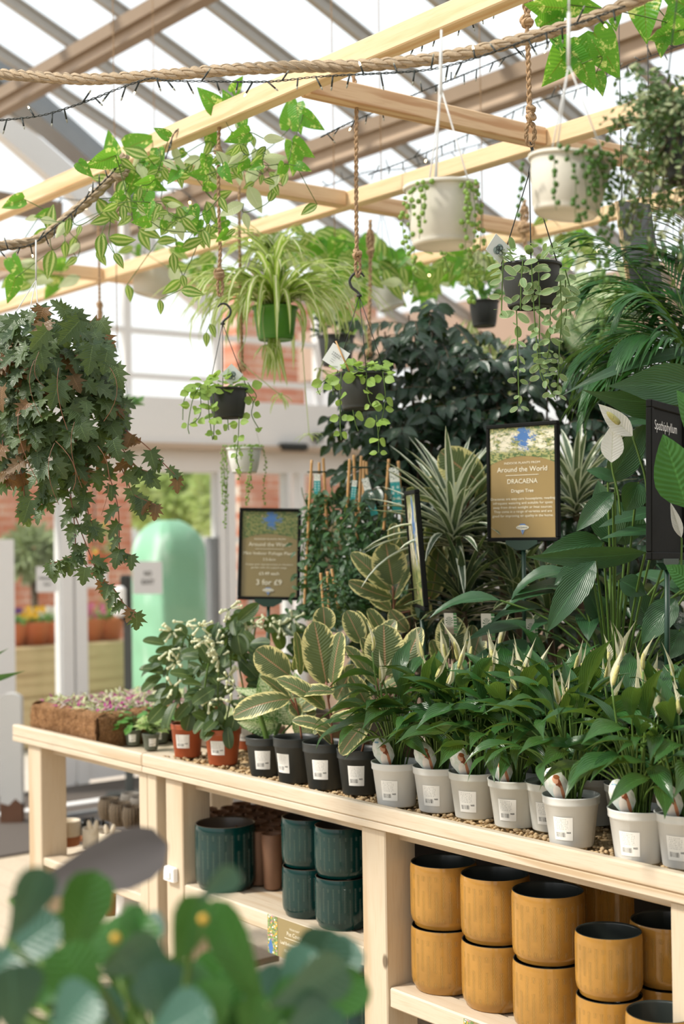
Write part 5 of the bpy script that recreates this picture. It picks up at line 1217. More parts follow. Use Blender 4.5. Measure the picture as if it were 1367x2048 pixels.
garland('leaf_garland', 'leafy garland of striped, pale and variegated leaves draped over the beams at the upper left', GT, 3.55, 4.1, 5,
        fill=[(240, 350, 480, 330, 60, 32), (260, 420, 440, 470, 46, 32), (480, 280, 560, 380, 30, 28), (200, 350, 250, 430, 18, 32), (60, 440, 170, 490, 12, 30)])
garland('leaf_garland', 'variegated pothos vine hanging from the rope at the top right corner', "p 805 25 130 170;p 850 75 110 30;p 870 160 90 280;p 970 25 120 350;p 1095 85 70 270;p 1215 75 170 270;p 1290 140 120 190;p 1345 40 150 100;p 860 265 170 235;p 960 250 110 320;p 985 215 130 350;p 1060 225 180 300;p 985 310 100 300;p 1030 340 80 290;p 1285 180 90 260;p 1300 75 50 90;p 1340 110 80 330;p 1370 70 120 60;p 1010 180 90 120;p 1330 0 120 150", 2.75, 2.9, 6, scale=.5, ox=683, wf=1.1)
garland('leaf_garland', 'blurred far garland of bright leaves running behind the spider plant and hooks', "t 500 1000 60 200;p 1330 1010 90 300;p 1350 1150 90 280", 5.0, 6.2, 7,
        fill=[(540, 480, 760, 520, 90, 42), (640, 530, 860, 560, 110, 44), (860, 560, 960, 520, 40, 36), (20, 540, 120, 560, 18, 44), (330, 520, 430, 560, 22, 40), (640, 600, 700, 640, 20, 44), (900, 500, 1000, 540, 30, 36), (1090, 480, 1180, 510, 26, 34)])
# ------------------------------------------------------------------ signs
PAPER = (.93, .90, .82)
M['poster'] = plain('olive_tan_poster', rgb('#8f7f57'), .35, .06, 40, bump=0)
M['poster_light'] = plain('light_tan_poster', rgb('#977f50'), .35, .06, 40, bump=0)
M['print_cream'] = plain('cream_print', rgb('#e9e2cc'), .5, .02, bump=0)
M['print_blue'] = plain('blue_print', rgb('#5b7fb8'), .5, .1, bump=0)
M['print_dark'] = plain('grey_blue_print', rgb('#4c5f70'), .5, .1, bump=0)
def floral(name, base, white=.0):
    g = G(name); o = g.coord('UV'); u, v, _ = g.sep(o)
    n1 = g.noise(o, 14, 5, .7); c = g.mix(g.ss(n1, .42, .55), rgb('#4f6a3a'), base)
    n2 = g.noise(g.map(o, (1, .4, 1)), 38, 3, .6); c = g.mix(g.m('MULTIPLY', g.ss(n2, .55, .62), .8), c, rgb('#2f4a30'))
    fl = g.vor(o, 7.5); c = g.mix(g.m('MULTIPLY', g.ss(fl, .16, .10), .85), c, rgb('#d79a84')); c = g.mix(g.ss(fl, .05, .03), c, rgb('#f0d9c4'))
    if white:
        w = g.m('MULTIPLY', g.ss(g.noise(o, 6, 5, .75), .42, .55), g.ss(g.m('ABSOLUTE', g.m('SUBTRACT', v, .62)), .34, .18)); c = g.mix(g.m('MULTIPLY', w, white), c, rgb('#efe6d2'))
    bx_ = g.m('ADD', g.m('ADD', g.m('ABSOLUTE', g.m('SUBTRACT', u, .53)), g.m('MULTIPLY', g.m('ABSOLUTE', g.m('SUBTRACT', v, .72)), .45)), g.m('MULTIPLY', g.m('SUBTRACT', g.noise(o, 9, 5, .8), .5), .8)); b = g.ss(bx_, .17, .13)
    c = g.mix(b, c, rgb('#4a74ae'))
    return g.prin(c, .4)
M['floral'] = floral('floral_print', rgb('#8a8a55')); M['floral_pale'] = floral('pale_floral_print', rgb('#a9a66c'), .85)
def colour_floral():
    g = G('garden_flower_print'); o = g.coord('UV'); n1 = g.noise(o, 6, 4, .7); c = g.mix(g.ss(n1, .4, .6), rgb('#4f6a3a'), rgb('#93a56a'))
    u, v, _ = g.sep(o); vc = g.vor(o, 5.5, 'Color'); vd = g.vor(o, 5.5); h = g.sep(vc)[0]
    f = g.mix(g.m('GREATER_THAN', h, .5), rgb('#e3a53a'), rgb('#b25a98')); f = g.mix(g.m('GREATER_THAN', h, .75), f, rgb('#e9e4e4')); c = g.mix(g.ss(vd, .42, .34), c, f)
    b = g.ss(g.m('ADD', g.m('ABSOLUTE', g.m('SUBTRACT', u, .3)), g.m('ABSOLUTE', g.m('MULTIPLY', g.m('SUBTRACT', v, .5), .35))), .30, .22); c = g.mix(b, c, rgb('#3f6ea8'))
    return g.prin(c, .4)
M['floral_bright'] = colour_floral()
def board(label, o, ux, uy, W_, H_, fr=.011, th=.014, poster='poster', name='display_sign', cat='sign', art=None, holder=True, drop=.25):
    """framed sign; o = lower left outer corner"""
    o = np.asarray(o, float); ux = unit(ux); uy = unit(uy-ux*(np.asarray(uy)@ux)); nn = np.cross(ux, uy)
    root = thing(name, label, cat, o+ux*W_/2-uy*(drop if holder else 0)); AXs = (ux, uy, nn)
    m = MB()
    for (cx_, cy_, w, h) in ((W_/2, fr/2, W_, fr), (W_/2, H_-fr/2, W_, fr), (fr/2, H_/2, fr, H_-2*fr), (W_-fr/2, H_/2, fr, H_-2*fr)): m.box(o+ux*cx_+uy*cy_-nn*th/2, (w, h, th), AXs, bev=.002)
    m.box(o+ux*W_/2+uy*H_/2-nn*(th-.002), (W_-fr, H_-fr, .003), AXs); m.build('frame', M['black_frame'], root, smooth=False)
    m = MB(); q = [o+ux*fr+uy*fr, o+ux*(W_-fr)+uy*fr, o+ux*(W_-fr)+uy*(H_-fr), o+ux*fr+uy*(H_-fr)]; m.add([p-nn*.005 for p in q], [(0, 1, 2, 3)], [(0, 0), (1, 0), (1, 1), (0, 1)])
    ps = m.build('poster', M[poster], root, smooth=False); base = o-nn*.0045
    if art:
        m = MB(); y0 = H_*.66; V = []; U = []; n = 24
        for i in range(n+1):
            f = i/n; x = fr+(W_-2*fr)*f; yb = H_*(.655+.065*(1-(2*f-1)**2)); V += [base+ux*x+uy*yb, base+ux*x+uy*(H_-fr)]; U += [(f, (yb/H_-.655)/.31), (f, 1)]
        m.add(V, [(2*i, 2*i+2, 2*i+3, 2*i+1) for i in range(n)], U); m.build('floral_print', M[art], ps, smooth=False, org=ORG[root.name])
    if holder:
        m = MB(); b = o+ux*W_/2-nn*th/2; w = W_*.22
        V = [b+ux*x+uy*y+nn*z for z in (-.006, .010) for x, y in ((-w, .003), (w, .003), (w, -.006), (w*.35, -.022), (-w*.35, -.022), (-w, -.006))]
        m.add(V, [(5, 4, 3, 2, 1, 0), (6, 7, 8, 9, 10, 11)]+[(i, (i+1) % 6, (i+1) % 6+6, i+6) for i in range(6)])
        m.build('sign_holder', M['green_plastic'], root, smooth=False); m = MB(); m.tube([b-uy*.02, b-uy*(drop)], .006, 10); m.build('stand_pole', M['green_plastic'], root)
    return root, ps, base, ux, uy, nn
def logo(root, ps, c, ux, uy, w):
    nn = np.cross(ux, uy); m = MB()
    m.add([c+(ux*x+uy*y)*w+nn*.0008 for x, y in ((-.30, .22), (-.16, .34), (.16, .34), (.30, .22), (.22, .05), (0, -.38), (-.22, .05))], [tuple(range(6, -1, -1))]); 
    for f in (-.12, .12): m.add([c+(ux*x+uy*y)*w+nn*.0010 for x, y in ((f, .3), (f*1.3+.015, .0), (.01, -.33), (f*1.3-.015, .0))], [(0, 1, 2, 3)], mat=1)
    th = np.linspace(0, 2*pi, 25)[:-1]; m.add([c+(ux*cos(t_)*.5*(1)+uy*(sin(t_)*.15*(1)+.10))*w+nn*.0012 for t_ in th], [tuple(range(24))], mat=1)
    text_mb(m, 'BLUE DIAMOND', w*.17, c+uy*w*.04, ux, uy, mat=2, fit=w*.82, off=.0018)
    m.build('logo', [M['print_blue'], M['print_cream'], M['print_dark']], ps, smooth=False, org=ORG[root.name])
# left sign
zs = 4.55
bl = P(474, 1199, zs); br = P(599, 1201, zs); tl = P(478, 1015, zs+.03)
W1 = np.linalg.norm(br-bl); H1 = np.linalg.norm(tl-bl)
root, ps, base, ux, uy, nn = board('tall dark-framed sign reading Mini Indoor Foliage Plants, left of the bamboo canes', bl, br-bl, tl-bl, W1, H1, art='floral', drop=.30)
def line(m, s, y, size, fit=None, bold=0., x=None): text_mb(m, s, size*H1, base+ux*(x or W1/2)+uy*y*H1, ux, uy, off=.0006, fit=fit and fit*W1, bold=bold)
m = MB()
line(m, 'INDOOR PLANTS FROM', .652, .026, .50); line(m, 'Around the World', .583, .062, .67)
line(m, 'Mini Indoor Foliage Plants', .490, .050, .84); line(m, '5.5-6cm', .427, .040, .20)
line(m, 'Create your own terrarium or miniature', .377, .027, .76); line(m, 'garden with this superb range.', .343, .027, .58)
line(m, '£3.49 each', .272, .046, .32, .01); line(m, '3 for £9', .165, .082, .41, .012)
m.add([base+ux*(W1*a)+uy*(H1*b)+nn*.0008 for a, b in ((.27, .552), (.73, .552), (.73, .556), (.27, .556))], [(0, 1, 2, 3)])
m.build('lettering', M['print_cream'], ps, smooth=False, org=ORG[root.name]); logo(root, ps, base+ux*W1*.49+uy*H1*.095, ux, uy, .036)
# dracaena sign
zs = 3.68; yaw = -.75
ctr = P(1043, 1083, zs); ux = np.array((cos(yaw), sin(yaw), 0)); W1 = .226; H1 = .307
uy = unit(np.array((-.02, .03, 1)))
root, ps, base, ux, uy, nn = board('dark-framed sign reading DRACAENA Dragon Tree, standing among striped leaves', ctr-ux*W1/2, ux, uy, W1, H1, fr=.0105, poster='poster_light', art='floral_pale', drop=.30)
m = MB()
line(m, 'INDOOR PLANTS FROM', .655, .026, .50); line(m, 'Around the World', .590, .060, .70); line(m, 'DRACAENA', .490, .056, .42); line(m, 'Dragon Tree', .415, .040, .31, .008)
for i, t_ in enumerate(('Dracaenas are easy-care houseplants, needing', 'infrequent watering and suitable for spots', 'away from direct sunlight or heat sources.', 'They come in a range of varieties and are', 'good for improving air quality in the home.')): line(m, t_, .352-i*.036, .030, (.90, .83, .83, .81, .85)[i])
m.add([base+ux*(W1*a)+uy*(H1*b)+nn*.0008 for a, b in ((.27, .558), (.73, .558), (.73, .562), (.27, .562))], [(0, 1, 2, 3)])
m.build('lettering', M['print_cream'], ps, smooth=False, org=ORG[root.name]); logo(root, ps, base+ux*W1*.50+uy*H1*.105, ux, uy, .040)
# sign seen almost edge-on
zs = 3.72; b0 = P(846, 1222, zs); uyl = unit(P(824, 978, zs+.02)-P(846, 1222, zs)); yaw = radians(85)
ux = np.array((cos(yaw), -sin(yaw), 0)); o_ = b0-ux*.0+np.array((0, .16, 0)); o_ = b0-ux*.20
root, ps, base, ux, uy, nn = board('leaning dark-framed sign seen almost edge-on between the rubber plants and dracaenas', o_, ux, uyl, .215, .318, poster='floral_pale', drop=.22)
# dark chalk-lettered sign at the right edge
zs = 3.05; tl = P(1299, 797, zs); bl = P(1303, 1120, zs); ux = unit(P(1372, 818, zs*1.07)-P(1299, 797, zs)); H1 = np.linalg.norm(tl-bl); W1 = .24
root, ps, base, ux, uy, nn = board('black sign with pale Spathiphyllum lettering at the right edge among large leaves', bl, ux, tl-bl, W1, H1, fr=.017, poster='black_frame', drop=.32)
m = MB(); text_mb(m, 'Spathiphyllum', .030, base+ux*.028+uy*(H1-.062), ux, uy, align='LEFT', fit=.15, off=.001)
m.build('lettering', M['white_paint'], ps, smooth=False, org=ORG[root.name])
# slate-grey board hung behind the hanging plants at right
zs = 3.9; q = [P(1243, 402, zs), P(1300, 408, zs-.05), P(1335, 640, zs-.05), P(1272, 600, zs)]
M['slate'] = plain('slate_grey_board', rgb('#4c5054'), .6, .1, 20)
m = MB(); n_ = unit(np.cross(q[1]-q[0], q[3]-q[0])); m.add(q+[p-n_*.02 for p in q], [(0, 1, 2, 3), (7, 6, 5, 4), (0, 4, 5, 1), (1, 5, 6, 2), (2, 6, 7, 3), (3, 7, 4, 0)])
rt = thing('hanging_board', 'slate grey hanging board with a tan edge behind the fine-leaved plant at right', 'board', q[3]); m.build('panel', M['slate'], rt, smooth=False)
m = MB(); m.beam(q[0]-np.array((.006, 0, 0)), q[3]-np.array((.006, 0, 0)), .014, .026, up=(1, 0, 0)); m.build('side_edge', M['joist_d'], rt, smooth=False)
m = MB(); m.tube([q[0], q[0]+np.array((0, 0, .62))], .0015, 5); m.tube([q[1], q[1]+np.array((0, 0, .62))], .0015, 5); m.build('hanging_wires', M['wire'], rt)
# shelf-edge tags
def edgetag(px0, px1, zt, h, label, full):
    s0, s1 = hz(px0, -.003), hz(px1, -.003); ux = -D; o_ = B(s0, -.0035, zt-h); w = s0-s1; uz = np.array((0, 0, 1.)); nn = np.cross(ux, uz)
    rt = thing('shelf_ticket', label, 'shelf label', o_); m = MB()
    c_ = [(0, 0), (w, 0), (w, h-.008), (w-.008, h), (0, h)]; V = [o_+ux*x+uz*y for x, y in c_]; m.add(V+[v-nn*.0012 for v in V], [(0, 1, 2, 3, 4), (9, 8, 7, 6, 5)]+[(i, i+5, (i+1) % 5+5, (i+1) % 5) for i in range(5)])
    cd = m.build('card', M['poster'], rt, smooth=False); b = o_+nn*.0006
    m = MB(); m.add([b, b+ux*w*.22, b+ux*w*.22+uz*h, b+uz*h], [(0, 1, 2, 3)], [(0, 0), (1, 0), (1, 3), (0, 3)]); m.build('flower_print', M['floral_bright'], cd, smooth=False, org=ORG[rt.name])
    if not full: return
    m = MB(); L_ = lambda s_, y, sz, ft, bd=0.: text_mb(m, s_, sz*h, b+ux*w*.60+uz*y*h, ux, uz, fit=ft*w, off=.0004, bold=bd)
    L_('HOUSE PLANT', .78, .07, .22); L_('Pot Covers', .62, .15, .34); L_('Leaf Embossed Pot Covers', .36, .12, .62, .008); L_('13cm £7.99 15cm £9.99', .18, .10, .46)
    m.add([b+ux*w*x+uz*h*y+nn*.0008 for x, y in ((.38, .54), (.82, .54), (.82, .555), (.38, .555))], [(0, 1, 2, 3)])
    m.build('lettering', M['print_cream'], cd, smooth=False, org=ORG[rt.name])
edgetag(532, 623, SH1+.001, .100, 'tan shelf ticket reading Pot Covers with flowers down its left side', True)
edgetag(920, 1010, SH2-.004, .100, 'tan shelf ticket partly in view at the bottom under the mustard pots', False)
# white plastic cable box on the upright
p0 = B(hz(331), .015, 0); m = MB(); z_ = DEPTH(p0); c = ont(341, 1748, -.014); m.box(c, (.055, .018, .042), AX, bev=.003)
rt = thing('socket_box', 'small white plastic box on the upright beside the green glazed pots', 'box', c); m.build('housing', M['white_paint'], rt, smooth=False)
m = MB(); m.box(c-N*.011, (.03, .006, .02), AX, bev=.001); m.build('cover_plate', M['card'], rt, smooth=False)

# ------------------------------------------------------------------ glazed pot covers on the shelves
def glaze(name, base, light, inner):
    g = G(name); u, v, _ = g.sep(g.coord('UV')); o = g.coord()
    cu = g.m('MULTIPLY', u, 30); f = g.m('ABSOLUTE', g.m('SUBTRACT', g.m('FRACT', cu), .5)); cid = g.m('FLOOR', cu)
    h = g.m('FRACT', g.m('MULTIPLY', g.m('SINE', g.m('MULTIPLY', cid, 12.98)), 43.7))
    vv = g.m('ADD', g.m('MULTIPLY', v, 2.7), g.m('MULTIPLY', g.m('MODULO', cid, 2), .45)); fr_ = g.m('FRACT', vv)
    rowm = g.m('MULTIPLY', g.m('GREATER_THAN', fr_, .12), g.m('LESS_THAN', fr_, .92))
    line_ = g.m('MULTIPLY', g.ss(f, .045, .015), rowm)
    ch = g.m('FRACT', g.m('SUBTRACT', g.m('MULTIPLY', v, 34), g.m('MULTIPLY', f, 5.5))); chev = g.m('MULTIPLY', g.m('MULTIPLY', g.ss(g.m('ABSOLUTE', g.m('SUBTRACT', ch, .5)), .22, .08), g.m('LESS_THAN', f, .30)), rowm)
    body = g.m('MULTIPLY', g.m('GREATER_THAN', v, .30), g.m('LESS_THAN', v, .66))
    ht = g.m('MULTIPLY', g.m('ADD', line_, g.m('MULTIPLY', chev, .45)), body)
    n = g.noise(o, 14, 4); c = g.mix(g.ss(n, .3, .8), base, tuple(x*.72 for x in base)); c = g.mix(g.m('MULTIPLY', g.m('MULTIPLY', line_, body), .65), c, light); c = g.mix(g.m('MULTIPLY', g.m('MULTIPLY', chev, body), .22), c, light)
    return g.prin(c, .13, g.bump(ht, .9, .002), spec=.45, coat=0)
M['teal_glaze'] = glaze('teal_green_glaze', rgb('#063230'), rgb('#6c8272'), None); M['mustard_glaze'] = glaze('mustard_glaze', rgb('#ad7f3a'), rgb('#cda65c'), None)
M['dark_glaze'] = plain('dark_inner_glaze', rgb('#2f3431'), .25, .1, 20); M['rim_glaze'] = plain('worn_rim', rgb('#6f6a58'), .35, .2, 30)
M['brown_inside'] = plain('brown_inner_glaze', rgb('#4b4136'), .3, .15, 20)
def potcover(R, H, glz, root, flip=False):
    k = .004; o = lambda z: H-z if flip else z
    pr = [(0, .004), (R*.80, .004), (R*.84, 0), (R*.88, .003), (R*.90, .010), (R*.97, .016), (R*.995, .028), (R*1.0, .05), (R*1.0, H*.5), (R*1.0, H-.014), (R*.99, H-.006), (R*.975, H)]
    pin = [(R*.975, H), (R*.955, H+.001), (R*.935, H-.004), (R*.93, H*.5), (R*.90, .03), (0, .02)]
    # uv: body between .35 and .62 of the outline
    for pp, nm, mt in ((pr, 'body', glz), (pin, 'inside', M['dark_glaze'] if glz is M['mustard_glaze'] else M['brown_inside'])):
        m = MB(); m.lathe([(a, o(b)) for a, b in pp], 56)
        if nm == 'body': U = m.U[0]; zz = np.array([b for a, b in pp])[None].repeat(57, 0).ravel(); U[:, 1] = .30+.36*np.clip((zz-.02)/(H-.04), -.2, 1.2)
        m.build(nm, mt, root)
def cover(name, label, group, px, py, zr, R, H, glz, n=1, base=SH1, flip=False):
    """(px,py) = centre of the top rim of a stack of n, whose rim height is zr"""
    c = onz(px, py, zr); out = []
    for i in range(n):
        rt = local(thing(name, label[i] if isinstance(label, list) else label, 'pot cover', (c[0], c[1], zr-H*(n-i)), group)); potcover(R, H-.001, glz, rt, flip); rt.rotation_euler = (0, 0, .7*i+px*.01); out.append(rt)
    return out
GT_ = 'teal glazed pot covers'; GM = 'mustard glazed pot covers'
cover('glazed_pot_cover', 'large wide teal glazed pot cover at the left of the upper shelf', GT_, 450, 1644, SH1+.18, .0865, .18, M['teal_glaze'])
cover('glazed_pot_cover', 'teal glazed pot cover standing upside down behind the front stacks', GT_, 571, 1657, SH1+.15, .066, .15, M['teal_glaze'], flip=True)
cover('glazed_pot_cover', ['bottom teal pot cover of the left front stack', 'top teal pot cover of the left front stack'], GT_, 614, 1631, SH1+.256, .0685, .128, M['teal_glaze'], 2)
cover('glazed_pot_cover', ['bottom teal pot cover of the stack against the middle upright', 'top teal pot cover of the stack against the middle upright'], GT_, 681, 1648, SH1+.256, .0685, .128, M['teal_glaze'], 2)
cover('glazed_pot_cover', 'teal pot cover low on the dark bottom shelf by the middle upright', GT_, 718, 1975, .20+.226, .0865, .18, M['teal_glaze'])
cover('glazed_pot_cover', ['bottom mustard pot cover of the leftmost stack', 'top mustard pot cover of the leftmost stack'], GM, 886, 1721, SH2+.296, .079, .148, M['mustard_glaze'], 2)
cover('glazed_pot_cover', ['bottom mustard pot cover of the second stack from the middle upright', 'top mustard pot cover of the second stack from the middle upright'], GM, 989, 1745, SH2+.296, .079, .148, M['mustard_glaze'], 2)
cover('glazed_pot_cover', ['bottom mustard pot cover of the third stack from the middle upright', 'top mustard pot cover of the third stack from the middle upright'], GM, 1095, 1778, SH2+.296, .079, .148, M['mustard_glaze'], 2)
cover('glazed_pot_cover', ['bottom mustard pot cover of the shorter fourth stack', 'top mustard pot cover of the shorter fourth stack, plainer surface'], GM, 1216, 1860, SH2+.256, .0685, .128, M['mustard_glaze'], 2)
cover('glazed_pot_cover', 'mustard pot cover standing single at the lower right corner', GM, 1322, 2022, SH2+.148, .0685, .128, M['mustard_glaze'])
cover('glazed_pot_cover', ['bottom mustard pot cover in shadow behind the third stack', 'top mustard pot cover in shadow behind the third stack'], GM, 1196, 1742, SH2+.296, .079, .148, M['mustard_glaze'], 2)
cover('glazed_pot_cover', ['bottom shaded mustard pot cover against the right upright', 'top shaded mustard pot cover against the right upright'], GM, 1335, 1838, SH2+.260, .079, .128, M['mustard_glaze'], 2)
# little brown pots in rows behind
M['brown_clay'] = plain('dark_brown_clay', rgb('#7a5842'), .6, .25, 60); M['grey_clay'] = plain('mottled_grey_clay', rgb('#7d766c'), .7, .4, 70)
def smallpot(name, label, group, c, R, H, mat, tap=.8, thick=.1, cat='plant pot', tex=None):
    rt = local(thing(name, label, cat, c, group)); m = MB(); m.lathe([(0, .003), (R*tap*.9, 0), (R*tap, .004), (R*.97, H*.7), (R, H*.97), (R*.97, H), (R*(1-thick), H*.985), (R*tap*.9, H*.12), (0, H*.1)], 24); m.build('body', mat, rt); return rt
pr = smallpot('small_clay_pot', '', 'small brown clay pots in rows on the upper shelf', (0, 0, 0), .030, .155, M['brown_clay'], thick=.14); index()
s_ref, t_ref = st(onz(430, 1628, SH1+.155)); used_ = False
cnt = 0
for r in range(4):
    for k_ in range(7):
        pos = B(s_ref+.06-.066*k_+(.03 if r % 2 else 0), t_ref-.03+.062*r, SH1)
        o_ = pr if cnt == 0 else copy_tree(pr, None, TREE)
        o_.location = tuple(pos); o_['label'] = 'small dark brown clay pot in the packed rows behind the large teal pot'; o_['group'] = 'small brown clay pots in rows on the upper shelf'; cnt += 1
g1 = smallpot('tall_grey_pot', 'mottled grey tall pot in the back row on the upper shelf', 'grey pots in the back row', tuple(B(s_ref+.08, t_ref+.26, SH1+.0)), .033, .19, M['grey_clay']); index()
for k_ in range(1, 7):
    o_ = copy_tree(g1, None, TREE); o_.location = tuple(B(s_ref+.08-.072*k_, t_ref+.26, SH1))
# left bench shelf: ribbed pots, cat pots, bunny pots
M['ribbed'] = None
g = G('woven_texture_clay'); u, v, _ = g.sep(g.coord('UV')); w1 = g.m('SINE', g.m('ADD', g.m('MULTIPLY', u, 130), g.m('MULTIPLY', g.m('SINE', g.m('MULTIPLY', v, 60)), 1.5))); w2 = g.m('SINE', g.m('MULTIPLY', v, 60)); h = g.m('MULTIPLY', w1, w2)
M['ribbed'] = g.prin(g.mix(g.ss(h, -.4, .6), rgb('#2f2417'), rgb('#77654c')), .7, g.bump(h, .8, .002))
def onshelf(px, py, R, base=SH0): return place(px, py, R, base)
def roundpot(label, c, R, H, mt):
    rt = local(thing('textured_pot', label, 'plant pot', c, 'woven-texture clay pots')); m = MB(); m.lathe([(0, .002), (R*.6, 0), (R*.72, .004), (R*.92, H*.3), (R, H*.55), (R*.97, H*.8), (R*.86, H*.96), (R*.84, H), (R*.76, H*.985), (R*.8, H*.7), (0, H*.3)], 32); m.build('body', mt, rt); return rt
R_ = .044
roundpot('brown woven-texture round pot, front left of the five', onshelf(219, 1646, R_), R_, .085, M['ribbed']); roundpot('brown woven-texture round pot, middle one nearest the upright', onshelf(242, 1656, R_), R_, .085, M['ribbed'])
roundpot('brown woven-texture round pot half hidden by the upright', onshelf(268, 1664, R_), R_, .085, M['ribbed']); roundpot('pale grey round pot behind the brown woven-texture ones', onshelf(262, 1638, R_), .042, .09, M['grey_clay']); 
roundpot('second pale grey round pot at the back beside the upright', onshelf(281, 1646, R_), .042, .088, M['grey_clay'])
M['black_glaze'] = plain('black_glaze', rgb('#171918'), .3, .2, 60); M['cream_glaze'] = plain('cream_glaze', rgb('#d8cdb8'), .4, .08, 60); M['raw_clay'] = plain('raw_terracotta', rgb('#a56a45'), .8, .15, 60)
def catpot(label, px, py, base=SH0):
    R = .037; c = onshelf(px, py, R, base); rt = local(thing('cat_ear_pot', label, 'plant pot', c, 'black pots with cat ears')); H = .07
    m = MB(); m.lathe([(0, .001), (R*.92, 0), (R*.95, H*.3)], 28); m.build('clay_foot', M['raw_clay'], rt)
    m = MB(); m.lathe([(R*.95, H*.3), (R, H*.36), (R, H*.96), (R*.97, H), (R*.9, H*.97), (R*.9, H*.4), (0, H*.3)], 28); m.build('body', M['black_glaze'], rt)
    a = VIEW(c)
    for s in (-.55, .45):
        m = MB(); b = np.array((cos(a+s)*R*.95, sin(a+s)*R*.95, H*.96)); t_ = np.array((-sin(a+s), cos(a+s), 0)); r_ = np.array((cos(a+s), sin(a+s), 0))
        m.add([b-t_*.011+r_*.003, b+t_*.011+r_*.003, b+t_*.011-r_*.005, b-t_*.011-r_*.005, b+np.array((0, 0, .021))], [(0, 1, 4), (1, 2, 4), (2, 3, 4), (3, 0, 4)]); m.build('ear', M['black_glaze'], rt)
catpot('black cat-ear pot on a clay foot, further back', 177, 1684); catpot('black cat-ear pot nearer the bunny pots', 198, 1690)
def bunnypot(label, px, py):
    R = .038; c = onshelf(px, py, R); rt = local(thing('bunny_ear_pot', label, 'plant pot', c, 'cream pots with bunny ears')); H = .072
    m = MB(); m.lathe([(0, .001), (R*.9, 0), (R*.98, .008), (R, H*.94), (R*.97, H), (R*.9, H*.97), (R*.9, H*.3), (0, H*.25)], 28); m.build('body', M['cream_glaze'], rt)
    a = VIEW(c)-.05
    for s in (-.26, .26):
        m = MB(); b = np.array((cos(a)*R*.96, sin(a)*R*.96, H*.9)); t_ = np.array((-sin(a), cos(a), 0)); m.ball(b+t_*s*.040+np.array((0, 0, .020)), 1, 10, 8, ax=(t_*.0085, np.array((cos(a), sin(a), 0))*.004, np.array((0, 0, .021))+t_*s*.012)); m.build('ear', M['cream_glaze'], rt)
    m = MB(); m.ball(np.array((cos(a)*R*.96, sin(a)*R*.96, H*.9)), 1, 10, 8, ax=(np.array((-sin(a), cos(a), 0))*.013, np.array((cos(a), sin(a), 0))*.004, np.array((0, 0, .013)))); m.build('head', M['cream_glaze'], rt)
bunnypot('cream bunny-ear pot at the left of the pair', 187, 1702); bunnypot('cream bunny-ear pot at the right, partly hidden by the grey leaf', 221, 1712)
c = onshelf(138, 1696, .040); rt = local(thing('two_tone_pot', 'cream and bare clay pot beside the left leg on the shelf', 'plant pot', c)); m = MB(); m.lathe([(0, 0), (.034, 0), (.037, .005), (.039, .035)], 28); m.build('clay_foot', M['raw_clay'], rt)
m = MB(); m.lathe([(.039, .035), (.041, .04), (.041, .085), (.039, .088), (.036, .085), (.035, .03), (0, .03)], 28); m.build('body', M['cream_glaze'], rt)
smallpot('terracotta_pot', 'terracotta pot low behind the blurred foreground leaves', None, tuple(onshelf(226, 1835, .042, .20)), .042, .075, M['raw_clay'])
c = onshelf(255, 1850, .04, .20); m = MB(); m.box(c+np.array((0, 0, .05)), (.06, .06, .1), AX, bev=.003); tag(m.build('white_box', M['white_paint'], smooth=False), 'small white box beside the low terracotta pot', 'box')

# ------------------------------------------------------------------ coir tray and mini foliage pots
cf = onz(52, 1470, BT-.02); s_l = st(onz(52, 1452, BT))[0]; s_r = st(onz(205, 1478, BT))[0]
g = G('coir_fibre'); o = g.coord(); n1 = g.noise(o, 160, 5, .8); n2 = g.noise(g.map(o, (1, 1, 4)), 60, 3)
M['coir'] = g.prin(g.mix(g.ss(n1, .3, .7), rgb('#8a5c38'), rgb('#d3a06c')), .95, g.bump(g.m('ADD', n1, n2), 1., .012))
t0_, t1_ = .02, .50; hh = .112
rt = thing('coir_tray', 'coir-lined tray of pink and cream striped tradescantia at the far left of the bench', 'planter', B((s_l+s_r)/2, (t0_+t1_)/2, BT-.03))
m = MB(); rs = np.random.RandomState(5)
def wallgrid(a, b, th, h):
    a = np.asarray(a); b = np.asarray(b); L = np.linalg.norm(b-a); nx, nz = int(L/.006), 14; d = (b-a)/L; nrm_ = np.cross(d, (0, 0, 1.)); V = []
    rr = rs.normal(0, .0018, (nx+1, nz+1)); top = np.convolve(rs.normal(0, .006, nx+21), np.ones(9)/9, 'same')[:nx+1]
    for i in range(nx+1):
        for j in range(nz+1):
            f = j/nz; bul = .010*sin(pi*f); r_in = -th*max(0, (f-.85)/.15)**2
            V.append(a+d*L*i/nx+nrm_*(bul+rr[i, j]+r_in)+np.array((0, 0, h*f+top[i]*f)))
    f = [(i*(nz+1)+j, (i+1)*(nz+1)+j, (i+1)*(nz+1)+j+1, i*(nz+1)+j+1) for i in range(nx) for j in range(nz)]; m.add(V, f)
zc_ = BT-.03
cs = [B(s_l, t0_, zc_), B(s_r, t0_, zc_), B(s_r, t1_, zc_), B(s_l, t1_, zc_)]
for i in range(4): wallgrid(cs[i], cs[(i+1) % 4], .03, hh)
for i in range(1400):
    k_ = rs.randint(4); f = rs.rand(); p = cs[k_]*(1-f)+cs[(k_+1) % 4]*f; d = unit(rs.normal(0, 1, 3)); m.tube([p+np.array((0, 0, rs.uniform(.005, hh)))+unit(p-np.mean(cs, 0))*.008, p+np.array((0, 0, rs.uniform(.005, hh)))+unit(p-np.mean(cs, 0))*.011+d*.006][:2], .0004, 3, cap=False)
m.build('coir_lining', M['coir'], rt)
m = MB(); m.add([c_+np.array((0, 0, hh*.8)) for c_ in cs], [(0, 1, 2, 3)]); m.build('soil', M['soil'], rt)
lvs = [LV('lance'), LV('lance'), LV('lance')]
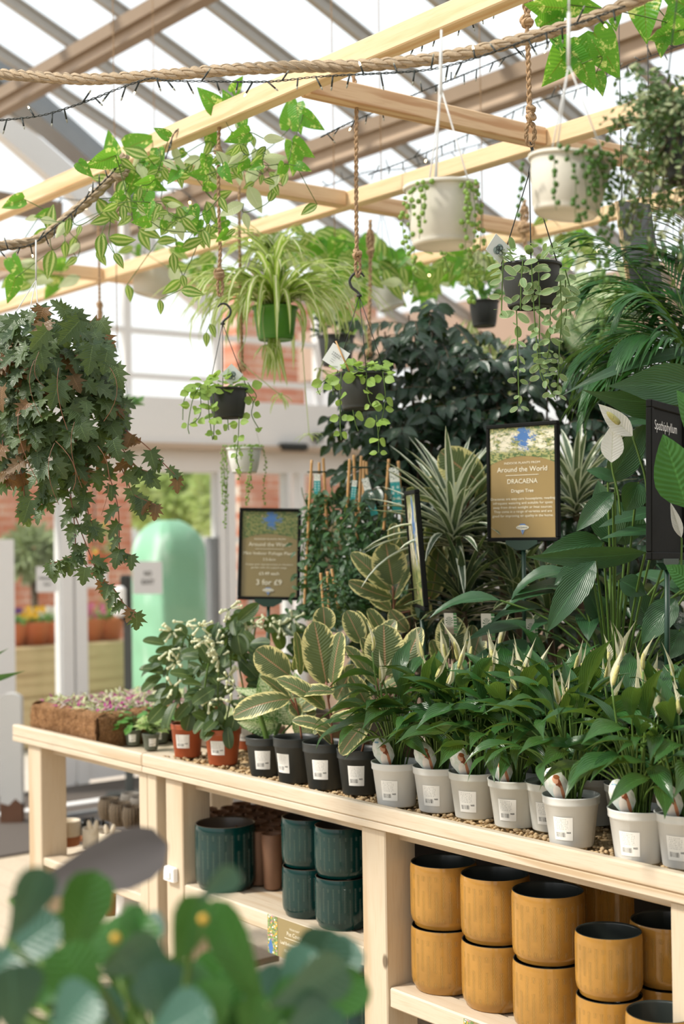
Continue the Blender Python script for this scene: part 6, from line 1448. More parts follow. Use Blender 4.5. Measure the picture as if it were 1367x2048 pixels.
for i in range(1150):
    s = rs.uniform(s_r+.02, s_l-.02); t = rs.uniform(t0_+.02, t1_-.02); d = unit(np.array((rs.uniform(-1, 1), rs.uniform(-1, 1), rs.uniform(.15, .9)))); k_ = 0 if rs.rand() < .45 else (1 if rs.rand() < .62 else 2)
    lvs[k_].add(B(s, t, zc_+hh*.86+rs.uniform(0, .022)), d, (rs.uniform(-.4, .4), -.3, 1), rs.uniform(.025, .045), rs.uniform(.009, .014), rs.uniform(.3, 1.2), .3)
for k_, (nm, mt) in enumerate((('cream_leaves', 'lf_trad2'), ('pink_leaves', 'lf_trad'), ('magenta_leaves', 'lf_trad3'))): m = MB(); lvs[k_].out(m, 0).build(nm, M[mt], rt)
# second tray of pale foliage further back
rt = thing('foliage_tray', 'tray of pale green striped foliage behind the mini ivy pots', 'planter', B(s_r-.16, .38, BT-.03)); m = MB(); m.box(B(s_r-.16, .40, BT+.0), (.30, .26, .05), AX, bev=.004); m.build('tray', M['pot_brown'], rt, smooth=False)
lv = LV('lance')
for i in range(420): lv.add(B(s_r-.16+rs.uniform(-.15, .15), .40+rs.uniform(-.14, .14), BT+.02+rs.uniform(0, .03)), unit(np.array((rs.uniform(-1, 1), rs.uniform(-1, 1), rs.uniform(.2, 1)))), (0, -.3, 1), rs.uniform(.03, .05), .013, .7, .3)
m = MB(); lv.out(m, 0).build('foliage', M['lf_trad2'], rt)
mini = [(238, 1483, 'lf_mini', 'ovate', 'mini pot of dark green round leaves beside the coir tray'), (266, 1492, 'lf_mini', 'ovate', 'second mini pot beside the coir tray, fresh green leaves'), (302, 1501, 'lf_ivy', 'ivy', 'mini pot of cream-edged ivy right at the bench edge'),
        (322, 1487, 'lf_mini', 'ovate', 'mini pot behind the ivy, next to the terracotta pot'), (290, 1478, 'lf_mini', 'heart', 'mini pot of bright leaves in the second mini row'), (318, 1466, 'lf_trad2', 'lance', 'mini pot with pale leaves at the back of the mini group'), (262, 1470, 'lf_ivy', 'ivy', 'mini pot in the back row against the coir tray')]
for i, (px, py, mt, kd, lab) in enumerate(mini):
    R = .0275; c = place(px, py, R*.8, BT-.025); rt = thing('mini_foliage_pot', lab, 'potted plant', c, 'mini foliage pots'); ORG[rt.name] = np.zeros(3); pt = flowerpot(rt, R, .05, M['pot_grey' if i % 3 == 9 else 'pot_brown'], .18, .74)
    pt.data = pt.data.copy(); pt.data.materials[0] = M['pot_mini'] if 'pot_mini' in M else M.setdefault('pot_mini', plain('grey_green_plastic_pot', rgb('#5c6255'), .5, .1, 60))
    pot_sticker(rt, pt, R, .05, VIEW(c)-.4+.3*(i % 3), .022, .024, .5); lv = LV(kd); rs = np.random.RandomState(i); sm = MB()
    for k_ in range(34):
        a = rs.uniform(0, 6.28); q = rs.uniform(0, .05); b = np.array((cos(a)*q, sin(a)*q, .05+rs.uniform(.005, .055))); d = unit(np.array((cos(a), sin(a), rs.uniform(-.4, .5)))); L = rs.uniform(.022, .036) if kd != 'lance' else .045
        lv.add(b, d, (rs.uniform(-.4, .4), -.5, 1), L, L*(.75 if kd != 'lance' else .28), rs.uniform(.2, .8), .2); sm.tube([np.array((0, 0, .04)), b*np.array((.6, .6, 1)), b], .0009, 4, cap=False)
    m = MB(); lv.out(m, 0, i).build('foliage', M[mt], rt); sm.build('stems', M['stem'], rt)
# potting label in the stephanotis group etc. handled above
# ------------------------------------------------------------------ plants standing at the back of the bench
def floorplant(name, label, px, py, z, group=None, cat='plant', base=0.0):
    c = P(px, py, z); c[2] = base; return thing(name, label, cat, c, group), c
# dracaenas in taupe pots
def dracaena(px, py, z, L, W, n, label, mt='lf_dracaena', trunk=None, R=.085, seed=0, droop=(.6, 1.5), pot=True, H=.26, tagpx=None, group='dracaenas in taupe pots'):
    rt, c = floorplant('potted_dracaena', label, px, py, z, group, 'potted plant', BZ); rs = np.random.RandomState(seed)
    if pot: flowerpot(rt, R, H, M['pot_brown'], .14, .8, c=c, n=36)
    top = P(px, py, z); m = MB(); m.tube(poly([c+np.array((0, 0, H*.8)), (c+top)/2+np.array((.01, 0, H*.3)), top], 12), .009, 8); m.build('trunk', M['stem_brown'], rt)
    lv = LV('strap')
    for i in range(n):
        a = i*2.4+rs.uniform(-.3, .3); f = i/n; el = .15+1.25*f; d = unit(np.array((cos(a)*cos(el), sin(a)*cos(el), sin(el)))); b = top+np.array((0, 0, -.05+.07*f))
        lv.add(b, d, (0, 0, 1) if el < 1.2 else (-cos(a), -sin(a), .3), L*rs.uniform(.8, 1.1), W*rs.uniform(.85, 1.15), rs.uniform(*droop)*(1-.5*f), rs.uniform(.25, .5))
    m = MB(); lv.out(m, 0, seed).build('foliage', M[mt], rt)
    if tagpx:
        m = MB(); x0, y0, x1, y1, zz = tagpx; V = [P(x0+2, y1, zz), P(x1+2, y1, zz), P(x1, y0, zz), P(x0, y0, zz)]; m.add(V+[v+np.array((0, .001, 0)) for v in V], [(0, 1, 2, 3), (7, 6, 5, 4)], [(0, 0), (1, 0), (1, 1), (0, 1)]*2); m.build('picture_label', M['pic_label'], rt, smooth=False)
        m = MB(); m.tube([P((x0+x1)/2, y1, zz+.001), P((x0+x1)/2, y1+60, zz+.001)], .002, 5); m.build('label_stake', M['black_plastic'], rt)
    return rt
dracaena(905, 1060, 3.98, .29, .028, 70, 'white-striped dracaena bursting out left of the DRACAENA sign', seed=1, H=.24, tagpx=(887, 1226, 912, 1268, 3.6))
dracaena(1150, 1000, 4.0, .24, .024, 60, 'white-striped dracaena standing right of the DRACAENA sign', seed=2, H=.24)
dracaena(925, 1205, 3.85, .19, .024, 34, 'lower dark-leaved dracaena with a picture label, under the striped one', 'lf_dracaena2', seed=3, R=.09, H=.17, tagpx=(961, 1227, 988, 1282, 3.62))
dracaena(1032, 1190, 3.9, .20, .022, 30, 'dark-leaved dracaena directly behind the sign pole in a taupe pot', 'lf_dracaena2', seed=4, R=.10, H=.20, tagpx=None)
dracaena(1095, 1215, 3.75, .19, .022, 28, 'dark-leaved dracaena with a picture label right of the sign pole', 'lf_dracaena2', seed=5, R=.10, H=.19, tagpx=(1051, 1238, 1074, 1285, 3.5))
dracaena(1000, 1120, 4.05, .22, .026, 36, 'middle dracaena half hidden behind the DRACAENA sign', 'lf_dracaena2', seed=6, H=.24)

# weeping figs
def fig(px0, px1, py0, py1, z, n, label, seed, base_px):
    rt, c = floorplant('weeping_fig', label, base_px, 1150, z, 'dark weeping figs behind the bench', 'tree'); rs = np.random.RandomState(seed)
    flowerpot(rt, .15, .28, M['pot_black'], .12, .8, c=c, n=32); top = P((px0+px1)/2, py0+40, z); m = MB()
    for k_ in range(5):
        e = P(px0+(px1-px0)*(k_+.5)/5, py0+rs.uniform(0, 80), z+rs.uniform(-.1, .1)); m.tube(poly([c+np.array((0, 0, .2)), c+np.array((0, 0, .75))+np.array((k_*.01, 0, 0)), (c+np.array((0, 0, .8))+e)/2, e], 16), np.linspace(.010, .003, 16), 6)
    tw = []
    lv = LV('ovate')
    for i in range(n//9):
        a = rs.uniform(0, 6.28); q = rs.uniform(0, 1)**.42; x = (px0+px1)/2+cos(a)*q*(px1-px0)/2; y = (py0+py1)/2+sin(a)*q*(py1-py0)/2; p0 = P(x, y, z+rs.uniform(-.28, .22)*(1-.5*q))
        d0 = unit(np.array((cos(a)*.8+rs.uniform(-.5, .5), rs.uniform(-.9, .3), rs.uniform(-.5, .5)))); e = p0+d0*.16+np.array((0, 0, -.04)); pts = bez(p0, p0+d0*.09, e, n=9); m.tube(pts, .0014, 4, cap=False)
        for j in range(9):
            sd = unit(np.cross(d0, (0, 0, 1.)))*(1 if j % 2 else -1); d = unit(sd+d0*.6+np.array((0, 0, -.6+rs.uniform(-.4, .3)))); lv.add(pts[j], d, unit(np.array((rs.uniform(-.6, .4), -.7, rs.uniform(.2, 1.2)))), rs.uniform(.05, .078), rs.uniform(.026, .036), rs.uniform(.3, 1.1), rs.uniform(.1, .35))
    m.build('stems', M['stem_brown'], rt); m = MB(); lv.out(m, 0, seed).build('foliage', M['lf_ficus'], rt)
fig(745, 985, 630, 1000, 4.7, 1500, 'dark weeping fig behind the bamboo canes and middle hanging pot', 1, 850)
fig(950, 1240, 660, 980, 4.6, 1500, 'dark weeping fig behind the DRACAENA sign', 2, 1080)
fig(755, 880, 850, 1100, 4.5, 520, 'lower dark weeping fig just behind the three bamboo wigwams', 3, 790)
fig(880, 1290, 950, 1290, 4.7, 1500, 'dark filler fig added as a shade backdrop behind the taupe pots', 4, 1100)  # filler foliage added as a dark backdrop behind the lilies
fig(1200, 1500, 850, 1330, 4.2, 1300, 'dark filler fig added as shade at the right edge', 5, 1340)  # dense filler added to darken the view at the right edge
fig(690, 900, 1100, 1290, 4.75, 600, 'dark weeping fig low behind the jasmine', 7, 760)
# yellow-green shrub glimpsed through the figs and a bright spiky plant
rt, c = floorplant('sunlit_shrub', 'sunlit yellow-green plant glimpsed between the two figs', 950, 760, 5.3, None, 'plant'); lv = LV('lance'); rs = np.random.RandomState(8); m = MB(); m.tube([c, P(945, 780, 5.3)], .012, 6); m.build('stem', M['stem_brown'], rt)
flowerpot(rt, .13, .25, M['pot_white'], .12, .8, c=c, n=24)
for i in range(220): lv.add(P(rs.uniform(880, 1010), rs.uniform(680, 830), 5.3+rs.uniform(-.1, .1)), unit(rs.normal(0, 1, 3)), (0, -1, .5), .10, .025, .5, .2)
m = MB(); lv.out(m, 0).build('foliage', M['lf_trad2'], rt)

# jasmine on bamboo wigwams
def wigwam(label, canes, ring, z, fx0, fx1, fy0, fy1, n, tags=(), seed=0, kind='ovate', Lr=(.022, .038)):
    rt, c = floorplant('jasmine_wigwam', label, (fx0+fx1)/2, 1200, z, 'climbing jasmines on bamboo wigwams', 'potted plant', BZ); rs = np.random.RandomState(seed); flowerpot(rt, .062, .11, M['pot_brown'], .16, .8, c=c, n=28)
    for i, (x0, y0, x1, y1) in enumerate(canes):
        a, b = P(x0, y0, z-.03+.03*i), c+np.array(((i-1)*.03, -.03+.03*i, .09)); b = P(x1, y1, z-.03+.02*i); q = poly([a, b], 40); r = .0042*(1+.14*(np.abs(np.mod(np.linspace(0, 1, 40)*5.3+i*.4, 1)-.5) < .05)); m = MB(); m.tube(q, r, 8); m.build('cane', M['cane'], rt)
    m = MB(); x0, x1, y = ring; th = np.linspace(0, 2*pi, 22); m.tube([P((x0+x1)/2+cos(t_)*(x1-x0)/2, y, z-.0)+np.array((0, sin(t_)*.022, 0)) for t_ in th], .0022, 5); m.build('ring_tie', M['green_plastic'], rt)
    lv = LV(kind); m = MB()
    for k_ in range(5):
        ph = rs.uniform(0, 6); q = [P((fx0+fx1)/2+cos(ph+f*5)*(fx1-fx0)*.36, fy1+(fy0-fy1)*f, z)+np.array((0, sin(ph+f*5)*.05, 0)) for f in np.linspace(0, 1, 24)]; m.tube(q, .0013, 4, cap=False)
    for i in range(n):
        f = rs.rand()**.8; wd = (fx1-fx0)*(.34+.22*f); x = (fx0+fx1)/2+rs.normal(0, .42)*wd; y = fy0+(fy1-fy0)*f; d = unit(np.array((rs.uniform(-1, 1), rs.uniform(-1, .3), rs.uniform(-.8, .3))))
        L = rs.uniform(*Lr); lv.add(P(x, y, z+rs.uniform(-.06, .06)), d, unit(np.array((rs.uniform(-.5, .5), -.6, rs.uniform(.2, 1)))), L, L*.46, rs.uniform(.2, .8), .2)
    m.build('stems', M['stem'], rt); m = MB(); lv.out(m, 0, seed).build('foliage', M['lf_jasmine'], rt)
    for (xa, ya, xb, yb, w, mt) in tags:
        m = MB(); a, b = P(xa, ya, z-.05), P(xb, yb, z-.05); d = unit(a-b); x = np.array((1., 0, 0)); x = unit(x-d*(x@d))*w*z/F; V = [b, b+x, a+x, a]; m.add(V+[v+np.array((0, .001, 0)) for v in V], [(0, 1, 2, 3), (7, 6, 5, 4)], [(0, 0), (1, 0), (1, 1), (0, 1)]*2); m.build('care_label', M[mt], rt, smooth=False)
wigwam('climbing jasmine on three bamboo canes nearest the Mini Indoor sign', [(623, 920, 608, 1220), (646, 916, 654, 1060), (638, 925, 640, 1060)], (615, 652, 944), 4.35, 590, 680, 975, 1230, 620, [(627, 948, 627, 990, 13, 'teal_label')], 1)
wigwam('climbing jasmine on crowded bamboo canes in the middle', [(699, 918, 694, 1015), (707, 910, 714, 1080), (722, 912, 716, 1060), (727, 922, 726, 1000), (732, 924, 738, 1030)], (694, 740, 935), 4.25, 650, 780, 990, 1225, 620, [(722, 958, 742, 1032, 14, 'teal_label'), (704, 960, 700, 1000, 10, 'teal_label')], 2)
wigwam('climbing jasmine on two tall canes beside the dark leaning sign', [(777, 918, 767, 1060), (796, 922, 805, 1060)], (772, 800, 944), 4.2, 740, 830, 1020, 1210, 300, [(777, 936, 785, 1026, 19, 'teal_label')], 3)
wigwam('small fine-leaved jasmine on short canes in front of the taller ones', [(641, 1146, 647, 1215), (655, 1143, 657, 1225), (663, 1138, 678, 1225)], (640, 675, 1180), 4.1, 625, 700, 1150, 1250, 320, [], 4, 'lance', (.012, .026))
# sprig of arching jasmine at the left
# large peace lilies at the right
rt, c = floorplant('large_peace_lily', 'large peace lily with broad ribbed leaves and two white flowers right of the DRACAENA sign', 1225, 1290, 3.45, None, 'potted plant', BZ); flowerpot(rt, .10, .16, M['pot_brown'], .14, .8, c=c, n=32)
rs = np.random.RandomState(21); lv = LV('ovate'); m = MB(); s = MB(); z = 3.4; root_ = c+np.array((0, 0, .14))
HL = [(1290, 1105, 1052, 1114, 44, dict(tilt=-.35, droop=.5, z=-.16)), (1205, 1085, 1082, 1108, 60, dict(tilt=.1, droop=.35, z=-.08)), (1190, 1122, 1094, 1262, 60, dict(droop=.9, tilt=.2, z=-.2)), (1238, 1160, 1290, 1190, 46, dict(tilt=-.3, droop=.5, z=-.1)),
      (1352, 1198, 1283, 1288, 60, dict(tilt=.3, droop=.6, z=-.1)), (1226, 985, 1152, 1062, 44, dict(droop=.8, tilt=.2, z=-.15)), (1275, 965, 1250, 1022, 56, dict(droop=.9, z=-.16, tilt=-.3)), (1215, 965, 1292, 845, 62, dict(z=0, tilt=.3)), (1355, 1060, 1200, 1078, 22, dict(tilt=.8, droop=.5, z=-.12)),
      (1230, 1090, 1195, 960, 70, dict(tilt=-.2, z=.02)), (1375, 1085, 1275, 1102, 34, dict(tilt=.6, z=-.15)), (1250, 1090, 1232, 1000, 90, dict(tilt=.2, z=.05)), (1230, 960, 1172, 940, 26, dict(tilt=.5, z=-.05, droop=.7)), (1325, 1020, 1195, 1055, 26, dict(tilt=.8, z=-.1)),
      (1180, 1130, 1108, 1170, 50, dict(tilt=.4, z=.02)), (1300, 1250, 1260, 1180, 60, dict(tilt=.4, z=.05)), (1360, 1260, 1330, 1320, 60, dict(z=-.05)), (1150, 1150, 1120, 1230, 40, dict(tilt=-.5, z=.06)), (1400, 1150, 1310, 1130, 50, dict(z=.0, tilt=.5)), (1200, 1240, 1170, 1170, 46, dict(tilt=.3, z=.06))]
for h in HL:
    kw = dict(h[5]); zz = kw.pop('z'); a, b = pxleaf(lv, *h[:4], z+zz, h[4], wave=.012, fold=.25, **kw); s.tube(bez(root_, (root_+a)/2+np.array((0, 0, .08)), a, n=9), .003, 6, cap=False)
for i in range(40):
    a = rs.uniform(0, 6.28); q = rs.uniform(.06, .30); hgt = rs.uniform(.1, .42); b = root_+np.array((cos(a)*q, abs(sin(a))*q*.7+.03, hgt)); lv.add(b, unit(np.array((cos(a), sin(a)*.6, .2))), np.array((rs.uniform(-.4, .4), -.4, 1)), rs.uniform(.14, .2), rs.uniform(.06, .08), rs.uniform(.6, 1.4), .25, .012); s.tube(bez(root_, root_+np.array((0, 0, hgt*.8)), b, n=8), .0028, 5, cap=False)
lv.out(m, 0, 3).build('foliage', M['lf_lily_big'], rt)
s.build('petioles', M['stem'], rt)
def bigflower(bx, by, tx, ty, w, z, stem, back=False, furl=.35):
    m = MB(); lv = LV('ovate'); a, b = pxleaf(lv, bx, by, tx, ty, z, w, fold=furl, droop=-.2, tilt=0); lv.out(m, 0)
    if not back: p0 = P((bx*.62+tx*.38), (by*.62+ty*.38), z-.012); p1 = P((bx*.25+tx*.75), (by*.25+ty*.75), z-.016); m.tube(bez(p0, (p0+p1)/2, p1, n=8), [.004, .0065, .007, .007, .0068, .0062, .005, .002], 9, mat=1)
    m.tube(poly([P(x, y, z+.0) for x, y in [(bx, by)]+stem], 16), .0026, 6, mat=2); m.build('flower', [M['spathe_white'], M['spadix'], M['stem']], rt)
bigflower(1264, 872, 1196, 808, 40, 3.16, [(1278, 915), (1290, 960), (1298, 1040)]); bigflower(1222, 925, 1226, 846, 46, 3.17, [(1226, 950), (1235, 985), (1240, 1030)], True, .2); bigflower(1362, 1075, 1340, 1005, 20, 3.1, [(1362, 1100), (1360, 1180)], True, 1.1)
rt, c = floorplant('broad_leaved_plant', 'plant with one glowing broad green leaf at the right edge below the black sign', 1400, 1290, 2.95, None, 'potted plant', BZ); flowerpot(rt, .06, .12, M['pot_brown'], .14, .8, c=c, n=28); lv = LV('ovate'); m = MB(); s = MB()
for h in ((1372, 1015, 1325, 868, 96, .1, .2), (1420, 900, 1352, 780, 60, .3, .5), (1400, 1180, 1330, 1130, 50, .4, .3)):
    a, b = pxleaf(lv, h[0], h[1], h[2], h[3], 2.9, h[4], tilt=h[6], droop=h[5]); s.tube(bez(c+np.array((0, 0, .1)), (c+a)/2+np.array((.03, 0, .1)), a, n=9), .003, 5)
lv.out(m, 0).build('foliage', M['lf_fore'], rt); s.build('petioles', M['stem'], rt)
# aspidistra-like ribbed leaves, right above the flowers
rt, c = floorplant('ribbed_leaf_plant', 'plant with huge ribbed leaves sweeping across above the white peace lily flowers', 1420, 1200, 3.3, None, 'plant'); lv = LV('lance'); m = MB(); s = MB(); flowerpot(rt, .13, .26, M['pot_black'], .12, .8, c=c, n=28)
for (bx, by, tx, ty, w, z_, tl) in ((1400, 800, 1165, 782, 60, 3.3, -.6), (1420, 770, 1215, 772, 84, 3.25, .1), (1410, 700, 1120, 790, 26, 3.4, .6), (1400, 840, 1230, 850, 40, 3.4, .7)):
    a, b = pxleaf(lv, bx, by, tx, ty, z_, w, tilt=tl, droop=.8, fold=.2, wave=.01); s.tube(bez(c+np.array((0, 0, .22)), c*.5+a*.5+np.array((.1, 0, .2)), a, n=9), .004, 6)
lv.out(m, 0).build('foliage', M['lf_lily_big'], rt); s.build('petioles', M['stem'], rt)
# palm
rt, c = floorplant('parlour_palm', 'dark green palm with fanned leaflets reaching in from the right edge', 1430, 900, 3.6, None, 'plant'); flowerpot(rt, .15, .28, M['pot_black'], .12, .8, c=c, n=28); rs = np.random.RandomState(6); lv = LV('lance1'); m = MB(); s = MB()
for i, (x1, y1, bend) in enumerate(((1150, 470, 60), (1165, 560, 90), (1185, 640, 70), (1130, 705, 60), (1160, 740, 40), (1270, 500, 60), (1330, 520, 40), (1230, 590, 80), (1200, 690, 80), (1300, 600, 60), (1340, 440, 30), (1150, 780, 40), (1260, 680, 60), (1310, 730, 50), (1360, 640, 40))):
    z = 3.6+rs.uniform(-.22, .2); a = P(1430, 860, 3.6); e = P(x1+30, y1, z); q = bez(a, P((1400+x1)/2+20, (y1+780)/2-bend-60, z), e, n=26); s.tube(q, np.linspace(.003, .001, 26), 5, cap=False); t = unit(np.gradient(q, axis=0)); 
    for j in range(6, 26):
        for sg in (1, -1):
            up_ = np.array((0, -.3, 1.)); sd = unit(np.cross(t[j], up_))*sg; d = unit(sd*.8+t[j]*1.0+np.array((0, 0, -.1))); f = 1-abs(j-14)/16; lv.add(q[j], d, unit(np.array((0, -.4, 1))), .22*(.45+.6*f), .014, rs.uniform(.6, 1.3), .35)
m = MB(); lv.out(m, 0).build('foliage', M['lf_palm'], rt); s.build('frond_stems', M['stem'], rt)
# fine-leaved hanging plant, upper right, near the lens
z = 2.3; r_, c, R, H = hangpot(1390, 250, z, 150, 110, 'pot_hang', 'blurred hanging plant of tiny dark and cream leaves at the upper right edge', 'fine_leaved_hanging_plant'); rs = np.random.RandomState(31); lv = LV('small'); lw = LV('small'); s = MB(); m = MB()
wires(r_, c, R, c+np.array((0, 0, .4)), 'wire')
for k_ in range(150):
    a = rs.uniform(0, 6.28); b = c+np.array((cos(a)*R*.8, sin(a)*R*.8, .0)); x = rs.uniform(1225, 1440); y = rs.uniform(200, 560)-(0 if x > 1290 else rs.uniform(0, 120)); e = P(x, y, z+rs.uniform(-.12, .14)); q = bez(b, (b+e)/2+np.array((rs.uniform(-.03, .03), 0, .08)), e, n=22); s.tube(q, .0006, 3, cap=False)
    for j in range(3, 22):
        d = unit(rs.normal(0, 1, 3)); (lw if rs.rand() < .25 else lv).add(q[j], d, (0, -1, .4), rs.uniform(.010, .017), .0065, .2, .1)
for k_ in range(26):
    b = P(rs.uniform(1260, 1380), rs.uniform(190, 300), z); e = P(rs.uniform(1200, 1330), rs.uniform(150, 420), z); q = bez(b, (b+e)/2+np.array((0, 0, .03)), e, n=14); s.tube(q, .0005, 3, cap=False)
    for j in range(3, 14): lv.add(q[j], unit(rs.normal(0, 1, 3)), (0, -1, .4), .011, .005, .2, .1)
lv.out(m, 0); lw.out(m, 1); m.build('foliage', [M['lf_fern'], M['lf_pale']], r_); s.build('stems', M['stem_brown'], r_)
# grey-green bush behind the trailing strands at right
rt, c = floorplant('mottled_leaf_plant', 'blurred mottled grey-green plant behind the pearl strands, left of the palm', 1190, 640, 4.6, None, 'plant'); lv = LV('ovate'); rs = np.random.RandomState(9); m = MB(); m.tube([c, P(1190, 700, 4.6)], .012, 6); m.build('stem', M['stem_brown'], rt); flowerpot(rt, .14, .26, M['pot_black'], .12, .8, c=c, n=24)
for i in range(90): lv.add(P(rs.uniform(1130, 1260), rs.uniform(560, 720), 4.6+rs.uniform(-.1, .1)), unit(rs.normal(0, 1, 3)), (0, -1, .5), .10, .055, .5, .2)
m = MB(); lv.out(m, 0).build('foliage', M['lf_agla'], rt)

# ------------------------------------------------------------------ foreground plant, close to the lens
z = 1.33; c = P(330, 2120, z); c[2] = P(330, 2230, z)[2]-.12
pl = thing('plant_plinth', 'wooden plinth under the blurred plant nearest the camera', 'plinth', (c[0], c[1], 0)); m = MB(); m.box((c[0], c[1], c[2]/2), (.24, .24, c[2]), bev=.004); m.build('block', M['post_wood'], pl, smooth=False)
rt = thing('broad_leaved_pot_plant', 'blurred plant of broad green strap leaves closest to the camera, lower left', 'potted plant', c); flowerpot(rt, .075, .12, M['pot_black'], .14, .8, c=c, n=32)
lv = [LV('obov'), LV('obov'), LV('obov')]; s = MB(); rs = np.random.RandomState(17); ctr = c+np.array((0, 0, .11))
HL = [(0, 130, 1950, 190, 1742, 105, .1, .5, .95), (2, 20, 1800, 335, 1690, 118, -.1, .15, 1.0), (0, 345, 1945, 400, 1790, 86, .2, .6, .92), (1, 395, 1800, 475, 1740, 56, .3, .5, .92), (0, 545, 2060, 428, 1800, 84, -.3, .5, .95), (1, 540, 2010, 690, 1925, 100, .6, .5, .9), (1, 15, 1880, 85, 1735, 84, .4, .6, .92), (1, -30, 1960, 120, 1840, 90, -.4, .5, .95),
      (0, 240, 1960, 300, 1830, 90, -.5, .4, .98), (0, 300, 1890, 250, 1820, 60, .5, .4, .98), (1, 190, 1950, 320, 1880, 90, .6, .6, .9), (0, 200, 2060, 120, 1890, 120, 0, .3, .88), (1, 330, 2060, 300, 1930, 110, .5, .3, .88), (0, 440, 2080, 400, 1960, 110, .1, .3, .88), (1, 560, 2080, 660, 2010, 90, .4, .5, .9), (1, 30, 2080, 20, 1930, 120, .4, .3, .86), (0, 640, 2090, 560, 1960, 90, .2, .4, .92), (1, 100, 2090, 190, 1980, 110, -.4, .4, .85), (0, 500, 2100, 520, 1990, 90, .2, .3, .9), (1, 700, 2100, 640, 2030, 70, .2, .3, .95), (1, 280, 2100, 420, 2010, 110, -.3, .4, .86), (0, 60, 1900, 140, 1830, 60, .5, .4, 1.02), (0, 300, 1850, 240, 1830, 50, .5, .4, 1.02), (1, 250, 1870, 330, 1850, 60, -.5, .4, 1.)]
rq = np.random.RandomState(44)
for i in range(34):
    x = rq.uniform(-60, 690); y = rq.uniform(1960, 2180)+abs(x-300)*.12; a_ = rq.uniform(-1., 1.); L_ = rq.uniform(110, 170); HL.append((rq.randint(2), x, y, x+sin(a_)*L_, y-cos(a_)*L_, rq.uniform(80, 120), rq.uniform(-.6, .6), rq.uniform(.2, .8), rq.uniform(1.0, 1.12)))
for (k_, bx, by, tx, ty, w, tl, dr, z_) in HL:
    z_ = z_*1.4 if k_ < 2 else 1.62
    a, b = pxleaf(lv[k_], bx, by, tx, ty, z_, w, tilt=tl, droop=dr, fold=.15); s.tube(bez(ctr, (ctr+a)/2+np.array((0, .02, .0)), a, n=8), .003, 6)
for k_, (nm, mt) in enumerate((('green_leaves', 'lf_fore'), ('blue_green_leaves', 'lf_fore2'), ('grey_leaf', 'lf_grey'))): m = MB(); lv[k_].out(m, 0).build(nm, M[mt], rt)
s.build('stems', M['stem'], rt); m = MB()
M['bud'] = plain('yellow_bud', rgb('#d9a83a'), .5, .1)
for (x, y) in ((406, 1838), (231, 1876)): mb = MB(); mb.ball(P(x, y, 1.25), .0042, 10, 8); mb.tube([P(x, y, 1.25), P(x-10, y+60, 1.27)], .001, 5, mat=1); mb.build('flower_bud', [M['bud'], M['stem']], rt)
# stray leaf blade at the left edge
rt, c = floorplant('strap_leaved_plant', 'edge of a strap-leaved plant poking in at the left edge above the bench end', -60, 1400, 4.6, None, 'plant'); lv = LV('lance'); m = MB(); pxleaf(lv, -60, 1368, 52, 1341, 4.6, 14, droop=.3, tilt=.3); pxleaf(lv, -50, 1330, 18, 1296, 4.6, 8, droop=.3, tilt=.3); lv.out(m, 0).build('foliage', M['lf_palm'], rt); s = MB(); s.tube([c, P(-60, 1340, 4.6)], .006, 6); s.build('stem', M['stem'], rt)

# ------------------------------------------------------------------ things by and beyond the glass doors
c = onz(25, 1648, 0); w = 44*DEPTH(c)/F; h = 262*DEPTH(c)/F; rt = thing('marker_post', 'pale grey round-topped post with a rusted foot beside the left door', 'post', c); m = MB()
yz = [(-w/2, h*.14), (w/2, h*.14), (w/2, h-w*.3)]+[(cos(t_)*w/2, h-w*.3+sin(t_)*w*.3) for t_ in np.linspace(0, pi, 12)][1:-1]+[(-w/2, h-w*.3)]
def prism(m, yz, c, th, mat=0): n = len(yz); V = [c+np.array((x, -th/2, z_)) for x, z_ in yz]+[c+np.array((x, th/2, z_)) for x, z_ in yz]; m.add(V, [tuple(range(n)), tuple(range(2*n-1, n-1, -1))]+[(i, i+n, (i+1) % n+n, (i+1) % n) for i in range(n)], mat=mat)
prism(m, yz, c, .06); m.build('panel', plain('pale_grey_paint', rgb('#c3c2bf'), .6, .1, 10), rt, smooth=False)
m = MB(); prism(m, [(-w/2, 0), (w/2, 0), (w/2, h*.16), (w*.2, h*.20), (-w*.1, h*.15), (-w/2, h*.17)], c, .064); m.build('rusted_foot', plain('rusted_steel', rgb('#6d4a35'), .85, .5, 20, .5), rt, smooth=False)
# hand gel stand just inside the glass
b = onz(257, 1560, 0)+D*0; z_ = DEPTH(b)-.6; b = P(257, 1400, z_); b[2] = 0; rt = thing('sanitiser_stand', 'dark post carrying a white dispenser in front of the green-covered doorway', 'dispenser stand', b); top = P(253, 1180, z_)
m = MB(); m.box((b[0], b[1], top[2]/2), (.045, .04, top[2]), bev=.003); m.build('post', plain('dark_grey_metal', rgb('#4a4d4a'), .5, .1), rt, smooth=False); m = MB(); m.box((b[0], b[1], .01), (.3, .3, .02), bev=.004); m.build('base_plate', M['black_plastic'], rt, smooth=False)
cc = P(240, 1203, z_-.05); m = MB(); hw = 12*z_/F; m.box(cc, (hw*2, .09, 62*z_/F), bev=.02); m.build('dispenser', M['white_paint'], rt, smooth=False); m = MB(); m.box(P(252, 1195, z_+.0), (hw*1.6, .1, 90*z_/F), bev=.01); m.build('back_plate', M['black_plastic'], rt, smooth=False)
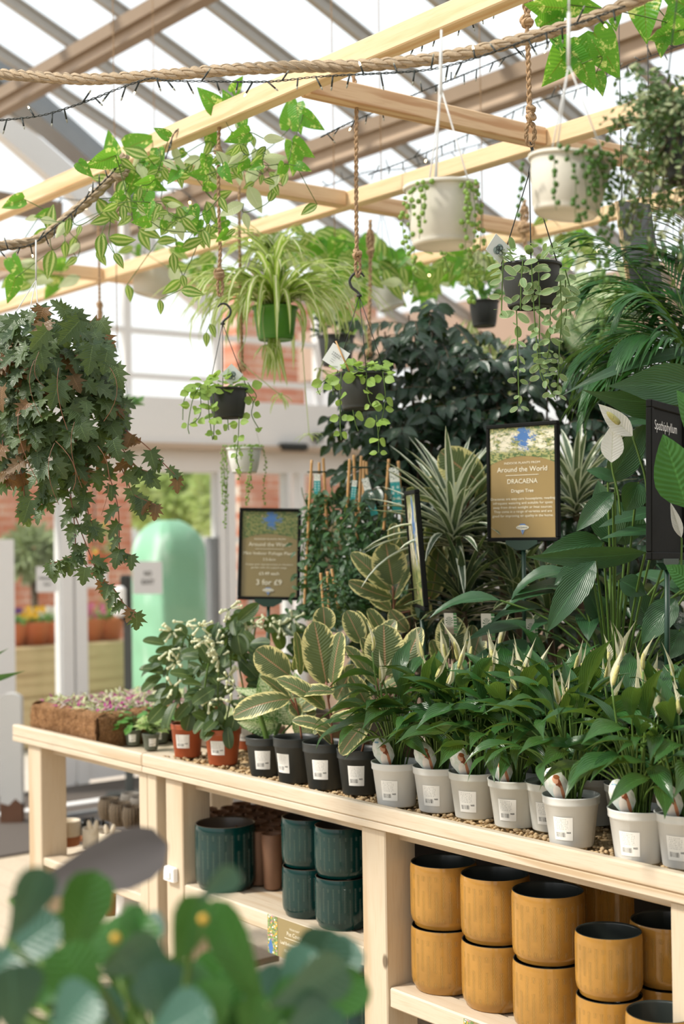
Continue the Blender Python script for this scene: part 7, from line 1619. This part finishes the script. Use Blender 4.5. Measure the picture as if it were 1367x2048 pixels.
# notices on the glass
def notice(px0, py0, px1, py1, lines, label, s_off=-.02):
    a = wallpt(px0, py1, s_off); b = wallpt(px1, py1, s_off); t_ = wallpt(px0, py0, s_off); ux = unit(b-a); uz = np.array((0, 0, 1.)); w = np.linalg.norm(b-a); h = t_[2]-a[2]; nn = np.cross(ux, uz)
    rt = thing('paper_notice', label, 'notice', a); m = MB(); V = [a, a+ux*w, a+ux*w+uz*h, a+uz*h]; m.add(V+[v-nn*.002 for v in V], [(0, 1, 2, 3), (7, 6, 5, 4), (0, 4, 5, 1), (1, 5, 6, 2), (2, 6, 7, 3), (3, 7, 4, 0)]); sh = m.build('sheet', M['white_paint'], rt, smooth=False); m = MB()
    if not lines: return
    for (s_, y, sz, ft) in lines: text_mb(m, s_, sz*h, a+ux*w/2+uz*y*h, ux, uz, fit=ft*w, off=.002, bold=.02)
    m.build('lettering', M['black_plastic'], sh, smooth=False, org=ORG[rt.name])
notice(266, 1122, 325, 1188, [('NO', .56, .20, .26), ('EXIT', .30, .20, .42)], 'white notice reading NO EXIT on the glass before the green cover')
notice(73, 1133, 116, 1184, [('Automatic', .50, .17, .82), ('door', .26, .17, .34)], 'white Automatic door notice on the left glass pane')
notice(166, 1130, 216, 1176, [], 'blank white sheet on the glass right of the door frame')
# brick walls outside
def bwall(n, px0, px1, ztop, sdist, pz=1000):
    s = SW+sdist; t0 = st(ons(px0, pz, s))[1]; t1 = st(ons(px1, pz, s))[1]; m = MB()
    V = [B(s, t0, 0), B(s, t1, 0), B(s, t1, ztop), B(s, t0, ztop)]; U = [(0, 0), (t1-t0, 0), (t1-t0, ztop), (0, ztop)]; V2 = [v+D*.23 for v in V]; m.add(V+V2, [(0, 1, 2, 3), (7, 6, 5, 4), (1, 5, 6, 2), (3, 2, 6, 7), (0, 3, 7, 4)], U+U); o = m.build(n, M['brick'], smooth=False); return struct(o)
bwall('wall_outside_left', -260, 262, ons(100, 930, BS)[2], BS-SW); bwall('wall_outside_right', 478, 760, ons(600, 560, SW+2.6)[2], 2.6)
s_ = SW+1.6; a, b = ons(-80, 1600, s_), ons(262, 1600, s_); zt = ons(150, 1288, s_)[2]; ta, tb = st(a)[1], st(b)[1]
rt = thing('raised_planter', 'long raised planter of timber sleepers outside the glass doors', 'planter', B(s_, (ta+tb)/2, 0))
for k_ in range(2): m = MB(); m.box(B(s_+.25, (ta+tb)/2, zt*(k_+.5)/2), (.5, tb-ta, zt/2-.004), AX, bev=.01); m.build('sleeper', M['planter_wood'], rt, smooth=False)
rs = np.random.RandomState(3)
for i, (px, lab, col) in enumerate(((20, 'terracotta bowl of purple pansies at the left end of the planter', '#6a3f8a'), (68, 'terracotta bowl of yellow and white pansies on the planter', '#f0c23a'), (104, 'terracotta bowl of white and orange violas beside the door frame', '#efe9e0'), (178, 'terracotta bowl of pink flowers right of the door frame on the planter', '#d87a9a'), (215, 'terracotta bowl with green shoots beside the propped boards', '#8fb050'))):
    p = ons(px, 1288, s_+.2); t_ = st(p)[1]; c = B(s_+.2, t_, zt); rt = thing('pansy_bowl', lab, 'flower pot', c, 'terracotta flower bowls on the planter'); R = .135; m = MB(); m.lathe([(0, 0), (R*.7, 0), (R*.95, .14), (R, .15), (R, .17), (R*.9, .17), (R*.88, .13), (0, .12)], 28, c); m.build('bowl', plain('orange_terracotta', rgb('#c96e44'), .7, .15, 20) if i == 0 else bpy.data.materials['orange_terracotta'], rt)
    lv = LV('small'); m = MB()
    for k_ in range(130): a_ = rs.uniform(0, 6.28); q = rs.uniform(0, R); lv.add(c+np.array((cos(a_)*q, sin(a_)*q, .15+rs.uniform(0, .06))), unit(np.array((cos(a_), sin(a_), rs.uniform(0, 1)))), (0, -.5, 1), .05, .022, .5, .2)
    lv.out(m, 0).build('foliage', M['lf_mini'], rt); m = MB(); lf = LV('round')
    for k_ in range(16):
        a_ = rs.uniform(0, 6.28); q = rs.uniform(0, R*1.05); f0 = c+np.array((cos(a_)*q, sin(a_)*q, .19+rs.uniform(0, .08)))
        for j in range(5): b_ = j/5*6.28; lf.add(f0, unit(np.array((cos(b_), -.2, sin(b_)))), (0, -1, .2), .028, .030, .1, .1)
    lf.out(m, 0).build('flowers', plain('petals_%s' % ('purple', 'yellow', 'white', 'pink', 'lime')[i], rgb(col), .5, .1, trans=.3), rt)
# propped boards
m = MB()
rt = thing('propped_boards', 'pair of timber boards propped in an upturned V behind the door', 'boards', ons(225, 1290, s_+.6))
for (x0, y0, x1, y1) in ((205, 1195, 238, 1295), (212, 1190, 185, 1292)): m = MB(); m.beam(ons(x0, y0, s_+.6), ons(x1, y1, s_+.6), .09, .03); m.build('board', M['planter_wood'], rt, smooth=False)
p0 = ons(190, 1105, s_+1.0); rt = thing('hanging_basket', 'orange hanging basket with yellow flowers outside, right of the door frame', 'hanging basket', p0); m = MB(); m.lathe([(0, -.14), (.1, -.12), (.17, 0), (.15, 0), (0, -.02)], 24, p0); m.build('basket', bpy.data.materials['orange_terracotta'], rt)
lv = LV('small'); lf = LV('round')
for k_ in range(120): d = unit(rs.normal(0, 1, 3)); lv.add(p0+d*.13+np.array((0, 0, .07)), d, (0, -1, .5), .06, .03, .3, .2)
for k_ in range(26): d = unit(rs.normal(0, 1, 3)); lf.add(p0+d*.15+np.array((0, -.05, .10)), d, (0, -1, .2), .035, .035, .2, .1)
m = MB(); lv.out(m, 0).build('foliage', M['lf_mini'], rt); m = MB(); lf.out(m, 0).build('flowers', bpy.data.materials['petals_yellow'], rt); m = MB(); m.tube([p0+np.array((0, 0, .05)), p0+np.array((0, 0, .9))], .006, 5); m.build('chain', M['wire'], rt)
# bushes and trees outside
def bush(name, label, px, py, rx, ry, s, n, mt, L, seed=0, trunk=True, group=None):
    rs = np.random.RandomState(seed); c = ons(px, py, s); z_ = DEPTH(c); rt = thing(name, label, 'tree' if trunk else 'shrub', (c[0], c[1], 0), group); lv = LV('lance1'); k_ = z_/F; m = MB(); m.tube([np.array((c[0], c[1], 0)), c], .03, 7); m.build('trunk', M['stem_brown'], rt)
    for i in range(n):
        d = unit(rs.normal(0, 1, 3)); q = rs.uniform(.2, 1)**.5; lv.add(c+d*q*np.array((rx*k_, rx*k_*.7, ry*k_)), unit(d+rs.normal(0, .7, 3)), (0, -1, .6), L*rs.uniform(.7, 1.3), L*.35, .4, .2)
    m = MB(); lv.out(m, 0).build('foliage', M[mt], rt)
M['lf_tree'] = leafmat('sunlit_tree_leaf', rgb('#a9bf6a'), rgb('#ccd99a'), None, None, .6, .5, vein=.1)
M['lf_olive'] = leafmat('olive_shrub_leaf', rgb('#7d8a62'), rgb('#9aa57e'), None, None, .6, .3, vein=.1)
bush('garden_tree', 'sunlit garden tree behind the green-covered doorway', 350, 985, 110, 75, SW+5.5, 1300, 'lf_tree', .22, 1, group='sunlit trees beyond the glass')
bush('garden_tree', 'sunlit garden tree glimpsed just left of the small pearl pot', 440, 1000, 45, 70, SW+4.6, 500, 'lf_tree', .18, 2, group='sunlit trees beyond the glass')
bush('garden_tree', 'sunlit garden tree between the two door frames', 240, 985, 60, 50, SW+4.8, 500, 'lf_tree', .18, 3, group='sunlit trees beyond the glass')
bush('olive_shrub', 'grey-green shrub against the brick wall at the far left', 68, 1105, 48, 42, SW+2.4, 600, 'lf_olive', .12, 4, False)
# green covered shape
s_ = SW+.9; a, b = ons(270, 1500, s_), ons(412, 1500, s_); z0 = 0; zt = ons(340, 1040, s_)[2]; w = np.linalg.norm(b-a)-.15; a = a+N*.30; b = b+N*.0; rs = np.random.RandomState(2)
rt = thing('covered_trolley', 'tall round-topped stack wrapped in green netting outside the NO EXIT door', 'covered stack', (a+b)/2*np.array((1, 1, 0))); m = MB(); nu, nz = 60, 60; V = []; dp = .5
per = lambda f: (f*4) % 4
for j in range(nz+1):
    h = zt*j/nz; sh = 1.0 if h < zt-.28 else math.sqrt(max(0.0, 1-((h-(zt-.28))/.28)**2*.92)); sh = max(sh, .0)
    for i in range(nu):
        th = i/nu*2*pi; x = np.sign(cos(th))*abs(cos(th))**.45*w/2; y = np.sign(sin(th))*abs(sin(th))**.45*dp/2; wr = 1+.02*sin(th*7+h*5)+.012*sin(h*23+th*3)
        V.append(B(st(a)[0]+dp/2, (st(a)[1]+st(b)[1])/2, h)+N*x*(sh if j > nz*.6 else 1)*wr+D*y*max(sh, .35)*wr)
m.add(V, [(j*nu+i, j*nu+(i+1) % nu, (j+1)*nu+(i+1) % nu, (j+1)*nu+i) for j in range(nz) for i in range(nu)]+[tuple(nz*nu+i for i in range(nu))])
g = G('green_netting'); o = g.coord(); n = g.noise(g.map(o, (1, 1, .35), rot=(.5, .3, 0)), 4.5, 4); M['netting'] = g.prin(g.mix(g.ss(n, .55, .75), rgb('#8fc6a4'), rgb('#cbe6d5')), .5, g.bump(n, .5, .05)); m.build('netting', M['netting'], rt)
# rail fence
rt = thing('rail_fence', 'pale metal rail fence outside, left of the Mini Indoor sign', 'fence', ons(440, 1300, SW+2.0)*np.array((1, 1, 0)))
for y in (1078, 1165): m = MB(); m.beam(ons(412, y, SW+2.0), ons(520, y+2, SW+2.0), .05, .04); m.build('rail', M['white_paint'], rt, smooth=False)
for x in (420, 500): m = MB(); q = ons(x, 1078, SW+2.0); m.beam(np.array((q[0], q[1], 0.)), q, .05, .05, up=(0, 1, 0)); m.build('fence_post', M['glaze_bar'], rt, smooth=False)
# hose loop on the brick wall
m = MB(); q = poly([ons(x, y, SW+2.5) for x, y in ((560, 1180), (568, 1210), (580, 1226), (592, 1215), (600, 1180), (596, 1150))], 40); m.tube(q, .02, 7); tag(m.build('garden_hose', M['pot_cream']), 'pale hose looped on the brick wall below the Mini Indoor sign', 'hose')
